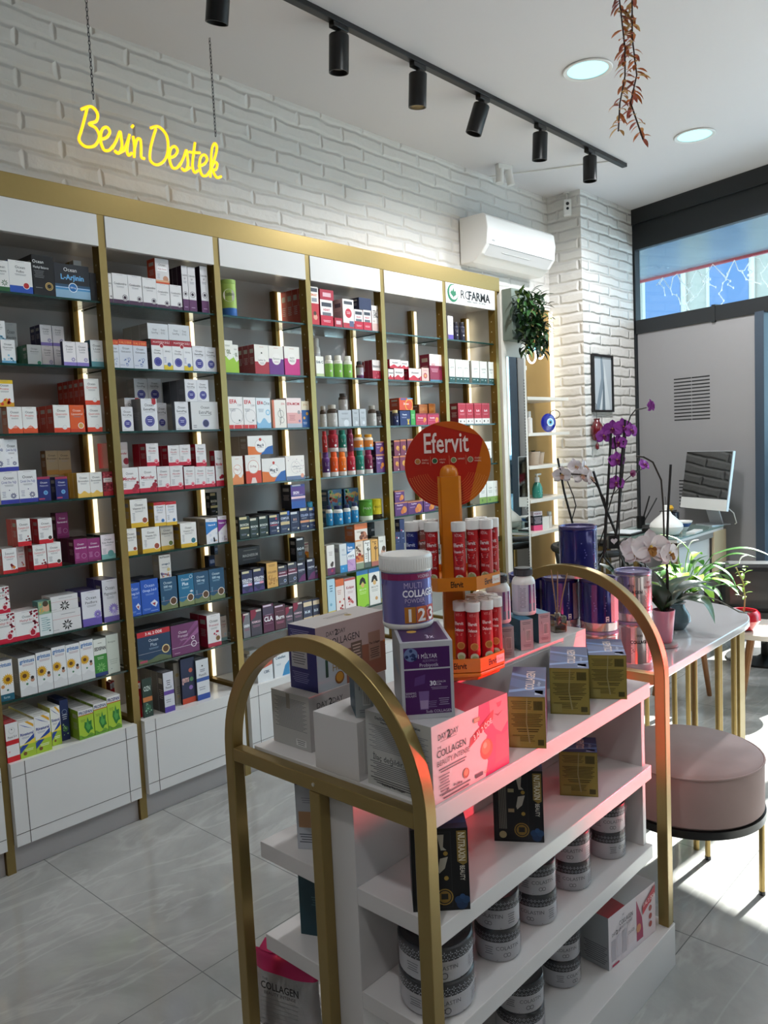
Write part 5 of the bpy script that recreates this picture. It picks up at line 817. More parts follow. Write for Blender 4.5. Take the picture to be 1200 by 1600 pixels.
('purpo',3.338,2.9420,1.1696,0.0815,0.0742,0.0651,1,'first stacked from left, fifth shelf, fifth bay',55),
('sqnav',3.320,2.9420,0.8420,0.0760,0.0742,0.0942,1,'first from left, sixth shelf, fifth bay',56),
('sqnav',3.307,2.9420,0.9368,0.0397,0.0369,0.0678,1,'first stacked from left, sixth shelf, fifth bay',56),
('sqnav',3.348,2.9420,0.9368,0.0397,0.0369,0.1362,1,'second stacked from left, sixth shelf, fifth bay',56),
('whpur',3.868,2.9420,2.1080,0.0505,0.0472,0.1378,1,'first from left, top shelf, sixth bay',61),
('ligo',3.867,2.9420,1.8530,0.0571,0.0534,0.1385,1,'first from left, second shelf, sixth bay',62),
('ligo',3.938,2.9420,1.8530,0.0713,0.0742,0.1380,1,'second from left, second shelf, sixth bay',62),
('ligo',4.008,2.9420,1.8530,0.0629,0.0589,0.1374,1,'third from left, second shelf, sixth bay',62),
('ligo',4.107,2.9420,1.8530,0.0818,0.0742,0.1379,1,'fourth from left, second shelf, sixth bay',62),
('ligo',4.193,2.9420,1.8530,0.0769,0.0742,0.1378,1,'fifth from left, second shelf, sixth bay',62),
('ligo',4.277,2.9420,1.8530,0.0565,0.0528,0.1381,1,'sixth from left, second shelf, sixth bay',62),
('redw',3.951,2.9420,1.6000,0.0784,0.0642,0.1278,2,'first from left, third shelf, sixth bay',63),
('redw',4.032,2.9420,1.6000,0.0770,0.0742,0.1284,1,'second from left, third shelf, sixth bay',63),
('redw',4.117,2.9420,1.6000,0.0789,0.0742,0.1290,1,'third from left, third shelf, sixth bay',63),
('redw',4.202,2.9420,1.6000,0.0844,0.0742,0.1295,1,'fourth from left, third shelf, sixth bay',63),
('ligo',4.211,2.9420,1.3460,0.0780,0.0742,0.1396,1,'first from left, fourth shelf, sixth bay',64),
('whgrn',4.140,2.9420,1.0940,0.0767,0.0742,0.1421,1,'first from left, fifth shelf, sixth bay',65),
('whgrn',4.223,2.9420,1.0940,0.0756,0.0742,0.1365,1,'second from left, fifth shelf, sixth bay',65),
('whgrn',4.284,2.9420,1.0940,0.0431,0.0401,0.1354,1,'third from left, fifth shelf, sixth bay',65),
('ligo',4.273,2.9420,0.8420,0.0642,0.0602,0.1004,1,'first from left, sixth shelf, sixth bay',66)]
BOTTLES = [
('can',2.2625,2.9775,2.1080,0.0355,0.1622,'9cb85a','8fae54','e8e8e0','2f62a8','green can with white round label, first from left of its row, top shelf, third bay',31),
('can',2.6701,2.9579,1.2035,0.0159,0.0261,'3a9cc8','2c8cb8','4aacd4','-','small blue tub, first from left of upper row, fifth shelf, third bay',35),
('bottle',2.8587,2.9635,1.8530,0.0215,0.1095,'e8e6da','e4e2d6','8ec45a','-','white bottle with green band, first from left of its row, second shelf, fourth bay',42),
('bottle',2.8597,3.0555,1.8530,0.0235,0.2079,'e0dedb','dcdad6','b8b6b8','-','tall white bottle, second from left of its row, second shelf, fourth bay',42),
('bottle',2.9272,2.9654,1.8530,0.0234,0.1131,'e8e6da','e4e2d6','8ec45a','-','white bottle with green band, third from left of its row, second shelf, fourth bay',42),
('bottle',2.9979,2.9657,1.8530,0.0237,0.1134,'e8e6da','e4e2d6','8ec45a','-','white bottle with green band, fourth from left of its row, second shelf, fourth bay',42),
('bottle',3.0847,2.9626,1.8530,0.0206,0.0904,'5c4038','303030','b8b0b8','6c3c6c','amber bottle with purple label, fifth from left of its row, second shelf, fourth bay',42),
('bottle',2.8161,2.9784,1.6000,0.0164,0.1065,'46382c','a8a49a','c4c4c0','-','dark amber bottle with pale label, first from left of its row, third shelf, fourth bay',43),
('bottle',2.8707,2.9685,1.6000,0.0265,0.1126,'46382c','b4b0a4','c4c4c0','-','wide amber bottle with pale label, second from left of its row, third shelf, fourth bay',43),
('bottle',3.1679,2.9647,1.6000,0.0227,0.1103,'46382c','a8a49a','c4c4c0','-','amber bottle with grey cap, third from left of its row, third shelf, fourth bay',43),
('bottle',3.2092,2.9596,1.6000,0.0176,0.0824,'2c2622','2a2624','6a6460','-','small dark bottle, fourth from left of its row, third shelf, fourth bay',43),
('bottle',2.9509,2.9655,1.6853,0.0235,0.0872,'4c4038','3c3834','b4b0ac','-','amber bottle on a silver box, first from left of upper row, third shelf, fourth bay',43),
('bottle',2.8013,2.9616,1.3460,0.0196,0.1253,'5a2c74','5a2c74','4a2464','dcd8d8','purple bottle with white base, first from left of its row, fourth shelf, fourth bay',44),
('bottle',2.8080,3.0119,1.3460,0.0099,0.1264,'d0a024','d0a024','c49820','-','yellow bottle, second from left of its row, fourth shelf, fourth bay',44),
('bottle',2.8189,3.0687,1.3460,0.0267,0.2340,'d8a824','d8a824','cc9c20','-','tall yellow bottle, third from left of its row, fourth shelf, fourth bay',44),
('bottle',2.8604,2.9626,1.3460,0.0206,0.1263,'e85c20','e85c20','e05418','e0dcd8','orange bottle with white base, fourth from left of its row, fourth shelf, fourth bay',44),
('bottle',2.9209,2.9629,1.3460,0.0209,0.1240,'ea7a20','ea7a20','e0701c','e0dcd8','light orange bottle with white base, fifth from left of its row, fourth shelf, fourth bay',44),
('bottle',2.9871,2.9648,1.3460,0.0228,0.1250,'b82838','b82838','a82034','e0dcd8','red bottle with white base, sixth from left of its row, fourth shelf, fourth bay',44),
('bottle',3.0534,2.9642,1.3460,0.0222,0.1259,'1f8a74','1f8a74','1a7c68','e0dcd8','teal bottle with white base, seventh from left of its row, fourth shelf, fourth bay',44),
('bottle',3.1209,2.9645,1.3460,0.0225,0.1268,'8a1c48','8a1c48','7c1840','e0dcd8','maroon bottle with white base, eighth from left of its row, fourth shelf, fourth bay',44),
('bottle',2.7938,2.9550,1.4719,0.0130,0.1068,'b02020','b02020','a01c1c','-','dark red bottle, first from left of upper row, fourth shelf, fourth bay',44),
('bottle',2.8661,2.9685,1.4729,0.0265,0.1115,'a82030','a82030','981c2c','d0c8c4','wide red bottle, second from left of upper row, fourth shelf, fourth bay',44),
('bottle',2.9289,2.9629,1.4706,0.0209,0.1125,'1a7a66','1a7a66','176c5a','c8c4c0','green bottle, third from left of upper row, fourth shelf, fourth bay',44),
('bottle',2.9827,2.9597,1.4716,0.0177,0.1138,'7a1a3c','7a1a3c','6c1636','-','maroon bottle, fourth from left of upper row, fourth shelf, fourth bay',44),
('bottle',3.0531,2.9676,1.4725,0.0256,0.0848,'e8dcc8','e0a030','e08a3c','6ab0d8','orange capped bottle with blue wave, fifth from left of upper row, fourth shelf, fourth bay',44),
('bottle',3.1304,2.9680,1.4734,0.0260,0.0821,'e8dcc8','e0a030','e08a3c','6ab0d8','orange capped bottle with bright label, sixth from left of upper row, fourth shelf, fourth bay',44),
('bottle',2.8241,2.9801,1.0940,0.0181,0.1023,'dcdcd6','1f2c54','2a8cc0','-','white bottle with navy cap, first from left of its row, fifth shelf, fourth bay',45),
('bottle',2.8755,2.9677,1.0940,0.0257,0.0980,'dcdcd6','1f2c54','2a8cc0','-','white bottle with navy cap, second from left of its row, fifth shelf, fourth bay',45),
('bottle',2.9352,2.9612,1.0940,0.0192,0.0996,'dcdcd6','1f2c54','2a8cc0','-','white bottle with navy cap, third from left of its row, fifth shelf, fourth bay',45),
('bottle',2.9935,2.9614,1.0940,0.0194,0.1048,'dcdcd6','1f2c54','2a8cc0','-','white bottle with navy cap, fourth from left of its row, fifth shelf, fourth bay',45),
('can',3.0968,2.9782,1.0940,0.0362,0.1097,'5a9c34','4a8a2c','64a83c','e8f0d8','green powder can, fifth from left of its row, fifth shelf, fourth bay',45),
('can',3.1959,2.9929,1.0940,0.0309,0.1070,'e0cc30','d8c428','e4d244','3a3020','yellow powder can, sixth from left of its row, fifth shelf, fourth bay',45),
('bottle',3.3517,2.9618,1.6000,0.0198,0.0860,'3a3440','c8b480','2c3460','-','dark jar with gold cap, first from left of its row, third shelf, fifth bay',53),
('bottle',3.9381,2.9568,2.1080,0.0148,0.1076,'2a2c44','1f2030','23253c','-','dark navy tube, first from left of its row, top shelf, sixth bay',61),
('bottle',4.0026,2.9599,2.1080,0.0179,0.1132,'2a2c44','1f2030','23253c','-','dark navy tube, second from left of its row, top shelf, sixth bay',61)]
# ---------------------------------------------------------------- goods on the shelves
BAYW = ['', 'first', 'second', 'third', 'fourth', 'fifth', 'sixth']
LEVW = ['', 'top', 'second', 'third', 'fourth', 'fifth', 'sixth', 'lowest glass', 'cabinet top']
_bm = {}
def pack_mesh(key, w, d, h):
    k = (key, round(w, 3), round(d, 3), round(h, 3))
    if k not in _bm:
        fc, sc, tp, look, ops = DS[key]
        b = MB(); b.box(-w/2, 0, 0, w/2, d, h, ink(sc), front=ink(fc), top=ink(tp or sc))
        # a printed block and lines on the left flank, tuck flap line on top
        f = flat_fn((-w/2, d, 0), (0, -1, 0), (0, 0, 1))
        dk = sum(int(sc[i:i+2], 16) for i in (0, 2, 4)) < 330
        if d > 0.035: b.art([('l', 0.5, 0.55, 0.6, 5, '8d8d94' if not dk else 'a59a9a', 0.05), ('r', 0.2, 0.72, 0.8, 0.86, '9c9690' if dk else '6f6f78')], d, h, f)
        f2 = flat_fn((-w/2, 0, h), (1, 0, 0), (0, 1, 0)); b.art([('l', 0.5, 0.5, 0.6, 1, '9a9a9a', 0.3), ('l', 0.5, 0.14, 0.96, 1, '77777a', 0.06)], w, d, f2)
        b.art(ops, w, h, flat_fn((-w/2, 0, 0), (1, 0, 0), (0, 0, 1)))
        _bm[k] = b.data('supplement_box')
    return _bm[k]
def put_pack(key, x, y, z, w, d, h, label, gid):
    o = bpy.data.objects.new('supplement_box', pack_mesh(key, w, d, h)); C.objects.link(o); o.location = (x, y, z)
    tag(o, label, 'box', 'boxes on the %s shelf of the %s bay' % (LEVW[gid % 10], BAYW[gid//10])); return o
NTH = ['', 'directly behind', 'second behind', 'third behind', 'fourth behind']
SHOWN_ROWS = {'grin', 'pros', 'rina', 'phen', 'quero', 'htp', 'lad2', 'redby', 'grint', 'redw'}     # rows whose rear boxes show
stock = MB()
for key, x, y, z, w, d, h, n, lab, gid in ITEMS:
    look = DS[key][3]; z += .0006
    first = put_pack(key, x, y, z, w, d, h, look+', '+lab, gid)
    for k in range(1, n):
        if key in SHOWN_ROWS:
            o = first.copy(); C.objects.link(o); o.location = (x, y+k*(d+0.001), z)
            o['label'] = '%s %s the %s' % (look.split(' with ')[0].replace('box', 'carton'), NTH[k], lab)
        else:
            y0 = y+k*(d+0.001); stock.box(x-w/2, y0, z, x+w/2, y0+d, z+h, ink(DS[key][1]), front=ink(DS[key][0]), top=ink(DS[key][2] or DS[key][1]))
o = stock.build('stock_boxes'); o['kind'] = 'stuff'; tag(o, 'further rows of boxes deep on the shelves behind the front ones', 'boxes')
def vessel(kind, r, h, body, cap, label, base):
    b = MB(); B = ink(body); L = ink(label) if label != '-' else B; E = ink(base) if base != '-' else L
    if kind == 'can':
        b.lathe([(r*0.98, 0), (r, 0.002), (r, h*0.22), (r, h*0.88), (r*0.97, h*0.885)], B, seg=24, mats=[E, E, B, B])
        k = MB(); k.lathe([(r*0.99, h*0.885), (r*1.01, h*0.89), (r*1.01, h*0.99), (r*0.97, h)], ink(cap), seg=24)
        f = cyl_fn(r, 1.9*r, 0, math.radians(-120)); b.art([('c', .5, .56, .42, 'e6e6de' if base == '2f62a8' else label), ('t', 'Optifibre' if base == '2f62a8' else 'MULTI', .5, .60, .10, '2f3a2c' if base == '2f62a8' else base if base != '-' else 'e0e8ec', .6), ('l', .5, .44, .5, 2, '4a5a44', .04)], 1.9*r, h, f)
    else:
        b.lathe([(r*0.96, 0), (r, 0.003), (r, h*0.18), (r, h*0.62), (r, h*0.70), (r*0.93, h*0.76), (r*0.70, h*0.80), (r*0.70, h*0.82)], B, seg=20, mats=[E, E, L, B, B, B, B])
        k = MB(); k.lathe([(r*0.72, h*0.815), (r*0.76, h*0.82), (r*0.76, h*0.98), (r*0.70, h)], ink(cap), seg=20)
        f = cyl_fn(r, 1.6*r, 0, math.radians(-115)); b.art([('l', .5, .56, .6, 3, 'e8e4e4' if sum(int(label.replace('-', '0').ljust(6, '0')[i:i+2], 16) for i in (0, 2, 4)) < 420 else '5a5a60', .055), ('c', .62, .28, .16, 'd8d4d4')], 1.6*r, h, f)
    return b, k
for kind, x, y, z, r, h, body, cap, label, base, lab, gid in BOTTLES:
    z += .0006
    t = thing('pill_bottle' if kind == 'bottle' else 'powder_can', lab, 'bottle' if kind == 'bottle' else 'can', (x, y, z), group='bottles on the %s shelf of the %s bay' % (LEVW[gid % 10], BAYW[gid//10]))
    b, k = vessel(kind, r, h, body, cap, label, base); b.build('body', t); k.build('cap' if kind == 'bottle' else 'lid', t)
# ---------------------------------------------------------------- the display stand in the foreground
SHELFW = mat('stand_laminate', '#d3cfcd', 0.25, noise=0.03, nscale=6)
st = thing('display_stand', 'white product stand between two gold arches in the foreground', 'display stand', (1.55, 1.17, 0))
SX, SY = 1.55, 1.17
def sb(name, x0, y0, z0, x1, y1, z1, m=SHELFW, bev=0.0015):
    return MB().box(x0-SX, y0-SY, z0, x1-SX, y1-SY, z1, m).build(name, st, bevel=bev)
sb('plinth', 1.035, 0.872, 0, 2.078, 1.472, 0.124)
sb('center_panel', 1.055, 1.09, 0.126, 1.955, 1.20, 0.806)
sb('side_panel', 1.932, 0.893, 0.4032, 1.95, 1.089, 0.806)
sb('top_shelf', 1.055, 0.878, 0.808, 1.955, 1.395, 0.845)
for z in (0.622, 0.403):
    sb('shelf', 1.055, 0.878, z-0.037, 1.955, 1.0895, z); sb('back_shelf', 1.055, 1.2005, z-0.037, 1.955, 1.395, z)
def arch(x):
    t = 0.030; yc, zc, Ro = 1.17, 0.83, 0.2945; Ri = Ro-t
    def rp(y): return y-SY
    b = MB(); n = 40
    out = [(rp(yc-Ro), 0.124)]+[(rp(yc-Ro*math.cos(PI*i/n)), zc+Ro*math.sin(PI*i/n)) for i in range(n+1)]+[(rp(yc+Ro), 0.124)]
    inn = [(rp(yc-Ri), 0.124)]+[(rp(yc-Ri*math.cos(PI*i/n)), zc+Ri*math.sin(PI*i/n)) for i in range(n+1)]+[(rp(yc+Ri), 0.124)]
    m = len(out); vs = []
    for xx in (x-SX, x+t-SX): vs += [(xx, y, z) for y, z in out]+[(xx, y, z) for y, z in inn]
    fs = []
    for i in range(m-1):
        a, c, d, e = i, i+1, m+i+1, m+i; k = 2*m
        fs += [(e, d, c, a), (k+a, k+c, k+d, k+e), (a, c, k+c, k+a), (d, e, k+e, k+d)]
    fs += [(0, m, 3*m, 2*m)[::-1], (m-1, 2*m-1, 4*m-1, 3*m-1)]
    b.mesh(vs, fs, GOLD, True); o = b.build('arch_frame', st, weld=True)
    bm = bmesh.new(); bm.from_mesh(o.data); bmesh.ops.recalc_face_normals(bm, faces=bm.faces); bm.to_mesh(o.data); bm.free()
    o.data.set_sharp_from_angle(angle=math.radians(30)); md = o.modifiers.new('bevel', 'BEVEL'); md.width = 0.002; md.segments = 2; md.limit_method = 'ANGLE'; md.angle_limit = math.radians(50)
    MB().box(x+0.001-SX, yc-Ri-SY, 0.809, x+t-0.001-SX, yc+Ri-SY, 0.839, GOLD).build('crossbar', st, bevel=0.002)
    MB().box(x+0.001-SX, yc-0.015-SY, 0.124, x+t-0.001-SX, yc+0.015-SY, 0.808, GOLD).build('middle_post', st, bevel=0.002)
    MB().cyl((x-0.001-SX, yc-SY, 0.824), 0.004, 0.003, mat('screw_steel', '#c8c4b8', 0.3, 0.8), 10, axis=(1, 0, 0)).build('screw', st)
arch(1.025); arch(2.043)
b = MB(); b.box(-0.456, 0, 0, 0.456, 0.125, 0.118, SHELFW); b.box(-0.44, -0.0008, 0.012, 0.44, 0, 0.106, mat('riser_front', '#cbc7c4', 0.35)); 
tag(b.build('riser_block', None, (1.511, 1.067, 0.8455), bevel=0.002), 'long white riser block along the middle of the stand top', 'riser')

def carton(name, label, bl, br, z, h, depth, fc, sc, tc, front=(), left=(), top=(), extra=None, group=None, cat='box', right=None):
    a = Vector((bl[0], bl[1], 0)); c = Vector((br[0], br[1], 0)); w = (c-a).length; ang = math.atan2(c.y-a.y, c.x-a.x)
    b = MB(); b.box(0, 0, 0, w, depth, h, ink(sc), front=ink(fc), top=ink(tc))
    f = flat_fn((0, 0, 0), (1, 0, 0), (0, 0, 1)); b.art(front, w, h, f)
    fl = flat_fn((0, depth, 0), (0, -1, 0), (0, 0, 1)); b.art(left, depth, h, fl)
    ft = flat_fn((0, 0, h), (1, 0, 0), (0, 1, 0)); b.art(top, w, depth, ft)
    if extra: extra(b, w, depth, h, f, fl, ft)
    o = b.build(name, None, (bl[0], bl[1], z), ang); tag(o, label, cat, group); return o
def tilted(b, s, fn, u, v, ang, h, c, maxw=None, bold=0.02, layer=12):
    ca, sa = math.cos(ang), math.sin(ang)
    b.text(s, None, None, None, h, ink(c), maxw, 'c', bold, fn=lambda x, y: fn(u+x*ca-y*sa, v+x*sa+y*ca, layer))

# pink collagen multipack at the near end of the stand
def pink_extra(b, w, d, h, f, fl, ft):
    b.art([('p', [(.60, 1), (1, 1), (1, .0), (.66, .0), (.70, .2), (.64, .38), (.70, .55), (.58, .75)], 'c8286c'), ('p', [(.74, 1), (1, 1), (1, .62), (.90, .50), (.82, .58), (.76, .72)], 'e07a8c'), ('p', [(.82, .50), (.92, .46), (1, .5), (1, .12), (.80, .10)], 'd8406e'),
           ('p', [(.80, .80), (.86, .77), (.93, .80), (.86, .74)], '8c1c44'), ('p', [(.84, .93), (.92, .93), (.90, .87), (.86, .86)], 'b83c64'),
           ('c', .685, .37, .085, 'd8452c'), ('c', .68, .40, .06, 'e8744c'), ('c', .665, .43, .025, 'f4b090'),
           ('p', [(.455, .50), (.475, .62), (.80, .86), (.785, .73)], 'c8203c'),
           ('t', 'DAY', .125, .83, .075, '2c2a30', .10), ('T', '2', .205, .83, .10, '1c1a20', .05), ('t', 'DAY', .275, .83, .075, '2c2a30', .10), ('l', .2, .765, .2, 1, '8a7a80', .015),
           ('t', 'THE', .085, .70, .03, '5a4a50', .06), ('t', 'COLLAGEN', .235, .62, .092, '2c262c', .36), ('t', 'BEAUTY INTENSE', .255, .50, .068, '6a5058', .40), ('l', .24, .41, .34, 2, '5a4a50', .035), ('l', .13, .32, .13, 7, '8a6a74', .038),
           ('l', .27, .075, .36, 2, '7a5a64', .05), ('c', .40, .20, .040, 'c8502c'), ('c', .40, .21, .028, 'e08c64'), ('d', .14, .12, .36, .14, 9, .008, '8a5a64'), ('r', .52, .055, .62, .105, '6a2440'), ('t', '+2/al', .66, .08, .04, 'd8843c', .06), ('r', .52, .80, .60, .86, 'b8865c'), ('l', .56, .835, .06, 2, 'f0dcc8', .02)], w, h, f)
    tilted(b, '3 AL 2 ÖDE', f, 0.63*w, 0.675*h, 0.30, 0.0105, 'f4dcdc', 0.062, .02, 46)
    b.art([('T', 'Day2Day The Collagen Beauty Intense', .5, .93, .035, '3a3a40', .9), ('T', 'Vitamin C Bromelain Takviye Edici', .5, .885, .03, '3a3a40', .9), ('l', .5, .82, .9, 14, '7c7c82', .024), ('t', 'İlaç değildir.', .34, .40, .075, '26262c', .56), ('l', .5, .33, .9, 8, '55555c', .026), ('l', .45, .11, .8, 3, '2c2c32', .03), ('T', 'Day2Day The Collagen', .4, .05, .03, '2c2c32', .7)], d, h, fl)
    b.art([('p', [(.42, 0), (1, 0), (1, 1), (.60, 1)], '9c1830'), ('c', .60, .68, .085, 'b08a48'), ('c', .60, .68, .06, 'c8a460')], w, d, ft)
carton('collagen_carton', 'large pink collagen carton with red offer banner at near end of stand', (1.062, 0.886), (1.302, 0.884), 0.8455, 0.146, 0.165, 'ecd4d6', 'b8b8b4', 'b4b2b4', extra=pink_extra)
# grey box behind the riser, blue and rose-gold box on top of it
carton('collagen_carton', 'silver grey carton on the stand top under the navy and rose carton', (1.10, 1.255), (1.345, 1.255), 0.8455, 0.121, 0.125, 'a8a4a2', 'b2b1ad', 'c2bfbc',
       front=[('t', 'DAY', .16, .80, .10, '26262c', .13), ('T', '2', .26, .80, .13, '1c1a20', .06), ('t', 'DAY', .35, .80, .10, '26262c', .13), ('l', .26, .70, .28, 1, '55555a', .02), ('t', 'THE', .12, .63, .05, '4a4a50', .08), ('t', 'COLLAGEN', .32, .52, .14, '26262c', .48), ('t', 'BEAUTY PLUS', .30, .34, .08, '4a4a50', .42)],
       left=[('l', .5, .88, .84, 22, '66666c', .026), ('r', .62, .06, .88, .18, 'd8d8d4'), ('l', .75, .15, .22, 3, '2c2c30', .035), ('r', .40, .70, .50, .98, '8a8478')])
carton('collagen_carton', 'navy and rose-gold gift carton on top of the silver grey carton', (1.132, 1.258), (1.352, 1.258), 0.967, 0.144, 0.09, 'b09a98', '2b2c66', 'b4aeac',
       front=[('p', [(0, 0), (.40, 0), (.40, .55), (0, .62)], 'a8b0b8'), ('p', [(.40, 0), (1, 0), (1, .5), (.40, .55)], '8c5a48'), ('t', 'DAY', .20, .86, .07, '26262c', .11), ('T', '2', .285, .86, .09, '1c1a20', .05), ('t', 'DAY', .36, .86, .07, '26262c', .11), ('t', 'COLLAGEN', .38, .72, .11, '26262c', .46), ('T', '1', .13, .34, .26, '1c3c2c', .1), ('t', 'Alana', .30, .44, .10, '8a6a2c', .2), ('t', 'Hediye', .34, .32, .11, '8a6a2c', .26), ('c', .30, .14, .065, '7a4a18'), ('c', .30, .15, .05, 'b8842c'), ('r', .48, .22, .64, .62, '6a5850'), ('l', .56, .56, .12, 6, 'c8b0a4', .05), ('r', .74, .24, .92, .70, '9a7a6c'), ('T', 'The Collagen', .83, .52, .035, '2c2020', .16), ('l', .83, .42, .14, 5, '3c2c28', .035), ('c', .98, .5, .012, 'd87a30')],
       left=[('l', .42, .92, .7, 4, '8a8cb4', .03), ('r', .08, .34, .66, .76, 'a8aab0'), ('l', .36, .72, .5, 9, '55565c', .04), ('l', .4, .26, .6, 6, '7c7eac', .03)],
       top=[('l', .52, .6, .35, 2, '5a5654', .08), ('c', .62, .40, .04, 'b0923c'), ('c', .62, .40, .025, '6a5a20')])
# purple box with the powder jar
def purp_extra(b, w, d, h, f, fl, ft):
    b.art([('r', .06, .06, .94, .64, '4a1c5c'), ('r', .06, .66, .94, .93, '47195a'), ('c', .20, .84, .13, '6a7aa4'), ('d', .10, .78, .30, .90, 9, .03, '2a3464'), ('t', '1 MİLYAR', .52, .815, .055, 'e8e2ee', .36), ('t', 'AÇIDOPHILUS', .56, .755, .03, '9a84ac', .28), ('t', 'Probiyotik', .54, .70, .045, 'cfc4d8', .36),
           ('o', .30, .56, .0, .0, '4a1c5c'), ('p', [(.26, .54), (.46, .58), (.44, .46), (.24, .43)], '5c3878'), ('p', [(.34, .12), (.50, .12), (.52, .36), (.32, .36)], '7a5c94'), ('p', [(.35, .13), (.49, .13), (.50, .24), (.34, .24)], 'a48cb4'), ('T', '30', .60, .46, .06, 'e8e2ee', .12), ('t', 'GÜNLÜK', .76, .475, .024, 'd8cce0', .18), ('t', 'KÜR', .71, .44, .024, 'd8cce0', .1), ('l', .72, .40, .32, 2, 'a894b8', .02), ('t', '5000MG', .17, .34, .03, 'cfc4d8', .2), ('t', 'KOLAJEN', .17, .305, .025, 'cfc4d8', .2), ('l', .58, .22, .16, 4, '8a74a0', .024), ('l', .80, .25, .2, 4, 'a894b8', .026), ('t', 'Suda COLLAGEN', .70, .095, .036, 'cfc4d8', .5)], w, h, f)
    b.art([('r', .06, .05, .94, .95, '3a1a4c'), ('t', '3x', .62, .24, .16, 'e0d8e8', .16), ('c', .32, .5, .1, 'c89a3c')], w, d, ft)
    b.art([('l', .5, .85, .8, 24, '9c9ca2', .03), ('r', .2, .5, .8, .6, '8aa0b0')], d, h, fl)
carton('collagen_carton', 'purple fronted silver carton under the powder jar', (1.061, 0.951), (1.132, 0.885), 0.992, 0.144, 0.165, 'b9bac0', 'a9aaae', 'a9a8b0', extra=purp_extra)
j = thing('powder_jar', 'purple and magenta powder jar with white lid on the purple carton', 'jar', (1.183, 1.035, 1.1365), -0.75)
b = MB(); R = 0.0505; SHR = mat('jar_lilac', '#6a62a0', 0.2, 0.35, coat=0.6)
b.lathe([(R*.94, 0), (R, .004), (R*1.01, .010), (R, .0115), (R, .112), (R*.97, .116)], SHR, seg=48, mats=[PLAST, PLAST, PLAST, SHR, PLAST])
f = cyl_fn(R, 0.17, 0, math.radians(-72))
b.art([('r', 0, .885, 1, .995, '8c2458'), ('r', 0, .79, .12, .885, '57519a')], 0.17, 0.111, f)
g = cyl_fn(R, 0.085, 0.012, math.radians(-62), e=0.00015)
b.art([('t', 'VOONKA', .60, .925, .065, 'd8c8dc', .36), ('t', 'MULTI', .30, .76, .115, 'b4a4c8', .42), ('T', 'COLLAGEN', .50, .60, .135, 'f0ecf4', .9), ('t', 'POWDER', .34, .46, .085, 'c0b0d0', .48), ('l', .36, .375, .4, 1, 'a894b8', .03),
       ('r', .08, .02, .335, .335, 'b8762c'), ('r', .35, .02, .615, .335, 'c8602c'), ('r', .63, .02, .90, .335, 'b83838'), ('T', '1', .20, .175, .24, 'f4f0f0', .2), ('T', '2', .48, .175, .24, 'f4f0f0', .22), ('T', '3', .76, .175, .24, 'f4f0f0', .22)], 0.085, 0.10, g)
b.build('body', j)
b = MB(); b.lathe([(R*1.03, .114), (R*1.05, .116), (R*1.05, .140), (R*1.02, .145), (R*.90, .146), (R*.86, .1435), (0.0001, .1435)], PLAST, seg=48, cap=False)
for k in range(60):
    a = 2*PI*k/60; b.bar((R*1.05*math.cos(a), R*1.05*math.sin(a), .117), (R*1.05*math.cos(a), R*1.05*math.sin(a), .139), .0012, .0012, PLAST)
b.build('lid', j); b = MB(); b.lathe([(R*1.05, .1105), (R*1.055, .113), (R*1.03, .1155)], CLEAR, seg=40, cap=False); b.build('seal_ring', j)

# ---- orange counter tower for the effervescent tubes
ORG = mat('orange_plastic', '#d27a17', 0.32, coat=0.3, noise=0.05, nscale=10); ORGD = mat('orange_plastic_inner', '#b4630f', 0.4)
AX = -0.829
def octagon(r, n=8, a0=PI/8): return [(r*math.cos(a0+2*PI*i/n), r*math.sin(a0+2*PI*i/n)) for i in range(n)]
ef = thing('tube_tower', 'orange two-tier tower with round sign for effervescent tubes', 'display', (1.455, 1.128, 0.9642), AX)
b = MB(); b.prism(octagon(.105), 0, .010, ORG); b.prism(octagon(.117), .010, .020, ORG); b.build('base', ef, bevel=.003)
def tray(z, r):
    b = MB(); b.prism(octagon(r), z, z+.012, ORG); n = 8; o = octagon(r); i = octagon(r-.004)
    for k in range(8):
        (ax, ay), (bx, by) = o[k], o[(k+1) % 8]; (cx, cy), (dx, dy) = i[(k+1) % 8], i[k]
        vs = [(ax, ay, z+.012), (bx, by, z+.012), (cx, cy, z+.012), (dx, dy, z+.012), (ax, ay, z+.030), (bx, by, z+.030), (cx, cy, z+.030), (dx, dy, z+.030)]
        b.mesh(vs, [(0, 1, 5, 4), (1, 2, 6, 5), (2, 3, 7, 6), (3, 0, 4, 7), (4, 5, 6, 7)], ORG)
    # lettering on the two facets seen from the front
    for k in (5, 6):
        (ax, ay), (bx, by) = o[k], o[(k+1) % 8]; U = Vector((bx-ax, by-ay, 0)); L = U.length; U.normalize()
        f = flat_fn((ax, ay, z+.003), U, (0, 0, 1)); b.art([('T', 'Efervit', .5, .5, .55, '2a1a10', .32)], L, .024, f)
        if k == 6: b.art([('r', .66, .12, .98, .88, 'd8d4d0'), ('t', 'Efervit', .82, .5, .3, 'c87a50', .24)], L, .024, f)
    b.build('tray', ef); 
tray(.022, .117); tray(.205, .113)
b = MB(); b.prism([(-.0255, -.016), (-.020, -.021), (.020, -.021), (.0255, -.016), (.0255, .018), (-.0255, .018)], .030, .455, ORG)
b.prism([(-.0285, -.019), (-.023, -.0235), (-.0235, -.0235), (-.0285, -.019)], .3, .455, ORG); b.build('pole', ef, bevel=.001)
b = MB(); b.lathe([(.0215, 0), (.0215, .006), (.019, .016), (.013, .0235), (.006, .026), (0.0001, .0265)], ORG, (0, 0, .4552), 24, cap=False, sy=.85); b.build('pole_cap', ef)
b = MB(); SR = .1005; zc = .4815; y0 = .0195; n = 64
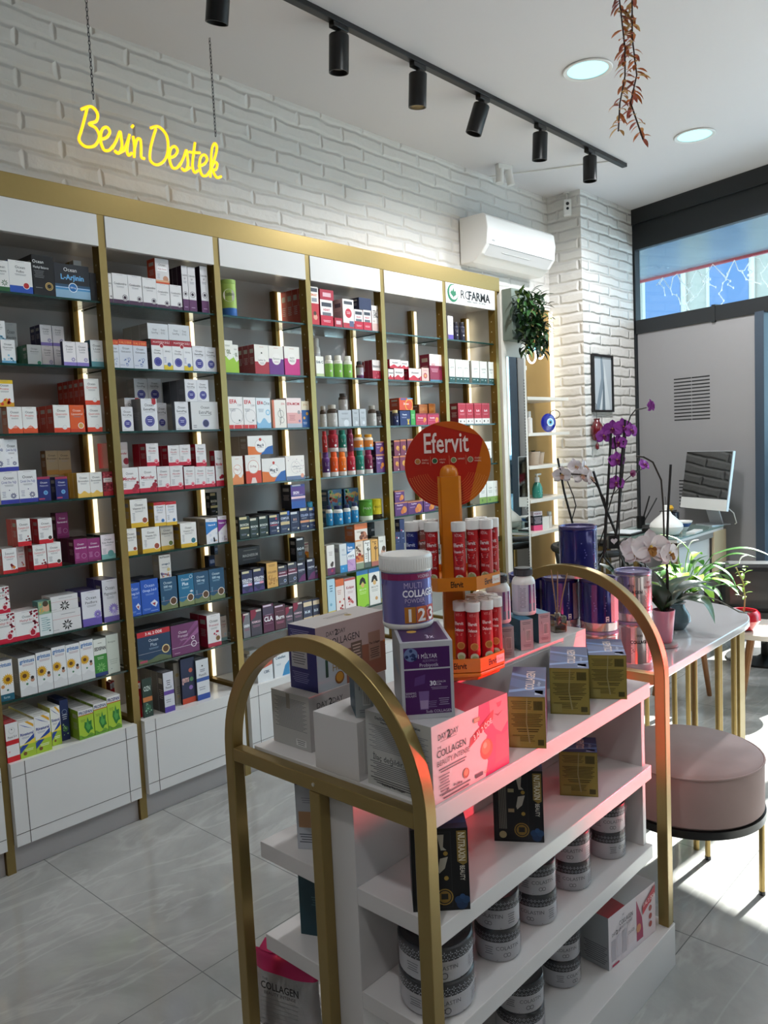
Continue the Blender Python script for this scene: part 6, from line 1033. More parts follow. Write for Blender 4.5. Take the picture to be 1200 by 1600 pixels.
RED = mat('sign_red', '#b0200f', 0.35, noise=0.04); b.lathe([(SR, 0), (SR, .004)], mat('sign_edge', '#d8843a', 0.4), (0, y0+.004, zc), n, axis=(0, -1, 0))
def sf(u, v, k): return Vector((u, y0-.0003*k-.0002, zc+v))
sf.curved = False
def arcpts(a0, a1, m=24): return [(SR*.995*math.cos(a0+(a1-a0)*i/m), SR*.995*math.sin(a0+(a1-a0)*i/m)) for i in range(m+1)]
b.face([sf(x, y, 1) for x, y in arcpts(0, 2*PI, 63)[:-1]], RED)
b.face([sf(x, y, 2) for x, y in arcpts(math.radians(-62), math.radians(33), 30)], ink('c2660f'))
b.face([sf(x, y, 3) for x, y in arcpts(math.radians(40), math.radians(108), 24)], ink('bf5410'))
for i in range(9):
    for a in range(0, 60, 1):
        an = math.radians(198+a*2.4+(i % 2)*1.2); r = SR*(.52+.052*i); x, y = r*math.cos(an), r*math.sin(an)
        if abs(x) > .026 and y < -.02: s_ = .00075+.00008*i; b.face([sf(x+s_, y, 4), sf(x, y+s_, 4), sf(x-s_, y, 4), sf(x, y-s_, 4)], ink('e08a4c'))
b.text('Efervit', None, None, None, .046, ink('ead6d0'), .104, 'c', .012, fn=lambda x, y: sf(x-.002, y+.052, 6))
for i, (u, c1) in enumerate(((-.070, 'b8783c'), (-.030, '2c5a3c'), (.014, '7a8c5c'), (.053, '8a7a5c'))):
    b.face([sf(u+.0068*math.cos(q), .010+.0068*math.sin(q), 5) for q in [2*PI*t/16 for t in range(16)]], ink('d8c8b0'))
    b.face([sf(u+.0055*math.cos(q), .010+.0055*math.sin(q), 6) for q in [2*PI*t/16 for t in range(16)]], ink(c1))
    for q, s in enumerate((('VİTAMİN C', '1000 mg'), ('SAMBUCUS', 'Nigra'), ('DEFENCE', ''), ('VİTAMİN C', 'MINERAL'))[i]):
        if s: b.text(s, None, None, None, .0036, ink('e8c8b8'), .0155, 'c', 0, fn=lambda x, y: sf(x+u+.0175, y+.0125-q*.0062, 6))
    if i: b.face([sf(u-.0105+x, .010+y, 5) for x, y in ((0, -.011), (.0005, -.011), (.0005, .011), (0, .011))], ink('e0a080'))
b.build('sign_disc', ef)
# tubes
def tube_mesh(body, kind):
    r = .0143; h = .122
    b = MB(); B = mat('tube_'+body, '#'+body, 0.28, coat=.3); b.lathe([(r*.96, 0), (r, .002), (r, h)], B, seg=28)
    f = cyl_fn(r, 1.9*r, 0, math.radians(-98)); g = cyl_fn(r, 3.4*r, 0, math.radians(-98))
    if kind == 'u':
        b.art([('t', 'VIT-1', .5, .90, .05, 'e8a8a0', .5), ('T', 'Efervit', .5, .74, .06, 'f2e4e0', .75), ('T', 'Defence', .5, .62, .055, 'f2e4e0', .75), ('l', .5, .54, .5, 2, 'e8b0a8', .025), ('c', .62, .32, .32, 'd8a05c'), ('c', .62, .32, .24, 'b87838'), ('r', 0, 0, 1, .03, '3c6a34'), ('c', .62, .12, .34, 'd8dcc0'), ('c', .62, .10, .22, 'b4c48c')], 1.9*r, h, f)
    else:
        tx = 'e8d8d8' if body != '1d2a7a' else 'c8d0f0'
        b.art([('o', .62, .66, .34, .05, 'd83c38' if body != '1d2a7a' else '2f3f9c'), ('o', .62, .42, .24, .04, 'd83c38' if body != '1d2a7a' else '2f3f9c')], 3.0*r, h, g)
        b.art([('t', 'VİTAL', .5, .90, .05, tx, .6), ('T', 'Efervit', .48, .72, .065, tx, .8), ('T', 'Vitamin C', .5, .60, .045, tx, .8), ('l', .5, .50, .6, 3, tx, .03), ('t', '1000 mg', .5, .30, .05, tx, .7)]+([('r', .1, .0, .9, .10, '3c6a34'), ('c', .5, .10, .36, 'd8dcc0'), ('c', .5, .10, .24, 'a8b87c')] if body != '1d2a7a' else []), 1.9*r, h, f)
    k = MB(); k.lathe([(r*1.16, h-.004), (r*1.16, h+.014), (r*1.12, h+.0165), (r*.6, h+.0165), (r*.55, h+.015), (.0001, h+.015)], PLAST, seg=28, cap=False)
    return b.data('tube_body'), k.data('tube_cap')
TM = {k: tube_mesh(*k) for k in (('c02028', 'u'), ('b81c24', 'v'), ('1d2a7a', 'v'), ('8c5a50', 'v'))}
_rot = Matrix.Rotation(AX, 4, 'Z')
def put_tube(lx, ly, z, k, lab, grp, lift=0):
    p = _rot @ Vector((lx, ly, 0)); a = random.uniform(-.35, .35)
    t = thing('effervescent_tube', lab, 'tube', (1.455+p.x, 1.128+p.y, z+lift), AX+a, grp)
    for nm, me in zip(('body', 'cap'), TM[k]): o = bpy.data.objects.new(nm, me); C.objects.link(o); o.parent = t
R1 = ('c02028', 'u'); R2 = ('b81c24', 'v')
for lx, ly, lab in ((.036, -.072, 'front red effervescent tube on the lower tray'), (.009, -.056, 'red tube left of the front one on the lower tray'), (.068, -.054, 'red tube right of the front one on the lower tray'), (.0925, -.028, 'rightmost red tube on the lower tray'), (.038, -.037, 'red tube directly behind the front one on the lower tray'), (.062, -.018, 'red tube in the middle of the lower tray group'), (.046, .012, 'red tube beside the orange pole on the lower tray'), (.088, .010, 'red tube at the back right of the lower tray'), (.066, .040, 'rearmost red tube on the lower tray')):
    put_tube(lx, ly, .9642+.0345, R1, lab, 'tubes on the lower tray')
for lx, ly, k, lab, lift in ((.010, -.078, R2, 'red tube standing alone before the orange pole', 0), (.044, -.050, R2, 'left red tube of the upper right cluster', 0), (.074, -.050, R2, 'front right red tube on the upper tray', 0), (.092, -.020, R2, 'rightmost red tube on the upper tray', 0), (.048, -.014, R2, 'tall standing red tube with pinkish cap, upper tray', .012), (.070, .014, R2, 'red tube at the back of the upper right cluster', 0), (-.0925, -.032, ('1d2a7a', 'v'), 'dark blue effervescent tube on the upper tray', 0), (-.049, -.054, R2, 'red tube left of the orange pole on the upper tray', 0), (-.072, -.006, ('8c5a50', 'v'), 'brownish red tube behind the dark blue one', 0), (-.046, .006, R2, 'red tube close behind the pole, left side of upper tray', 0)):
    if lift: 
        p = _rot @ Vector((lx, ly, 0))
    put_tube(lx, ly, .9642+.2175, k, lab, 'tubes on the upper tray', 0)

# ---- small teal boxes on the riser and the pill bottles on them
def teal(label, bl, ang, h=.078, w=.036, depth=.092):
    br = (bl[0]+w*math.cos(ang), bl[1]+w*math.sin(ang))
    carton('supplement_box', label, bl, br, .9642, h, depth, 'a9adae', '1d4a5c', '2f6f8a', front=[('l', .5, .9, .7, 2, '5a6064', .05), ('r', .42, .28, .82, .66, 'd8d8d4')]+[('r', .46+.05*i, .30, .48+.05*i, .64, '2a2a2e') for i in range(7)]+[('t', '1', .25, .7, .09, '3a3a40', .2), ('l', .5, .16, .6, 2, '7a7a80', .05)], left=[('l', .5, .5, .5, 5, '3a6a7c', .06)], group='small teal boxes on the riser')
teal('small grey fronted teal box beside the orange tower on the riser', (1.583, 1.090), math.radians(-38))
teal('small grey fronted teal box in the middle of the riser row', (1.672, 1.088), math.radians(-28))
teal('small grey fronted teal box next to the reed diffuser', (1.758, 1.088), math.radians(-25))
teal('small grey fronted teal box behind the near arch', (1.075, 1.088), math.radians(-38), .084, .036, .085)
def pill(label, x, y, z, r=.0305, h=.122):
    t = thing('pill_bottle', label, 'bottle', (x, y, z), -0.6, 'white pill bottles on the teal boxes')
    b = MB(); LB = ink('c9c6d2'); b.lathe([(r*.93, 0), (r, .004), (r, .010), (r, .080), (r*.98, .086), (r*.86, .094), (r*.70, .098), (r*.70, .102)], PLAST, seg=36, mats=[PLAST, PLAST, LB, PLAST, PLAST, PLAST, PLAST])
    f = cyl_fn(r, .05, 0.010, math.radians(-95)); b.art([('r', 0, 0, .12, 1, 'b4b4c0'), ('l', .26, .86, .3, 14, '8a8898', .055), ('r', .56, 0, .60, 1, '5a4a8c'), ('r', .60, .30, .96, 1, '7a2a6c'), ('r', .60, 0, .96, .30, '3a7c8a'), ('l', .78, .86, .2, 4, 'd8b8d8', .06)], .05, .07, f)
    b.build('body', t)
    k = MB(); CAPM = mat('patterned_cap', '#1c1b1f', 0.4, noise=.5, nscale=300); k.lathe([(r*.76, .101), (r*.78, .102), (r*.78, .118), (r*.74, .121), (r*.2, .1215)], CAPM, seg=32)
    for q in range(40):
        a = 2*PI*q/40; k.bar((r*.78*math.cos(a), r*.78*math.sin(a), .103), (r*.78*math.cos(a), r*.78*math.sin(a), .117), .0012, .001, mat('cap_grey', '#6a6870', .4))
    k.build('cap', t)
pill('white pill bottle with dark cap, nearer the reed diffuser', 1.745, 1.122, 1.0430)
pill('white pill bottle with dark cap, right behind the orange tower', 1.632, 1.125, 1.0430)
# reed diffuser
t = thing('reed_diffuser', 'small glass reed diffuser with thin wooden sticks on the riser end', 'diffuser', (1.900, 1.115, .9642), -.6)
MB().box(-.019, -.019, 0, .019, .019, .045, glass('diffuser_glass', (.75, .76, .68), .2)).build('bottle', t, bevel=.003)
MB().box(-.0165, -.0165, .002, .0165, .0165, .018, mat('diffuser_oil', '#8a8460', .2)).build('oil', t)
b = MB(); b.cyl((0, 0, .045), .008, .006, mat('silver_collar', '#b8b4a8', .3, .8), 16); b.build('collar', t)
WOOD = mat('reed_wood', '#a97a52', .7, noise=.2, nscale=90)
for dx, dy, l in ((-.010, .004, .165), (.002, -.002, .160), (.030, .010, .150)):
    MB().tube([(0, 0, .006), (dx*.5, dy*.5, .006+l*.5), (dx*1.3, dy*1.3, .006+l)], .0016, WOOD, 6).build('reed', t)

# ---- gold fronted collagen boxes lying on their backs
def goldbox(label, bl, br, z, h=.111, depth=.222, grp='gold fronted collagen boxes'):
    def ex(b, w, d, hh, f, fl, ft):
        b.art([('p', [(0, .35), (1, .05), (1, .30), (0, .62)], '3a4c78'), ('p', [(0, .12), (1, .28), (1, .34), (0, .20)], '6a86b0'), ('p', [(0, .7), (1, .5), (1, .56), (0, .78)], '5a74a4')], w, d, ft)
        b.text('COLLAGEN', None, None, None, .019, ink('c8b4a8'), d*.62, 'c', .02, fn=lambda x, y: ft(w*.56-y, d*.52+x, 5))
        b.text('collagen', None, None, None, .007, ink('a8b4c8'), d*.4, 'c', 0, fn=lambda x, y: ft(w*.80-y, d*.40+x, 5))
        b.art([('r', .72, .06, .94, .20, '8a94ac')], w, d, ft)
    carton('collagen_carton', label, bl, br, z, h, depth, '7f7434', '26304c', '2c3a62', extra=ex, group=grp,
           front=[('r', .02, .02, .98, .98, '94843f'), ('l', .36, .90, .56, 5, '4c4420', .035), ('r', .68, .74, .93, .92, '6a602c')]+[('r', .70+.028*i, .75, .712+.028*i, .91, '332e14') for i in range(8)]+[('l', .5, .66, .84, 8, '4c4420', .034), ('l', .52, .36, .6, 2, '3a3416', .04), ('l', .4, .24, .6, 4, '5a5226', .035), ('r', .78, .06, .94, .17, '4a4420'), ('r', .04, .04, .3, .22, '968a4a'), ('p', [(.50, .98), (.53, .98), (.50, .5), (.58, .1), (.54, .1), (.47, .5)], '9c9260')])
goldbox('gold fronted collagen box on the stand top touching the pink carton', (1.372, .930), (1.411, .863), .8455)
goldbox('gold fronted collagen box in the middle of the stand top row', (1.602, .966), (1.647, .887), .8455, .111, .196)
goldbox('gold fronted collagen box at the far end of the stand top', (1.751, .944), (1.797, .866), .8455, .111, .16)
goldbox('gold fronted collagen box alone on the middle shelf', (1.655, .978), (1.700, .899), .6225, .111, .10)
def nutrax(label, bl, br):
    def ex(b, w, d, hh, f, fl, ft):
        b.art([('r', .06, .04, .70, .96, '2a2c30'), ('r', .07, .045, .69, .955, '111216'), ('l', .2, .90, .16, 1, '8a8460', .02)]+[('r', .11+.018*i, .18, .118+.018*i, .88-.03*(i % 3), '8c8a80') for i in range(9)]+[('c', .18, .10, .075, 'b8ac80'), ('c', .56, .17, .15, '9c7c34'), ('c', .56, .17, .13, '17181c'), ('c', .56, .17, .11, '8a6c2c'), ('r', .50, .14, .62, .21, '1c1a14'), ('p', [(.46, .93), (.58, .93), (.56, .78), (.62, .74), (.52, .74)], 'b4b0a4'), ('p', [(.50, .64), (.64, .66), (.58, .52), (.48, .46), (.46, .5)], 'b4b0a4'), ('c', .60, .70, .04, 'a8883c'), ('c', .60, .40, .04, 'a8883c'), ('r', .30, .70, .42, .75, 'a8a07c'), ('r', .30, .42, .42, .47, 'a8906c'),
               ('p', [(.80, .97), (.97, .97), (.97, .58), (.90, .55), (.80, .60)], '8c7438'), ('c', .86, .08, .10, '1c3458'), ('c', .93, .13, .07, '27456c'), ('c', .80, .13, .07, '203c62'), ('c', .87, .17, .05, '2c4c78'), ('o', .62, .17, .0, .0, '111216')], w, hh, f)
        b.text('NUTRAXIN', None, None, None, .0125, ink('e8e0c4'), hh*.34, 'c', .02, fn=lambda x, y: f(w*.885+y, hh*.78-x, 48))
        b.text('BEAUTY', None, None, None, .009, ink('d8d4c8'), hh*.18, 'c', .01, fn=lambda x, y: f(w*.885+y, hh*.46-x, 48))
        b.art([('p', [(0, .1), (1, .3), (1, .6), (0, .5)], '27406c')], w, d, ft)
    carton('beauty_carton', label, bl, br, .6225, .160, .075, '0f1013', '16171b', '1f2740', extra=ex, group='black and gold beauty cartons')
nutrax('black and gold beauty carton behind the near arch leg', (1.060, .946), (1.134, .868))
nutrax('black and gold beauty carton standing further along the middle shelf', (1.373, .978), (1.432, .888))

# ---- shrink wrapped cream jars
JL = mat('jar_lid_dark', '#2b2c33', .35, coat=.3); JB = mat('jar_band_silver', '#cfcdd1', .3); JP = ink('454854')
def cream_jar_mesh(r, h):
    b = MB(); b.lathe([(r*.95, 0), (r, .004), (r, h*.62)], JB, seg=40)
    f = cyl_fn(r, 2.6*r, 0, math.radians(-128)); b.art([('t', 'COLASTIN', .46, .44, .12, '5a5a62', .44), ('o', .40, .22, .035, .008, '4a4a52'), ('o', .46, .22, .035, .008, '4a4a52'), ('l', .45, .06, .4, 1, '8a8a92', .05), ('l', .84, .46, .14, 5, '7a7a82', .07), ('l', .12, .46, .14, 4, '7a7a82', .07)], 2.6*r, h, f)
    k = MB(); k.lathe([(r*1.01, h*.62), (r*1.02, h*.63), (r*1.02, h*.96), (r*.98, h), (r*.62, h), (r*.60, h*.97), (.0001, h*.97)], JL, seg=40, cap=False)
    g = cyl_fn(r*1.02, 4.4*r, h*.63, math.radians(-120))
    rr = random.Random(3); ops = []
    for i in range(26):
        for q in range(2): ops.append(('f', (i+.5*(q % 2)+.25)/26.5, .3+.4*q, .017, 4, 'c4c8d2'))
    k.art(ops, 4.4*r, h*.33, g)
    fl = flat_fn((0, 0, h*.972), (1, 0, 0), (0, 1, 0)); k.art([('o', 0, 0, 1, .08, '8f9096'), ('c', 0, 0, .9, '8d8a92'), ('o', 0, 0, .6, .03, '5a5a62')], r*.58, r*.58, fl, 0, False)
    return b.data('jar_body'), k.data('jar_lid')
_cj = {}
def jar_pair(where, bx, by, z, r, rz=(0, .4)):
    """two jars shrink wrapped together: one thing"""
    h = .070; x, y = bx+.73*r, by+.67*r
    if r not in _cj: _cj[r] = cream_jar_mesh(r, h)
    t = thing('cream_jar_pair', 'two stacked cream jars in shrink wrap, '+where, 'jar', (x, y, z), 0, 'shrink wrapped cream jars in twos')
    for i in (0, 1):
        o = bpy.data.objects.new('jar', _cj[r][0]); C.objects.link(o); o.parent = t; o.location = (0, 0, i*.0705); o.rotation_euler = (0, 0, rz[i])
        k = bpy.data.objects.new('lid', _cj[r][1]); C.objects.link(k); k.parent = o
    w = MB(); w.lathe([(r*1.045, .0), (r*1.05, .03), (r*1.03, .07), (r*1.055, .1), (r*1.04, .139), (r*.8, .1425)], CLEAR, seg=24, cap=False)
    rg = random.Random(int(bx*1000))
    w.v = [(vx*(1+rg.uniform(-.012, .012)), vy*(1+rg.uniform(-.012, .012)), vz) for vx, vy, vz in w.v]
    w.build('shrink_wrap', t)
jar_pair('nearest wide pair on low shelf', 1.092, .918, .4035, .073, (0.15, .1))
jar_pair('second pair along low shelf', 1.302, .921, .4035, .048, (0.3, -.5))
jar_pair('third pair along low shelf', 1.461, .925, .4035, .048, (-.4, .2))
jar_pair('fourth pair along low shelf', 1.632, .930, .4035, .048, (-.1, -.2))
jar_pair('fifth pair at far end of low shelf', 1.818, .927, .4035, .048, (.9, .1))
jar_pair('far pair on the plinth beside the white carton', 1.648, .975, .1245, .050, (.6, .1))
jar_pair('near pair on the plinth', 1.430, .955, .1245, .056, (.1, .3))
# white and crimson carton on the plinth
def lowx(b, w, d, h, f, fl, ft):
    b.art([('r', .58, .1, .72, .9, 'a03054'), ('p', [(.56, 1), (1, 1), (1, .0), (.74, 0), (.70, .5)], 'd8c8cc'), ('t', 'DAY', .11, .62, .06, '26262c', .08), ('T', '2', .165, .62, .08, '1c1a20', .04), ('t', 'DAY', .215, .62, .06, '26262c', .08), ('t', 'THE', .30, .86, .03, '4a4a50', .04), ('t', 'COLLAGEN', .36, .74, .09, '26262c', .28), ('t', 'BEAUTY INTENSE', .36, .64, .05, '5a4a50', .26), ('r', .05, .12, .14, .52, 'b0a8b0'), ('r', .16, .12, .25, .55, 'c8c0c8'), ('r', .27, .12, .36, .56, 'b4acb4'), ('r', .38, .18, .54, .58, 'd8ccd0'), ('t', 'COLLAGEN', .46, .42, .06, '3a3038', .14), ('c', .62, .35, .05, 'c8845c')]+[('c', .88, .24+.16*i, .035, '9c3a30') for i in range(4)]+[('r', .06, .02, .2, .06, 'b03050')], w, h, f)
    b.art([('p', [(.70, .55), (.98, .80), (.98, .97), (.70, .72)], 'b82034')], w, h, f, 40)
    tilted(b, '3 AL 2 ÖDE', f, .84*w, .76*h, .14, .010, 'f0d0d0', .06, .02, 46)
    b.art([('l', .6, .40, .7, 9, '5a5c62', .04), ('l', .2, .9, .3, 1, '3a3a40', .03)], d, h, fl)
    b.art([('p', [(0, 0), (.34, 0), (.42, 1), (0, 1)], '8c1828')], w, d, ft)
carton('collagen_carton', 'white and crimson collagen carton low on the plinth at far end', (1.776, .920), (2.010, .899), .1245, .142, .100, 'd8cfd4', '9ea2a6', 'a0a2a4', extra=lowx)
# boxes on the far side shelves
carton('collagen_carton', 'tall white and purple carton on the far side of the stand', (1.085, 1.300), (1.112, 1.253), .6225, .165, .09, 'b8bac0', '9a9ca4', '3c2458', front=[('r', 0, .88, 1, 1, '4a1c5c'), ('r', .1, .30, .9, .52, 'b48a64'), ('l', .5, .2, .8, 4, '4a4a54', .035), ('l', .5, .7, .5, 3, '8a8a94', .03)], left=[('l', .5, .7, .7, 12, '8a8a94', .05)])
carton('collagen_carton', 'grey marbled and dark teal carton on the lower far shelf', (1.105, 1.330), (1.145, 1.240), .4035, .150, .05, '23414a', '9aa0a0', '2c4a54', left=[('l', .5, .8, .7, 4, '5a6468', .05), ('c', .7, .4, .16, 'b09a60')], front=[('l', .5, .6, .4, 4, '4a6a74', .04)])
# foil pouch on the plinth
t = thing('foil_pouch', 'silver foil pouch with pink folded top on the plinth behind the arch', 'pouch', (1.125, 1.415, .1245), math.radians(-74))
PINKF = mat('pink_foil', '#d2396e', .22, .55); SILF = mat('silver_foil', '#b4b2b2', .25, .6, bump=.5, nscale=18)
b = MB(); W2 = .088; nn = 12; rows = []
for i, (z, dp, ww) in enumerate(((0, .030, .9), (.02, .037, 1), (.06, .036, 1), (.10, .030, .98), (.14, .020, .98), (.165, .010, 1.0), (.18, .004, 1.02))):
    rows.append([(W2*ww*math.copysign(abs(math.cos(a))**.7, math.cos(a)), dp*math.copysign(abs(math.sin(a))**.9, math.sin(a))*(1+.06*math.sin(7*a+i)), z) for a in [2*PI*k/24 for k in range(24)]])
for i in range(len(rows)-1):
    vs = rows[i]+rows[i+1]; b.mesh(vs, [(k, (k+1) % 24, 24+(k+1) % 24, 24+k) for k in range(24)], SILF if i < 4 else PINKF, True)
b.face(rows[0][::-1], SILF); b.face(rows[-1], PINKF); o = b.build('pouch_body', t, weld=True)
b = MB(); f = flat_fn((-.066, -.0385, 0), (1, 0, 0), (0, 0, 1)); 
b.art([('l', .5, .10, .7, 1, '4a4a4c', .04)]+[('l', .5, .50-.06*i, .8, 1, '5a5a5c', .02) for i in range(7)], .132, .18, f)
f = lambda x, y: Vector((x, -.0315+.10*max(0, (y-.02))-.0022, .118+y)); b.text('COLLAGEN', None, None, None, .018, ink('1c1a1e'), .105, 'c', .015, fn=f); b.text('BEAUTY INTENSE', None, None, None, .008, ink('2c2a2e'), .1, 'c', 0, fn=lambda x, y: f(x, y-.018)); b.text('THE', None, None, None, .006, ink('2c2a2e'), .02, 'c', 0, fn=lambda x, y: f(x-.04, y+.016)); b.build('print', t)
b = MB(); pts = [(-.078, -.002, .178), (-.04, -.012, .185), (0, .004, .182), (.04, -.012, .187), (.078, 0, .18)]
for i in range(4): b.face([pts[i], pts[i+1], Vector(pts[i+1])+Vector((0, .030+.01*(i % 2), .012)), Vector(pts[i])+Vector((0, .03, .012))], PINKF)
b.build('folded_top', t)
# ---------------------------------------------------------------- round ended table with canisters and orchids
TOPM = mat('table_top_grey', '#c3c0c1', 0.12, coat=.4, noise=.02, nscale=5)
tb = thing('side_table', 'glossy grey round ended table on gold rods behind the stand', 'table', (2.8, 1.35, 0))
TX, TY = 2.8, 1.35
def capsule(x0, xc, yc, r, n=28): return [(x0-TX, yc-r-TY)]+[(xc+r*math.sin(PI*i/n)-TX, yc-r*math.cos(PI*i/n)-TY) for i in range(n+1)]+[(x0-TX, yc+r-TY)]
b = MB(); b.prism(capsule(2.095, 3.130, 1.35, .33), .722, .75, TOPM); b.build('table_top', tb, bevel=.003)
for i, (x, y) in enumerate(((3.103, 1.29), (2.735, 1.065), (2.96, 1.065), (3.14, 1.068), (3.36, 1.20), (3.42, 1.36), (3.35, 1.52), (3.12, 1.63), (2.8, 1.63), (2.5, 1.63), (2.25, 1.63))):
    MB().cyl((x-TX, y-TY, 0.0), .0105, .722, GOLD, 14).build('rod', tb)
MB().box(3.185-TX, 1.06-TY, 0, 3.245-TX, 1.085-TY, .722, GOLD).build('flat_leg', tb, bevel=.002)
CANB = mat('canister_navy', '#1f2270', .16, .35, coat=.6); CANS = mat('canister_silver', '#b9b6b8', .2, .75); CANG = mat('canister_grey', '#8d8d98', .22, .5)
def canister(label, x, y, z, kind, r=.057, h=.1575, rz=0.0):
    t = thing('metal_canister', label, 'canister', (x, y, z), rz, 'metal collagen canisters')
    b = MB(); m = CANB if kind == 'navy' else CANS
    b.lathe([(r*.98, 0), (r, .002), (r, .022), (r*1.012, .024), (r*1.012, .026), (r, .028), (r, h-.018), (r*1.012, h-.016), (r*1.012, h-.012), (r, h-.010)], m, seg=44, mats=[CANS]*4+[m]*5)
    if kind == 'navy':
        f = cyl_fn(r, .13, .028, math.radians(-95)); b.art([('r', .66, 0, 1, 1, '9a98a4'), ('l', .83, .88, .28, 20, '4a4858', .042), ('l', .40, .52, .3, 4, '6a6cb4', .07), ('l', .36, .70, .36, 1, '7a7cc0', .06), ('r', .52, .02, .60, .16, 'd0d0dc'), ('r', .535, .03, .585, .06, '2a2a40'), ('r', .535, .10, .585, .13, '2a2a40')], .13, h-.046, f)
    else:
        f = cyl_fn(r, .15, .028, math.radians(-88)); b.art([('r', .0, 0, .2, 1, '7c7a80'), ('r', .52, .0, .56, 1, 'd8d4d0'), ('t', 'SKIN', .38, .78, .06, '2a2a30', .2), ('T', 'COLLAGEN', .40, .60, .085, '1e1c22', .42), ('l', .36, .52, .3, 1, '3a3a40', .03), ('l', .38, .42, .34, 4, '4a4a50', .05), ('t', 'SKIN', .78, .86, .05, '2a2a30', .14), ('T', 'COLLAGEN', .80, .72, .06, '1e1c22', .3), ('l', .8, .6, .26, 8, '8a6a70', .04), ('T', '1', .66, .10, .13, '1e1c22', .08), ('T', '2', .78, .10, .13, 'c03040', .1), ('T', '3', .90, .10, .13, 'c03040', .1)], .15, h-.046, f)
    b.build('body', t)
    k = MB(); k.lathe([(r*.99, h-.010), (r*1.015, h-.008), (r*1.015, h-.001), (r*.98, h), (r*.9, h-.001), (r*.88, h-.006), (.0001, h-.006)], mat('canister_lid', '#5a5484', .22, .5) if kind == 'navy' else mat('canister_lid_silver', '#8d88a8', .2, .5), seg=44, cap=False); k.build('lid', t)
for x, y, rz, lab in ((2.199, 1.146, -.7, 'right navy canister of the pair row behind the far arch'), (2.173, 1.263, -.6, 'middle navy canister behind the reed diffuser'), (2.165, 1.380, -.5, 'left navy canister behind the pill bottles')):
    canister(lab, x, y, .9090, 'navy', rz=rz)
for x, y, lab in ((2.199, 1.146, 'silver canister under the right navy canister'), (2.173, 1.263, 'silver canister under the middle navy canister'), (2.165, 1.380, 'silver canister under the left navy canister')):
    canister(lab, x, y, .7505, 'silver', rz=.6)
canister('navy canister standing alone on top of the navy row', 2.186, 1.204, 1.0675, 'navy', rz=-.1)
canister('silver canister with black lettering at the bottom right of the pile', 2.367, 1.113, .7505, 'silver', rz=-.55)
canister('upper silver canister standing on the lettered silver one', 2.368, 1.114, .9090, 'silver', rz=-.95)
# ---- orchids
STEM = mat('orchid_stem', '#2a2018', .6, noise=.3, nscale=60); STICK = mat('support_stick', '#14100e', .6)
LEAFD = mat('orchid_leaf', '#27451f', .32, coat=.3, noise=.3, nscale=14)
PUR = mat('petal_purple', '#a23fb0', .55, noise=.25, nscale=70); PURL = mat('petal_lip', '#6c1550', .5)
WHP = mat('petal_white', '#e6dfe0', .55, noise=.06, nscale=60); YEL = mat('petal_centre', '#c8a23c', .5)
def petal(b, c, d, n, ln, wd, m, cup=.15):
    d = Vector(d).normalized(); n = Vector(n).normalized(); s = d.cross(n).normalized(); c = Vector(c); N = 7
    top = []
    for i in range(N):
        t = i/(N-1); w = wd*(math.sin(PI*(0.08+.92*t))**.7)*(1 if t < 1 else 0)
        top.append([c+d*(ln*t)+s*(w*k)+n*(cup*ln*(abs(k)*.8-t*t*.6)) for k in (-1, -.5, 0, .5, 1)])
    vs = [p for r in top for p in r]; fs = [(i*5+k, i*5+k+1, i*5+6+k, i*5+5+k) for i in range(N-1) for k in range(4)]
    b.mesh(vs, fs, m, True)
def bloom(parent, c, face, size, m, lip, origin):
    """one orchid flower: three sepals, two broad petals, a lip"""
    c = Vector(c)-Vector(origin); n = Vector(face).normalized(); up = (Vector((0, 0, 1))-n*n.z).normalized(); s = n.cross(up)
    b = MB()
    for a, ln, wd in ((90, .50, .19), (215, .50, .18), (325, .50, .18)):
        d = up*math.sin(math.radians(a))+s*math.cos(math.radians(a)); petal(b, c-n*size*.02, d, n, size*ln, size*wd, m)
    for a in (12, 168):
        d = up*math.sin(math.radians(a))+s*math.cos(math.radians(a)); petal(b, c, d, n, size*.52, size*.30, m)
    petal(b, c+n*size*.05, -up+n*.6, n, size*.24, size*.10, lip, .4)
    for a in (200, 340): d = up*math.sin(math.radians(a))+s*math.cos(math.radians(a)); petal(b, c+n*size*.06, d+n*.5, n, size*.14, size*.07, lip, .4)
    b.lathe([(.0001, 0), (size*.05, size*.03), (size*.03, size*.08), (.0001, size*.09)], YEL, c+n*size*.05, 10, cap=False)
    o = b.build('flower', parent); return o
def leaf_blade(b, base, tip, wd, m, sag=.1, N=10, up=(0, 0, 1), fold=.25):
    base = Vector(base); tip = Vector(tip); d = tip-base; L = d.length; s = d.cross(Vector(up)); s = s.normalized() if s.length > 1e-5 else Vector((1, 0, 0)); nn = s.cross(d).normalized(); rows = []
    for i in range(N+1):
        t = i/N; w = wd*math.sin(PI*min(1, .06+.94*t))**.75*(1-.15*t) if t < 1 else 0.0006
        p = base+d*t+nn*(sag*L*math.sin(PI*t))
        rows.append([p+s*(w*k)+nn*(fold*w*abs(k)) for k in (-1, -.5, 0, .5, 1)])
    b.mesh([p for r in rows for p in r], [(i*5+k, i*5+k+1, i*5+6+k, i*5+5+k) for i in range(N) for k in range(4)], m, True)
def rel(pts, o): return [Vector(p)-Vector(o) for p in pts]
TOCAM = Vector((-.72, -.66, .1))
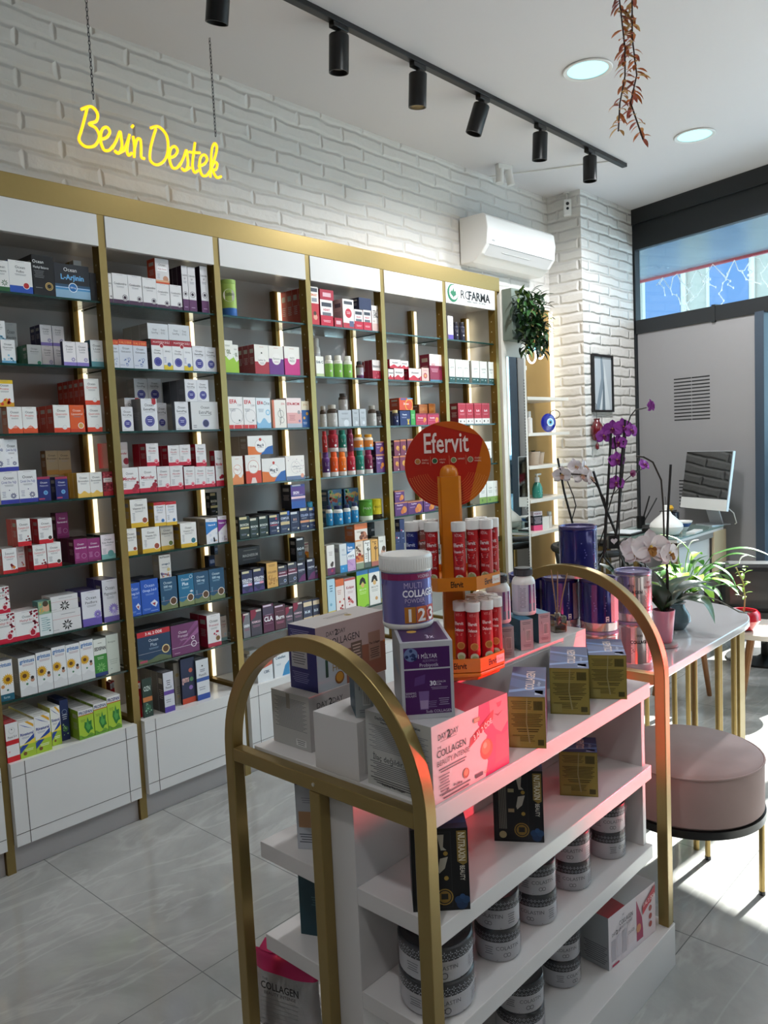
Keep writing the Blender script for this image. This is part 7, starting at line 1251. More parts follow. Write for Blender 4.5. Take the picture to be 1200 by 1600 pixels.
# purple orchid
o0 = (2.79, 1.46, .7505); t = None
def pot(b, r0, r1, h, m, c=(0, 0, 0), seg=32): b.lathe([(r0*.9, 0), (r0, .004), (r1, h-.004), (r1, h), (r1*.92, h), (r1*.90, h-.015), (.0001, h-.015)], m, c, seg, mats=[m, m, m, m, m, SOIL], cap=False)
o0 = (3.13, 1.50, .7505)
t = thing('purple_orchid', 'tall purple orchid with two flower spikes on the table', 'orchid', o0)
b = MB(); pot(b, .045, .055, .105, mat('pot_dark', '#2c2a2c', .4)); b.build('pot', t)
MB().tube(rel([(3.355, 1.617, 0.785), (3.190, 1.573, 0.895), (3.020, 1.547, 0.992), (3.036, 1.543, 1.124), (3.058, 1.539, 1.282), (3.087, 1.535, 1.500)], o0), [.004, .004, .0045, .0055, .0055, .005], STICK).build('support_stick', t)
MB().tube(rel([(3.366, 1.617, 0.785), (3.234, 1.562, 0.928), (3.061, 1.511, 1.060), (3.079, 1.504, 1.174), (3.099, 1.502, 1.333), (3.132, 1.493, 1.555)], o0), [.004, .004, .005, .006, .006, .005], STICK).build('support_stick', t)
MB().tube(rel([(3.366, 1.628, 0.796), (3.223, 1.573, 0.906), (3.080, 1.507, 1.049), (3.091, 1.507, 1.170), (3.113, 1.499, 1.335), (3.132, 1.491, 1.500), (3.141, 1.485, 1.538), (3.148, 1.477, 1.569), (3.165, 1.462, 1.595), (3.183, 1.443, 1.597), (3.197, 1.429, 1.601)], o0), .0028, STEM).build('flower_spike', t)
MB().tube(rel([(3.355, 1.628, 0.796), (3.190, 1.595, 0.906), (3.025, 1.540, 1.016), (3.047, 1.540, 1.170), (3.080, 1.518, 1.280), (3.102, 1.518, 1.390), (3.091, 1.524, 1.489)], o0), .0028, STEM).build('flower_spike', t)
MB().tube(rel([(3.058, 1.529, 1.236), (3.113, 1.485, 1.307), (3.135, 1.463, 1.329), (3.155, 1.443, 1.344), (3.168, 1.430, 1.351)], o0), .002, STEM).build('flower_spike', t)
for c, sz, fx in (((3.066, 1.559, 1.491), .075, (-.5, -.8, -.1)), ((3.093, 1.531, 1.516), .085, (-.9, -.4, .1)), ((3.122, 1.498, 1.522), .085, (-.6, -.7, .2)), ((3.144, 1.476, 1.508), .075, (-.3, -.9, .1)), ((3.104, 1.513, 1.459), .075, (-.9, -.5, .0)), ((3.093, 1.516, 1.388), .078, (-.6, -.8, .0)), ((3.083, 1.516, 1.293), .072, (-.8, -.5, .1)), ((3.167, 1.431, 1.364), .062, (-.2, -.9, .5)), ((3.210, 1.416, 1.606), .060, (.8, -.6, .1))):
    bloom(t, c, fx, sz, PUR, PURL, o0)
b = MB(); b.lathe([(.0001, -.017), (.011, -.008), (.013, .003), (.007, .013), (.0001, .017)], PURL, Vector((3.133, 1.464, 1.331))-Vector(o0), 14, cap=False); b.build('bud', t)
b = MB(); 
for d in ((-.14, -.10, .10), (.10, -.12, .08), (-.02, .15, .10), (.12, .08, .06)): leaf_blade(b, (0, 0, .10), (d[0], d[1], .10+d[2]), .032, LEAFD)
b.build('leaves', t)
# dark gift wrapped plant with heart tag
o0 = (2.99, 1.63, .7505)
t = thing('white_orchid', 'white orchid in a black wrap with a heart tag', 'orchid', o0)
b = MB(); pot(b, .038, .045, .09, mat('pot_dark', '#2c2a2c', .4)); b.build('pot', t)
MB().tube(rel([(2.90, 1.54, .84), (3.124, 1.617, 0.972), (3.062, 1.509, 1.082), (3.042, 1.548, 1.203), (3.023, 1.586, 1.348)], o0), [.004, .005, .0055, .0055, .005], STICK).build('support_stick', t)
MB().tube(rel([(2.90, 1.54, .84), (3.124, 1.650, 0.950), (3.058, 1.551, 1.126), (3.044, 1.548, 1.229), (3.024, 1.579, 1.298), (3.009, 1.601, 1.326), (2.986, 1.623, 1.337), (2.959, 1.654, 1.341)], o0), .0028, STEM).build('flower_spike', t)
MB().tube(rel([(2.90, 1.55, .84), (3.146, 1.716, 0.950), (3.090, 1.730, 1.134), (3.080, 1.756, 1.252), (3.075, 1.782, 1.404)], o0), .0048, STICK).build('support_stick', t)
MB().tube(rel([(2.90, 1.55, .84), (3.146, 1.711, 0.950), (3.093, 1.730, 1.134), (3.111, 1.719, 1.194), (3.105, 1.727, 1.237), (3.091, 1.746, 1.302)], o0), .0026, STEM).build('flower_spike', t)
for c, sz, fx in (((3.080, 1.766, 1.329), .085, (-.8, -.5, -.1)), ((3.119, 1.722, 1.359), .090, (-.3, -.9, .3)), ((3.148, 1.692, 1.359), .080, (.2, -.9, .2)), ((2.992, 1.623, 1.329), .085, (-.6, -.7, .3)), ((3.016, 1.595, 1.319), .080, (.1, -1, .1))): bloom(t, c, fx, sz, WHP, mat('lip_pale', '#c9a08c', .5), o0)
bp = MB(); q = Vector((3.053, 1.516, 1.051))-Vector(o0); wr = mat('black_wrap', '#17161a', .35)
U = Vector((.673, -.738, 0)); f = lambda u, v, k: q+U*u+Vector((0, 0, v))+TOCAM*(.001*k)
bp.mesh([q+U*x+Vector((0, 0, z))-TOCAM*d for d in (0, .03) for x, z in ((-.022, -.028), (.022, -.028), (.019, .028), (-.019, .028))], [(0, 1, 2, 3), (7, 6, 5, 4), (0, 4, 5, 1), (1, 5, 6, 2), (2, 6, 7, 3), (3, 7, 4, 0)], wr)
for a, c in (((-.03, -.02), (-.07, -.10)), ((.02, -.03), (.06, -.10)), ((.02, -.01), (.055, .015))): bp.bar(f(a[0], a[1], 0), f(c[0], c[1], -8), .018, .004, wr)
bp.build('black_wrap', t)
b = MB(); hp = [(.014*.0625*(16*math.sin(a)**3), .014*.0625*(13*math.cos(a)-5*math.cos(2*a)-2*math.cos(3*a)-math.cos(4*a))) for a in [2*PI*i/32 for i in range(32)]]
b.face([f(x, y+.004, 3) for x, y in hp], mat('heart_tag_white', '#cfc9cc', .5)); o = b.build('heart_tag', t); o['label'] = 'pale heart shaped tag'
b = MB(); leaf_blade(b, (0, 0, .09), (.10, -.10, .16), .03, LEAFD); leaf_blade(b, (0, 0, .09), (-.12, .06, .14), .03, LEAFD); b.build('leaves', t)
# pink pot with the bare arching stem and big white flowers
o0 = (2.660, 1.140, .7505)
t = thing('potted_orchid', 'orchid in a tall pink pot with an arching bare stem', 'orchid', o0)
b = MB(); PKP = mat('pot_pink_glaze', '#b67f93', .22, coat=.5); b.lathe([(.042, 0), (.046, .003), (.047, .012), (.043, .014), (.030, .014)], mat('saucer_grey', '#8d8a88', .3), (0, 0, 0), 32); b.build('saucer', t)
b = MB(); pot(b, .028, .038, .115, PKP, (0, 0, .0145)); b.build('pot', t)
MB().tube(rel([(2.655, 1.13, .84), (2.650, 1.122, .95), (2.665, 1.127, 1.088), (2.68, 1.127, 1.221), (2.702, 1.124, 1.384)], o0), .0045, STICK).build('support_stick', t)
MB().tube(rel([(2.66, 1.135, .84), (2.662, 1.125, .92), (2.66, 1.122, 1.0), (2.659, 1.134, 1.089), (2.666, 1.137, 1.177), (2.671, 1.14, 1.244), (2.674, 1.147, 1.332), (2.661, 1.17, 1.395), (2.64, 1.195, 1.415), (2.624, 1.213, 1.418)], o0), .0032, STEM).build('flower_spike', t)
MB().bar(Vector((2.652, 1.145, 1.225))-Vector(o0), Vector((2.70, 1.105, 1.225))-Vector(o0), .003, .003, STICK).build('clip', t)
MB().tube(rel([(2.66, 1.14, .86), (2.66, 1.19, .95), (2.60, 1.18, 1.06)], o0), .0026, STEM).build('flower_spike', t)
for c, sz, fx in (((2.583, 1.149, 1.104), .135, TOCAM), ((2.572, 1.190, 1.088), .105, (-.9, -.3, .2)), ((2.592, 1.225, 1.098), .085, (-.9, .1, .0)), ((2.639, 1.109, 1.080), .100, (-.2, -.9, .1))): bloom(t, c, fx, sz, WHP, mat('lip_ochre', '#a8783c', .5), o0)
b = MB(); LG = mat('orchid_leaf_grey', '#3f5a48', .28, coat=.4, noise=.25, nscale=12)
for p, w, m in (((2.605, 1.215, 1.055), .040, LEAFD), ((2.79, 1.015, .965), .052, LG), ((2.645, .985, .915), .044, LEAFD), ((2.735, 1.065, .995), .050, LG), ((2.555, 1.165, .985), .048, LG), ((2.70, 1.25, .93), .04, LEAFD)): leaf_blade(b, (0, 0, .12), Vector(p)-Vector(o0), w, m, .18)
b.build('leaves', t)
# blue-grey vase with drooping leaf
o0 = (2.925, 1.205, .7505)
t = thing('potted_orchid', 'leafy orchid without flowers in a round blue-grey vase', 'orchid', o0)
b = MB(); VG = mat('vase_blue_grey', '#68808a', .18, coat=.6, noise=.3, nscale=14); b.lathe([(.030, 0), (.034, .003), (.052, .03), (.050, .055), (.034, .082), (.030, .095), (.036, .102), (.030, .1), (.0001, .092)], VG, (0, 0, 0), 36, cap=False); b.build('vase', t)
b = MB()
for p, w, m, s in (((.0, -.145, .035), .042, mat('leaf_olive', '#4c6a22', .35, noise=.2, nscale=12), .35), ((-.10, .02, .19), .045, LG, .2), ((.02, -.14, .15), .04, LG, .25), ((.11, .06, .12), .035, LEAFD, .2)): leaf_blade(b, (0, 0, .10), p, w, m, s)
b.build('leaves', t)
b = MB(); b.tube([(0, 0, .10), (.07, -.06, .125), (.16, -.10, .09), (.24, -.15, .035), (.30, -.16, .020)], .0028, mat('aerial_root', '#5c574c', .7)); b.build('root', t)
# ---------------------------------------------------------------- pouf swung out under the table
VEL = mat('blush_velvet', '#a38d89', .85, noise=.18, nscale=9, bump=.15)
t = thing('pouf', 'round blush velvet pouf with dark ring and slim gold legs', 'pouf', (2.469, .989, 0))
# kept clear of the table rods
b = MB(); r = .228; b.lathe([(.0001, .310), (r*.97, .310), (r, .318), (r, .455), (r*.985, .470), (r*.93, .479), (.0001, .482)], VEL, seg=64, cap=False); b.build('cushion', t)
b = MB(); b.tube([(r*math.cos(a), r*math.sin(a), .4685) for a in [2*PI*i/64 for i in range(64)]], .0032, VEL, 6, True); b.build('piping', t)
b = MB(); b.lathe([(r*.90, .286), (r*1.02, .286), (r*1.02, .310), (r*.90, .310)], BLACK, seg=64); b.build('ring', t)
for a in (math.radians(188), math.radians(300), math.radians(5), math.radians(95)):
    b = MB(); b.cyl((r*.98*math.cos(a), r*.98*math.sin(a), .0), .009, .286, GOLD, 12); b.cyl((r*.98*math.cos(a), r*.98*math.sin(a), 0), .0105, .012, BLACK, 12); b.build('leg', t)
# ---------------------------------------------------------------- counter desk by the storefront
DG = glass('desk_glass', (.80, .90, .88), .2); BEIGE = mat('beige_laminate', '#c9b493', .45, noise=.06, nscale=6)
t = thing('desk', 'white desk with gold frame and glass top at the storefront', 'desk', (5.2, 2.1, 0))
def db(name, x0, y0, z0, x1, y1, z1, m, bev=.001): return MB().box(x0-5.2, y0-2.1, z0, x1-5.2, y1-2.1, z1, m).build(name, t, bevel=bev)
db('desk_top', 5.18, 2.12, .752, 6.04, 2.70, .770, WHITE); db('glass_top', 5.18, 2.12, .7705, 6.05, 2.70, .780, mat('desk_glass_green', '#7d948e', .06, spec=.7))
db('top_rail', 5.18, 2.122, .715, 5.85, 2.14, .752, mat('grey_rail_board', '#8f8a84', .5)); db('front_panel', 5.22, 2.15, .02, 5.84, 2.165, .715, WHITE); db('side_panel', 5.84, 2.115, .0, 6.08, 2.135, .752, BEIGE)  # plain grey rail board under the desk top
for x, y in ((5.18, 2.12), (5.18, 2.40), (5.18, 2.67), (5.30, 2.67)): db('leg', x, y, 0, x+.03, y+.03, .752, GOLD)
db('end_rail', 5.18, 2.12, .735, 5.21, 2.70, .7515, GOLD)
# things on the desk
t = thing('aroma_diffuser', 'white teardrop aroma diffuser on the near corner of the desk', 'diffuser', (5.345, 2.262, .7805))
b = MB(); b.lathe([(.05, 0), (.085, .012), (.108, .045), (.112, .062)], PLAST, seg=40); b.build('base', t)
b = MB(); b.lathe([(.112, .0635), (.105, .085), (.075, .115), (.040, .145), (.024, .175), (.018, .205), (.012, .21)], PLAST, seg=40); b.build('cover', t)
b = MB(); b.tube([(0, 0, .21), (-.004, 0, .24), (-.012, 0, .27)], .0015, STICK); b.build('reed', t)
t = thing('bowl', 'small white bowl with blue stripe on the desk', 'bowl', (5.64, 2.27, .7805)); b = MB()
NB = mat('bowl_blue', '#2f4f86', .2); b.lathe([(.03, 0), (.034, .004), (.05, .03), (.066, .058), (.072, .07), (.069, .07), (.045, .03), (.0001, .008)], PLAST, seg=36, mats=[PLAST, PLAST, NB, PLAST, PLAST, PLAST, PLAST], cap=False); b.build('body', t)
t = thing('mug', 'dark navy pot on the desk before the computer', 'pot', (5.75, 2.40, .7805)); b = MB(); NV = mat('navy_glaze', '#10182e', .15, coat=.5); b.lathe([(.055, 0), (.06, .004), (.062, .12), (.055, .12), (.053, .02), (.0001, .02)], NV, seg=36, cap=False); b.build('body', t)
b = MB(); b.lathe([(.0001, .12), (.02, .125), (.035, .15), (.02, .17), (.0001, .172)], mat('yellow_cloth', '#d8a52a', .7), seg=14, cap=False, sy=.6); b.build('stopper', t)
b = MB(); b.tube([(-.06, 0, .10), (-.10, 0, .09), (-.10, 0, .04), (-.06, 0, .03)], .008, NV); b.build('handle', t)
t = thing('desk_phone', 'black desk phone between the diffuser and the navy pot', 'phone', (5.52, 2.44, .7805), .4); b = MB(); b.box(-.09, -.07, 0, .09, .07, .04, BLACK); b.build('body', t, bevel=.006); b = MB(); b.tube([(-.085, -.04, .06), (-.06, -.04, .075), (.06, -.04, .075), (.085, -.04, .06)], .018, BLACK); b.build('handset', t)
t = thing('paper_tray', 'low black paper tray with sheets on the desk end', 'tray', (5.32, 2.55, .7805)); b = MB(); b.box(-.12, -.10, 0, .12, .10, .012, BLACK); b.build('tray', t, bevel=.003); b = MB(); b.box(-.10, -.08, .0125, .11, .085, .018, mat('paper', '#d8dde0', .7)); b.build('sheets', t)
tag(MB().box(-.06, -.004, 0, .06, .004, .075, mat('card_cream', '#d8d0c4', .6)).build('card_sign', None, (5.50, 2.225, .7805), .5), 'small cream card standing beside the aroma diffuser', 'card')
tag(MB().box(-.10, -.03, 0, .10, .03, .012, PLAST).build('pen_case', None, (5.56, 2.15, .7805), .1), 'slim white case along the front edge of the desk', 'case')
t = thing('pen_holder', 'dark pen holder with two tall black sticks on the desk', 'holder', (5.68, 2.60, .7805)); b = MB(); b.lathe([(.03, 0), (.032, .09), (.028, .09), (.026, .01), (.0001, .01)], BLACK, seg=20, cap=False); b.build('cup', t); b = MB(); b.tube([(0, 0, .01), (.05, -.05, .24)], .006, BLACK); b.tube([(.005, 0, .01), (.11, -.08, .22)], .005, BLACK); b.build('sticks', t)
# all-in-one computer
TD = Vector((.50, .866, 0)).normalized(); t = thing('computer', 'all-in-one computer with a dark glossy screen on the desk', 'computer', (6.0, 2.25, .7805), math.atan2(-TD.y, -TD.x))
# local x runs to the near edge of the screen, local -y is the screen side
ALU = mat('aluminium', '#c9ccd0', .3, .6); SCR = mat('screen_black', '#060708', .03, spec=.9, coat=1)
b = MB(); M = Matrix.Translation((0, 0, .12)) @ Matrix.Rotation(math.radians(-9), 4, 'X')
def pbox(b, x0, y0, z0, x1, y1, z1, m, **k):
    c = MB(); c.box(x0, y0, z0, x1, y1, z1, m, **k); b.mesh([M @ Vector(v) for v in c.v], c.f, m)
pbox(b, -.25, -.012, 0, .25, .012, .44, ALU); b.build('body', t, bevel=.003)
b = MB(); pbox(b, -.246, -.0145, .085, .246, -.0122, .436, SCR); b.build('screen', t)
b = MB(); pbox(b, -.25, -.0142, .0, .25, -.0122, .083, PLAST); b.build('chin', t)
b = MB(); b.box(-.09, .0, 0, .09, .17, .006, ALU); b.bar((0, .12, .004), (0, .03, .26), .14, .008, ALU); b.build('stand', t)
b = MB(); b.tube([(.12, .03, .20), (.20, .10, .10), (.16, .16, .02), (.10, .2, .004)], .004, PLAST); b.build('cable', t)
# black tub chair between desk and niche
t = thing('armchair', 'black round backed chair behind the desk', 'chair', (4.86, 2.58, 0)); b = MB()
b.tube([(.245*math.cos(a), .245*math.sin(a), .735+.012*math.sin(a)) for a in [math.radians(-70+320*i/40) for i in range(41)]], .024, BLACK, 10); b.build('armrest', t)
b = MB(); b.lathe([(.0001, .42), (.21, .42), (.22, .44), (.21, .47), (.0001, .475)], BLACK, seg=36, cap=False); b.build('seat', t)
for a in (40, 140, 220, 320): MB().tube([(.21*math.cos(math.radians(a)), .21*math.sin(math.radians(a)), 0), (.20*math.cos(math.radians(a)), .20*math.sin(math.radians(a)), .42), (.243*math.cos(math.radians(a)), .243*math.sin(math.radians(a)), .73)], .014, BLACK).build('leg', t)
# wooden legged stools, one with the red pot, one with the peace lily
OAK = mat('oak_leg', '#8f6238', .5, noise=.3, nscale=30)
def stool(label, x, y, h, r, rz=0):
    t = thing('stool', label, 'stool', (x, y, 0), rz); b = MB(); b.lathe([(.0001, h-.03), (r, h-.03), (r, h-.004), (r*.97, h), (.0001, h)], mat('stool_seat', '#cfc6bc', .4), seg=36, cap=False); b.build('seat', t)
    for a in (30, 150, 270): c, s = math.cos(math.radians(a)), math.sin(math.radians(a)); MB().tube([(r*1.02*c, r*1.02*s, 0), (r*.55*c, r*.55*s, h-.03)], [.013, .02], OAK).build('leg', t)
    b = MB(); b.bar((-r*.6, 0, h-.05), (r*.6, 0, h-.05), .02, .02, BLACK); b.build('brace', t)
stool('wooden legged stool carrying the red pot at far right', 4.62, 1.41, .385, .21, .3)
stool('wooden legged stool carrying the peace lily', 4.28, 1.72, .52, .17, 1.1)
o0 = (4.505, 1.475, .3855); t = thing('potted_plant', 'small plant in a round red pot on the stool', 'plant', o0)
b = MB(); RP = mat('red_glaze', '#b01224', .15, coat=.6); b.lathe([(.035, 0), (.05, .006), (.085, .06), (.082, .095), (.068, .112), (.062, .110), (.058, .095), (.0001, .09)], RP, seg=36, mats=[RP]*6+[SOIL], cap=False); b.build('pot', t)
b = MB(); GL = mat('leaf_light', '#8db24a', .4, noise=.2, nscale=20); b.tube([(0, 0, .09), (.005, -.005, .18), (-.01, 0, .27), (-.03, .03, .35)], .004, mat('stem_tan', '#a08a5c', .6)); b.build('stem', t)
b = MB(); rg = random.Random(5)
for i in range(14): z = .17+.02*i*.7; a = i*2.4; leaf_blade(b, (-.01+.0*i, 0, z), (-.01+.05*math.cos(a), .05*math.sin(a), z+.02*rg.uniform(-1, 1.5)), .010, GL)
b.build('leaves', t)
o0 = (4.28, 1.72, .5205); t = thing('peace_lily', 'bushy peace lily in a dark pot behind the table', 'plant', o0)
b = MB(); pot(b, .06, .08, .10, mat('pot_black', '#1c1b1c', .35)); b.build('pot', t)
b = MB(); GS = mat('lily_leaf', '#3f7a26', .35, coat=.2, noise=.4, nscale=9); GB = mat('lily_leaf_bright', '#8fc23c', .4, noise=.2, nscale=9); rg = random.Random(11)
for i in range(48):
    a = rg.uniform(0, 2*PI); L = rg.uniform(.10, .30); el = rg.uniform(.25, 1.25); bz = .095
    p0 = Vector((.02*math.cos(a), .02*math.sin(a), bz)); p1 = p0+Vector((math.cos(a)*math.cos(el), math.sin(a)*math.cos(el), math.sin(el)))*L*.6; p2 = p1+Vector((math.cos(a), math.sin(a), rg.uniform(-.5, .3)))*L*.55
    b.tube([p0, p1], .0022, GB, 5); leaf_blade(b, p1, p2, rg.uniform(.020, .036), GB if rg.random() < .4 else GS, .15)
b.build('leaves', t)
b = MB()
for p1, p2, w, m in (((-.03, -.06, .30), (-.10, .09, .42), .022, GB), ((.06, -.14, .30), (.20, -.44, .26), .034, GS), ((.10, -.12, .24), (.14, -.24, .06), .04, GS), ((.0, -.16, .26), (.06, -.36, .30), .03, GS), ((.02, -.05, .22), (.02, -.13, .30), .03, GS)):
    b.tube([(0, 0, .10), p1], .0025, GS, 5); leaf_blade(b, p1, p2, w, m, .15)
b.build('long_leaves', t)
for p in ((.17, -.24, .24), (.03, -.02, .33), (-.02, .03, .32)):
    b = MB(); b.tube([(0, 0, .10), (p[0]*.5, p[1]*.5, p[2]*.8), p], .0025, GB, 5); leaf_blade(b, p, (p[0]+.02, p[1]-.05, p[2]+.05), .022, WHP, .2); b.build('white_flower', t)
# low black leather chair at the far right
t = thing('lounge_chair', 'low black leather armchair near the street door', 'chair', (5.36, 1.62, 0), math.radians(115)); LEA = mat('black_leather', '#101113', .35, coat=.2, noise=.2, nscale=25)
MB().box(-.30, -.30, .26, .30, .28, .40, LEA).build('seat', t, bevel=.04, seg=3); MB().box(-.30, .20, .38, .30, .36, .68, LEA).build('backrest', t, bevel=.05, seg=3)
for s in (-1, 1): MB().box(s*.33-.06, -.26, .28, s*.33+.06, .30, .52, LEA).build('armrest', t, bevel=.04, seg=3)
MB().cyl((0, 0, .03), .03, .23, BLACK, 16).build('column', t); b = MB(); b.lathe([(.24, 0), (.24, .012), (.05, .03)], BLACK, seg=36); b.build('base', t)
# ---------------------------------------------------------------- mirror column and niche shelves
t = thing('mirror_cabinet', 'narrow white cabinet with a tall mirror beside the gold shelving', 'cabinet', (4.37, 2.92, 0))
MB().box(.0, .0, 0, .285, .28, 2.46, mat('cream_white', '#d8d2c8', .35)).build('body', t, bevel=.002)
MB().box(.045, -.006, .35, .252, -.001, 2.03, mat('mirror_silver', '#dfe6e4', .02, 1.0)).build('mirror', t)
b = MB()
for i in range(74): z = .42+i*.02; b.box(.242, -.0072, z, .242+(.009 if i % 5 else .0095), -.0062, z+.007, DARK)
b.build('height_marks', t)
t = thing('niche_shelving', 'white niche shelves with gold back and light strip', 'shelving', (4.66, 2.92, 0))
MB().box(0, .285, .02, .80, .297, 2.46, mat('gold_back', '#9a7b45', .45, .25, noise=.05, nscale=6)).build('back_panel', t)
for z in (1.775, 1.53, 1.303, 1.071, .842): MB().box(0.001, -.002, z-.022, .552, .284, z, mat('cream_white', '#d8d2c8', .35)).build('shelf', t, bevel=.001)
MB().box(.79, .262, .02, .812, .284, 2.45, LEDM).build('led_strip', t)
MB().box(0.0, .255, .0, .80, .2845, .02, WHITE).build('plinth', t)
NX, NY = 4.66, 2.92
def lathe_thing(name, label, cat, loc, parts, group=None):
    t = thing(name, label, cat, loc, 0, group)
    for pn, prof, m, sg in parts: b = MB(); b.lathe(prof, m, seg=sg, cap=False); b.build(pn, t)
    return t
GC = glass('clear_bottle', (.92, .94, .93), .18); PUMP = PLAST
t = lathe_thing('spray_bottle', 'clear spray bottle on the top niche shelf', 'bottle', (4.735, 3.03, 1.7755), [('bottle', [(.03, 0), (.034, .003), (.036, .10), (.016, .135), (.014, .15)], GC, 24), ('contents', [(.0001, .003), (.031, .004), (.032, .075), (.0001, .076)], mat('potpourri', '#b89a70', .8, noise=.6, nscale=60), 20), ('collar', [(.017, .148), (.018, .16), (.012, .175), (.010, .19), (.0001, .19)], PUMP, 20)])
b = MB(); b.box(-.012, -.06, .185, .012, .03, .215, PUMP); b.bar((0, -.035, .19), (0, -.05, .155), .008, .006, PUMP); b.build('trigger_head', t, bevel=.003)
t = lathe_thing('pump_bottle', 'slim white spray flask beside the blue eye bead', 'bottle', (4.80, 3.0, 1.5305), [('bottle', [(.022, 0), (.024, .002), (.024, .10), (.012, .112)], mat('frosted_white', '#d4d0cc', .3), 24), ('cap', [(.013, .112), (.015, .114), (.015, .15), (.0001, .152)], PLAST, 20)])
# blue eye bead
t = thing('eye_bead', 'round dark blue glass eye bead standing on the second niche shelf', 'ornament', (4.985, 2.955, 1.5305), -.35)
EB = mat('cobalt_glass', '#101a86', .08, coat=1); b = MB(); b.lathe([(.0001, .008), (.05, .006), (.066, 0), (.05, -.006), (.0001, -.008)], EB, (0, 0, .067), 40, axis=(0, -1, 0), cap=False); b.build('disc', t)
for rr, c, k in ((.028, '#d8e4ea', .0088), (.021, '#6ab0d0', .0094), (.010, '#0a1030', .010)):
    b = MB(); b.cyl((.008, -.004, .070), rr, k, mat('eye_'+c, c, .2), 28, axis=(0, -1, 0)); b.build('eye_ring', t)
b = MB(); b.tube([(.045*math.cos(a)+.06, 0, .125+.03*math.sin(a)) for a in [2*PI*i/20 for i in range(20)]], .003, mat('jute', '#5c4630', .9), 6, True); b.build('cord', t)
for x, y, s, lab in ((4.845, 3.0, 1.0, 'left beige succulent pot on the third niche shelf'), (4.96, 3.03, .92, 'right beige succulent pot on the third niche shelf')):
    t = thing('succulent_pot', lab, 'plant pot', (x, y, 1.3035)); b = MB(); pot(b, .036*s, .048*s, .095*s, mat('beige_pot', '#b5a28e', .6, noise=.1, nscale=30)); b.build('pot', t)
    b = MB(); 
    for i in range(10): a = i*2.4; leaf_blade(b, (0, 0, .08*s), (.025*math.cos(a), .025*math.sin(a), .105*s), .007, LEAFD)
    b.build('succulent', t)
tag(MB().box(-.02, -.03, 0, .02, .03, .06, mat('small_grey_box', '#8d8c90', .5)).build('small_box', None, (4.70, 3.0, 1.3035), 0, .001), 'small grey box at left end of the third niche shelf', 'box')
TEAL = mat('teal_soap', '#2f7f70', .15, coat=.4)
t = lathe_thing('soap_dispenser', 'teal pump soap bottle on the fourth niche shelf', 'bottle', (4.86, 2.985, 1.0715), [('bottle', [(.028, 0), (.036, .004), (.038, .02), (.037, .07), (.026, .10), (.014, .112)], TEAL, 28), ('pump', [(.016, .112), (.017, .12), (.017, .145), (.006, .148), (.006, .165), (.0001, .165)], PLAST, 20)]); b = MB(); b.box(-.012, -.01, .16, .045, .01, .172, PLAST); b.build('spout', t, bevel=.003)
b = MB(); b.art([('l', .5, .6, .8, 1, 'e4ece8', .14), ('l', .5, .3, .6, 1, 'c8dcd4', .1)], .05, .06, cyl_fn(.0385, .05, .012, math.radians(-110))); b.build('print', t)
t = lathe_thing('glass_bowl', 'clear glass bowl behind the teal soap bottle', 'bowl', (4.80, 3.09, 1.0715), [('bowl', [(.0001, .002), (.04, .002), (.055, .03), (.058, .075), (.055, .075), (.052, .03), (.0001, .006)], GC, 28)])
carton('cosmetic_box', 'black and pink box on the lowest niche shelf', (4.80, 2.985), (4.875, 2.96), .8425, .135, .04, '26222a', '2a262e', 'e0d4d8', front=[('r', 0, .78, 1, 1, 'e4d4d8'), ('T', 'PURITO', .5, .88, .09, '8a2a4c', .84), ('r', 0, 0, 1, .28, 'd84a78'), ('l', .5, .66, .8, 5, 'b8a8b0', .07)], left=[('r', 0, .78, 1, 1, 'e4d4d8'), ('r', 0, 0, 1, .28, 'd84a78'), ('r', .2, .4, .8, .7, '8a8088')])
tag(MB().box(0, 0, 0, .075, .04, .09, mat('white_card_box', '#d6d2ca', .5)).build('small_box', None, (4.885, 2.97, .8425), -.2, .001), 'small white box beside the black and pink box', 'box')
t = lathe_thing('pill_bottle', 'small white bottle at right end of the lowest niche shelf', 'bottle', (5.02, 2.99, .8425), [('body', [(.017, 0), (.018, .002), (.018, .085), (.014, .092)], mat('frosted_white', '#d4d0cc', .3), 20), ('cap', [(.016, .092), (.016, .118), (.0001, .119)], PLAST, 20)])
# neon flower loops
NEON = mat('neon_white', '#fff6ee', .5, emit=5, ecol='#fff2e6'); NBL = mat('neon_blue', '#49c8ec', .4, emit=1.2)
t = thing('neon_flower', 'small white neon flower loops with blue centre under the plant', 'neon sign', (4.90, 2.99, 2.12)); b = MB()
def loop(cx, cz, r, a0, a1, n=20): return [(cx+r*math.cos(math.radians(a0+(a1-a0)*i/n)), 0, cz+r*math.sin(math.radians(a0+(a1-a0)*i/n))) for i in range(n+1)]
b.tube(loop(-.055, -.05, .055, 110, 440), .006, NEON); b.tube(loop(.055, -.02, .05, -120, 150), .006, NEON); b.tube([(.02, 0, .02), (.08, 0, .05), (.10, 0, .12)], .006, NEON); b.build('tube', t)
b = MB(); b.bar((-.10, .005, .0), (-.03, .005, -.02), .03, .006, NBL); b.bar((-.03, .005, -.02), (.05, .005, .04), .03, .006, NBL); b.build('blue_centre', t)
b = MB(); b.cyl((0, 0.006, .02), .006, .19, PLAST, 10, axis=(0, 1, 0)); b.build('bracket', t)
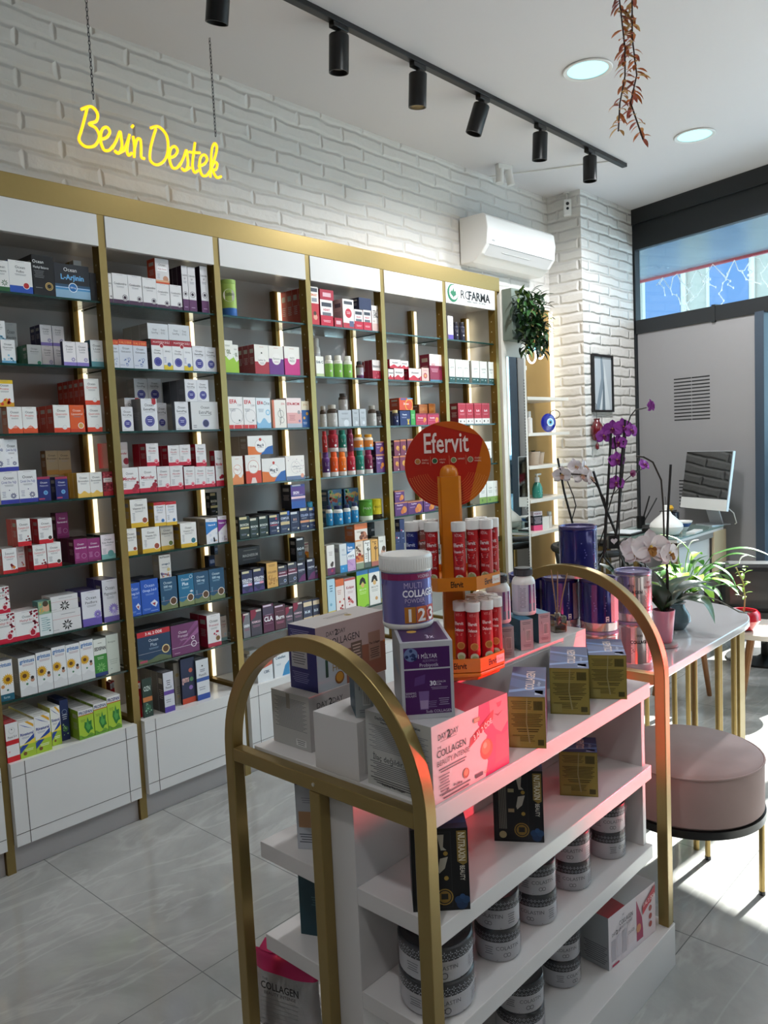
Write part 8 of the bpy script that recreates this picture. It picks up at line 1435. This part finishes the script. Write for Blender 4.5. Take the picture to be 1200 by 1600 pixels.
# plant box
t = thing('wall_planter', 'bushy green artificial plant on a grey box above the mirror', 'plant', (4.42, 2.80, 2.07))
MB().box(-.03, .045, .06, .20, .118, .385, mat('sage_box', '#6f7a70', .5, noise=.05, nscale=8)).build('box', t, bevel=.002)
b = MB(); LV = [mat('planter_leaf_dark', '#16301a', .4, noise=.3, nscale=10), mat('planter_leaf_mid', '#2f5a2a', .4, noise=.3, nscale=10), mat('planter_leaf_lime', '#64853c', .4, noise=.3, nscale=10), mat('planter_leaf_cream', '#a9b58c', .45)]
rg = random.Random(3)
for i in range(420):
    c = Vector((.085+.125*rg.uniform(-1, 1), .0+.09*rg.uniform(-1, .4), .17+.185*rg.uniform(-1, 1)))
    d = Vector((rg.uniform(-1, 1), rg.uniform(-1, .5), rg.uniform(-1, .7))).normalized(); L = rg.uniform(.05, .10)
    if c.y+d.y*L > .04: continue
    leaf_blade(b, c, c+d*L, rg.uniform(.008, .016), LV[min(3, int(abs(rg.gauss(0, 1.1))+(0 if c.z < .2 else .35)))], .1, 5)
for i in range(40): c = Vector((.12, -.03, .12)); a = rg.uniform(-1.3, 1.2); leaf_blade(b, c, c+Vector((.16*math.cos(a), rg.uniform(-.06, .04), .16*math.sin(a))), .006, LV[2], .08, 5)
b.build('foliage', t)
# ---------------------------------------------------------------- air conditioner, sensors, picture
t = thing('air_conditioner', 'white wall mounted air conditioner on the brick wall', 'air conditioner', (4.78, 3.21, 2.66)); b = MB()
prof = [(.0, .0), (-.10, .0), (-.17, .045), (-.215, .10), (-.225, .20), (-.215, .275), (-.19, .295), (.0, .30)]
b.prism(prof, -.425, .425, PLAST, 'x'); b.build('body', t, bevel=.006)
b = MB(); b.face([(-.39, -.165, .0385), (.39, -.165, .0385), (.39, -.214, .0975), (-.39, -.214, .0975)], mat('flap_white', '#d0cfce', .25)); o = b.build('flap', t)
b = MB(); b.box(-.40, -.2165, .097, .40, -.2145, .099, mat('seam_grey', '#8f8f92', .4)); b.build('seam', t)
b = MB(); b.text('beko', None, None, None, .012, ink('4a5058'), .04, 'c', .01, fn=lambda x, y: Vector((x-.36, -.2236, .125+y))); b.text('inverter', None, None, None, .010, ink('7a8088'), .05, 'c', 0, fn=lambda x, y: Vector((x+.36, -.2236, .125+y))); b.face([(-.22, -.193, .068), (.12, -.193, .068), (.12, -.196, .072), (-.22, -.196, .072)], PLAST); b.build('lettering', t)
t = thing('motion_sensor', 'small white camera sensor on the pillar top corner', 'sensor', (5.47, 3.03, 3.18), -1.0); MB().box(-.028, -.02, -.05, .028, .02, .07, PLAST).build('body', t, bevel=.008, seg=3)
b = MB(); b.cyl((0, -.02, .035), .012, .003, BLACK, 16, axis=(0, -1, 0)); b.cyl((0, -.02, .0), .010, .003, BLACK, 16, axis=(0, -1, 0)); b.build('lens', t); b = MB(); b.tube([(0, .0, .065), (0, .02, .10), (.0, .03, .128)], .008, PLAST); b.lathe([(.025, .122), (.025, .129)], PLAST, (0, .03, 0)); b.build('bracket', t)
t = thing('twin_spotlight', 'pair of small white ceiling spotlights above the air conditioner', 'spotlight', (4.62, 3.02, 3.31), -.3)
for s in (-1, 1): MB().cyl((s*.035, 0, -.035), .026, .095, PLAST, 20, axis=(s*.15, -.1, -1)).build('lamp_head', t)
MB().box(-.06, -.02, -.036, .06, .02, 0, PLAST).build('base', t, bevel=.004)
t = thing('picture', 'framed pale abstract picture on the brick pillar', 'picture', (5.76, 2.925, 1.89)); b = MB()
for x0, z0, x1, z1 in ((-.165, -.22, .165, -.204), (-.165, .204, .165, .22), (-.165, -.204, -.149, .204), (.149, -.204, .165, .204)): b.box(x0, -.012, z0, x1, .012, z1, BLACK)
b.build('frame', t)
b = MB(); f = flat_fn((-.149, .0, -.204), (1, 0, 0), (0, 0, 1)); b.box(-.149, .0002, -.204, .149, .010, .204, ink('b4bcc2')); b.art([('p', [(.10, 0), (.55, 0), (.62, .5), (.50, 1), (.40, 1), (.42, .6)], '7f8d98'), ('p', [(.30, 0), (.9, 0), (.72, .55), (.60, .9), (.55, .5)], 'cdd3d6'), ('p', [(.45, 0), (.62, 0), (.60, .45), (.54, .7)], '66757f')], .298, .408, f); b.build('artwork', t)
t = thing('hanging_ornament', 'dark red beaded pomegranate ornament hanging on the pillar', 'ornament', (5.60, 2.90, 1.53)); DR = mat('garnet', '#6c1420', .15, coat=.6, noise=.5, nscale=90)
b = MB(); b.lathe([(.0001, -.09), (.03, -.075), (.048, -.02), (.046, .03), (.02, .075), (.026, .09), (.012, .08), (.0001, .085)], DR, seg=20, cap=False); b.build('pomegranate', t)
b = MB(); b.tube([(0, 0, .085), (0, .0, .20), (0, .038, .215)], .002, DARK); b.build('string', t); b = MB(); b.lathe([(.0001, -.15), (.014, -.14), (.016, -.115), (.005, -.09)], DR, seg=12, cap=False); b.build('tassel', t)
# ---------------------------------------------------------------- lights on the ceiling
t = thing('track_rail', 'long black track rail on the ceiling carrying six spotlights', 'track', (3.3, 2.47, 3.31)); b = MB(); b.box(-2.2, -.018, -.024, 1.95, .018, -.0002, BLACK); b.build('rail', t, bevel=.002)
AIM = [((0.05, .30, -1), 1.93), ((0.02, .10, -1), 2.545), ((.05, .12, -1), 3.07), ((-.18, .30, -1), 3.60), ((.05, .10, -1), 4.17), ((0, .02, -1), 4.76)]
W_ = ['first from left, cut by the frame top', 'second from left', 'third from left', 'fourth from left, tilted', 'fifth from left', 'sixth from left, at the rail end']
for i, (ax, x) in enumerate(AIM):
    t = thing('track_spotlight', 'black cylinder spotlight on the rail, '+W_[i], 'spotlight', (x, 2.47, 3.286), 0, 'spotlights on the black rail')
    d = Vector(ax).normalized(); MB().box(-.045, -.016, -.022, .045, .016, 0, BLACK).build('adapter', t, bevel=.003)
    b = MB(); p = Vector((0, 0, -.022)); b.tube([p, p+Vector((0, 0, -.015)), p+d*.02], .009, BLACK); b.build('joint', t)
    b = MB(); q = p+d*.018; b.lathe([(.0001, 0), (.040, 0), (.043, .004), (.043, .150), (.038, .150), (.036, .128), (.0001, .128)], BLACK, q, 32, axis=d, cap=False); b.build('lamp_body', t)
    b = MB(); b.lathe([(.0001, .129), (.034, .129)], mat('lens_off', '#8f8a80', .2, .3) if i != 2 else mat('lens_on', '#ffe9b0', .3, emit=6, ecol='#ffe0a0'), q, 24, axis=d, cap=False); b.build('lens', t)
    if i == 2:
        sd = bpy.data.lights.new('spot_beam', 'SPOT'); so = bpy.data.objects.new('spot_beam', sd); C.objects.link(so); so.parent = t; so.location = q+d*.155
        sd.energy = 26; sd.color = (1, .74, .28); sd.spot_size = math.radians(46); sd.spot_blend = .7; sd.shadow_soft_size = .03; so.rotation_euler = (Vector((3.55, 2.93, 2.45))-Vector((x, 2.47, 3.14))).to_track_quat('-Z', 'Y').to_euler()
def downlight(label, x, y, power, r=.098):
    t = thing('downlight', label, 'ceiling light', (x, y, CZ), 0, 'round recessed ceiling lights')
    b = MB(); b.lathe([(r*1.02, -.0015), (r*1.22, -.0015), (r*1.24, -.006), (r*1.2, -.010), (r*1.02, -.006)], PLAST, seg=48, cap=False); b.build('ring', t)
    b = MB(); b.lathe([(.0001, -.004), (r*1.02, -.004)], mat('diffuser_cool', '#c6f4f8', .4, emit=.80, ecol='#a8eef6'), seg=40, cap=False); b.build('diffuser', t)
    d = bpy.data.lights.new('downlight_glow', 'SPOT'); o = bpy.data.objects.new('downlight_glow', d); C.objects.link(o); d.shadow_soft_size = r*.8; d.spot_size = math.radians(165); d.spot_blend = .5; d.energy = power*4; d.color = (.96, .98, 1.0); o.parent = t; o.location = (0, 0, -.09)
downlight('glowing round ceiling light nearer the leaf garland', 3.785, 1.965, 22)
downlight('glowing round ceiling light nearer the storefront', 5.10, 1.94, 22)
for x, y, pw in ((2.45, 1.97, 3), (1.15, 1.97, 1)): downlight('added round ceiling light, unseen, above the shelving aisle', x, y, pw)  # added lamps, unseen, for more light along the aisle
for x, y in ((3.8, -.6), (2.0, -.6), (-.1, .3), (-1.4, -.6)): downlight('added round fill light, unseen, on the ceiling over the shop floor', x, y, 11 if -.5 < x < 1 else 5)  # added lamps, unseen, filling light in from the camera side
tag(MB().box(-.40, -.004, -.009, .40, .004, -.0005, PLAST).build('cable_trunking', None, (4.92, 2.86, 3.31), math.radians(-62)), 'thin white cable strip across the ceiling by the rail', 'cable')
# leaf garlands
ORL = [mat('autumn_leaf_orange', '#b8662c', .55), mat('autumn_leaf_rust', '#93402a', .55), mat('autumn_leaf_tan', '#b58a4c', .55)]; TWIG = mat('twig', '#3a2620', .7)
def garland(label, strands, dens, seed):
    o0 = strands[0][0]; t = thing('leaf_garland', label, 'garland', o0); rg = random.Random(seed)
    for st in strands:
        P = rel(st, o0); b = MB(); b.tube(P, .0028, TWIG, 6); b.build('twig', t); b = MB()
        for i in range(len(P)-1):
            n = max(2, int((P[i+1]-P[i]).length/.0075*dens))
            for k in range(n):
                c = P[i].lerp(P[i+1], k/n); a = rg.uniform(0, 2*PI); d = Vector((math.cos(a), math.sin(a), -rg.uniform(.2, 1.1))).normalized()
                leaf_blade(b, c+d*.004, c+d*rg.uniform(.034, .055), .0085, ORL[min(2, int(rg.random()*3))] if P[i].z < -.2 else ORL[int(rg.random()*2)], .08, 4)
        b.build('leaves', t)
garland('orange autumn leaf garland hanging from the ceiling', [[(2.90, 1.367, 3.305), (2.883, 1.364, 3.076), (2.880, 1.345, 2.90), (2.872, 1.343, 2.80), (2.85, 1.355, 2.70), (2.838, 1.357, 2.60)], [(2.93, 1.329, 3.305), (2.91, 1.328, 3.07), (2.901, 1.326, 2.934), (2.898, 1.31, 2.80), (2.875, 1.325, 2.70), (2.893, 1.288, 2.564)]], 1.0, 4)
garland('short autumn leaf garland just entering at the top edge', [[(3.20, 1.20, 3.305), (3.19, 1.19, 3.2), (3.18, 1.18, 3.135)]], .7, 9)
garland('small red leaf sprig at the top edge left of the long garland', [[(2.40, 1.42, 3.305), (2.41, 1.42, 3.10), (2.42, 1.42, 3.045)]], .5, 10)
# ---------------------------------------------------------------- neon lettering
NY_ = mat('neon_yellow', '#e0a800', .4, emit=1.25, ecol='#f7c21a')
t = thing('neon_sign', 'yellow neon script lettering hanging on two chains', 'neon sign', (1.91, 2.95, 2.76))
GL_ = {  # single stroke script, unit height for capitals
'B': [[(.10, .86), (.42, 1.0), (.62, .88), (.58, .68), (.34, .56), (.56, .50), (.66, .30), (.50, .06), (.20, -.02), (.0, .10), (.08, .34), (.22, .72), (.30, .96)]],
'D': [[(.10, .90), (.40, 1.0), (.68, .84), (.74, .50), (.60, .16), (.30, -.02), (.06, .06), (.08, .36), (.20, .70), (.30, .92)]],
'e': [[(.0, .24), (.24, .34), (.36, .50), (.26, .60), (.10, .50), (.04, .24), (.14, .02), (.32, .04), (.46, .18)]],
's': [[(.0, .10), (.16, .34), (.28, .58), (.32, .46), (.34, .22), (.24, .04), (.08, .06)], [(.10, .05), (.20, .02), (.42, .14)]],
'i': [[(.0, .12), (.12, .34), (.22, .58)], [(.22, .58), (.12, .20), (.16, .04), (.28, .12)], [(.30, .78), (.36, .84)]],
'n': [[(.04, .56), (.08, .30), (.06, .02)], [(.07, .20), (.18, .50), (.30, .52), (.32, .30), (.32, .08), (.44, .06)]],
't': [[(.24, .86), (.16, .50), (.12, .18), (.20, .04), (.34, .12)], [(.0, .56), (.20, .58), (.44, .62)]],
'k': [[(.0, .10), (.20, .46), (.36, .86), (.28, 1.0), (.16, .84), (.10, .46), (.06, .02)], [(.08, .22), (.24, .46), (.36, .44), (.30, .28), (.12, .24)], [(.14, .25), (.32, .06), (.52, .12)]]}
def smooth(p, n=6):
    o = []; P = [Vector((a, b, 0)) for a, b in p]; Q = [P[0]]+P+[P[-1]]
    for i in range(1, len(Q)-2):
        for k in range(n):
            u = k/n; a, b, c, d = Q[i-1], Q[i], Q[i+1], Q[i+2]; o.append(.5*((2*b)+(c-a)*u+(2*a-5*b+4*c-d)*u*u+(3*b-a-3*c+d)*u**3))
    return o+[P[-1]]
adv = {'B': .66, 'D': .74, 'e': .42, 's': .40, 'i': .30, 'n': .46, 't': .36, 'k': .5}
x = 0; lay = []
for ch in 'Besin Destek':
    if ch == ' ': x += .12; continue
    lay.append((ch, x)); x += adv[ch]
K = .66/x; HH = .155
for ch, xx in lay:
    b = MB()
    for stn in GL_[ch]: b.tube([((xx+p.x+p.y*.06)*K-.33, 0, p.y*HH-.06) for p in smooth(stn)], .0058, NY_, 8)
    b.build('letter', t)
b = MB(); pl = glass('acrylic_plate', (.985, .985, .99), .0); b.box(-.34, .010, -.10, .345, .013, .15, pl); b.build('acrylic_plate', t)
CH = mat('chain_steel', '#55565a', .35, .8)
for cx, top in ((-.25, CZ-2.76), (.325, CZ-2.76)):
    b = MB(); z = .14; i = 0
    while z < top-.004:
        h = .010; w = .0042
        ring = [((w*math.cos(a), 0, h*math.sin(a)) if i % 2 else (0, w*math.cos(a), h*math.sin(a))) for a in [2*PI*k/10 for k in range(10)]]
        b.tube([(cx+p[0], .0115+p[1], z+p[2]) for p in ring], .0014, CH, 5, True); z += .0155; i += 1
    b.build('chain', t)
# ---------------------------------------------------------------- the street outside
def out(o): o['kind'] = 'structure'; return o
b = MB(); b.box(4.5, -14, -.22, 30, 16, -.10, mat('street_asphalt', '#9aa0a4', .8, noise=.2, nscale=3)); out(b.build('ground_street'))
canopy = wall_local('canopy', [(-1.2, 7.2, -1.25, -.07, 3.02, 3.09, mat('canopy_blue_grey', '#7d909c', .2, .2, noise=.3, nscale=3)), (-1.2, 7.2, -1.29, -1.25, 3.0, 3.10, mat('canopy_edge_red', '#9a2c34', .5))]); tag(canopy, 'blue grey canopy with a red edge outside the storefront', 'canopy')
t = thing('building', 'pale building with blue windows across the street', 'building', (13, 6, -.1)); FAC = mat('facade_cream', '#a49c90', .7, noise=.08, nscale=1); WB = mat('facade_window', '#3c5c88', .15, spec=.8); FR = mat('facade_trim', '#c4beb4', .6)
MB().box(0, -3.0, 0, 5, 12, 11, FAC).build('facade', t)
k = 0
for yy in [-3+1.05*q for q in range(14)]:
    for zz in (0.5, 2.85, 5.2, 7.6):
        o = MB().box(-.06, yy, zz, -.01, yy+.72, zz+1.75, FR).build('window', t); MB().box(-.09, yy+.08, zz+.08, -.061, yy+.66, zz+1.67, WB).build('pane', o)
for zz in (2.5, 4.85, 7.2): MB().box(-.5, -3, zz, 0, 12, zz+.14, FR).build('balcony_slab', t)
t = thing('car', 'light blue car parked on the street outside', 'car', (8.6, .1, -.1), 1.3); CB = mat('car_paint', '#8fb4d0', .2, .2, coat=1)
b = MB(); b.prism([(-2.0, .25), (-2.0, .75), (-1.2, .9), (-.7, 1.40), (.8, 1.42), (1.4, .95), (2.05, .85), (2.1, .25)], -.8, .8, CB, 'y'); b.build('body', t, bevel=.05)
b = MB(); b.prism([(-1.05, .93), (-.62, 1.33), (.72, 1.35), (1.2, .96)], -.812, .812, mat('car_glass', '#1c2a34', .05, spec=.8), 'y'); b.build('windows', t)
for x in (-1.25, 1.35):
    for s in (-1, 1): MB().cyl((x, s*.70, .30), .31, .16, BLACK, 24, axis=(0, s, 0)).build('wheel', t)
# icicle light string under the canopy
t = thing('icicle_lights', 'tangled white icicle light string hanging outside the transom', 'string lights', tuple(P0+WD*.1-WN*.25+Vector((0, 0, 2.9)))); rg = random.Random(2); WIRE = mat('white_wire', '#f2f4f4', .6)
b = MB(); o0 = t.location.copy(); main = []
for i in range(41): s = .05+i*.045; main.append(P0+WD*s-WN*(.25+.03*math.sin(i))+Vector((0, 0, 2.72+.06*math.sin(i*1.7)))-o0)
b.tube(main, .0035, WIRE, 5); b.build('wire', t)
for i in range(1, 40, 2):
    b = MB(); p = main[i].copy(); pts = [p.copy()]
    for k in range(rg.randint(4, 8)): p = p+Vector((rg.uniform(-.05, .05), rg.uniform(-.05, .05), -rg.uniform(.015, .06))); pts.append(p.copy())
    b.tube(pts, .003, WIRE, 5)
    for q in pts[1:]: b.lathe([(.0001, -.012), (.006, -.004), (.004, .008), (.0001, .010)], mat('bulb_white', '#e8f0f0', .3), q, 6, cap=False)
    b.build('icicle', t)
tag(MB().box(-.55, -.02, 0, .55, .02, .62, mat('sign_lilac', '#b4b0d8', .5)).build('street_sign', None, tuple(P0+WD*.45-WN*2.2+Vector((0, 0, 2.42))), WANG), 'pale lilac hanging sign seen through the transom', 'sign')
b = MB(); b.text('2', None, None, None, .09, ink('3a6a9a'), .08, 'c', .02, fn=lambda x, y: P0+WD*(1.215-x)-WN*.0385+Vector((0, 0, 1.02+y))); b.build('glass_number'); tag(bpy.data.objects['glass_number'], 'blue number 2 on the street door glass', 'lettering')
bpy.data.curves.remove(_tc)
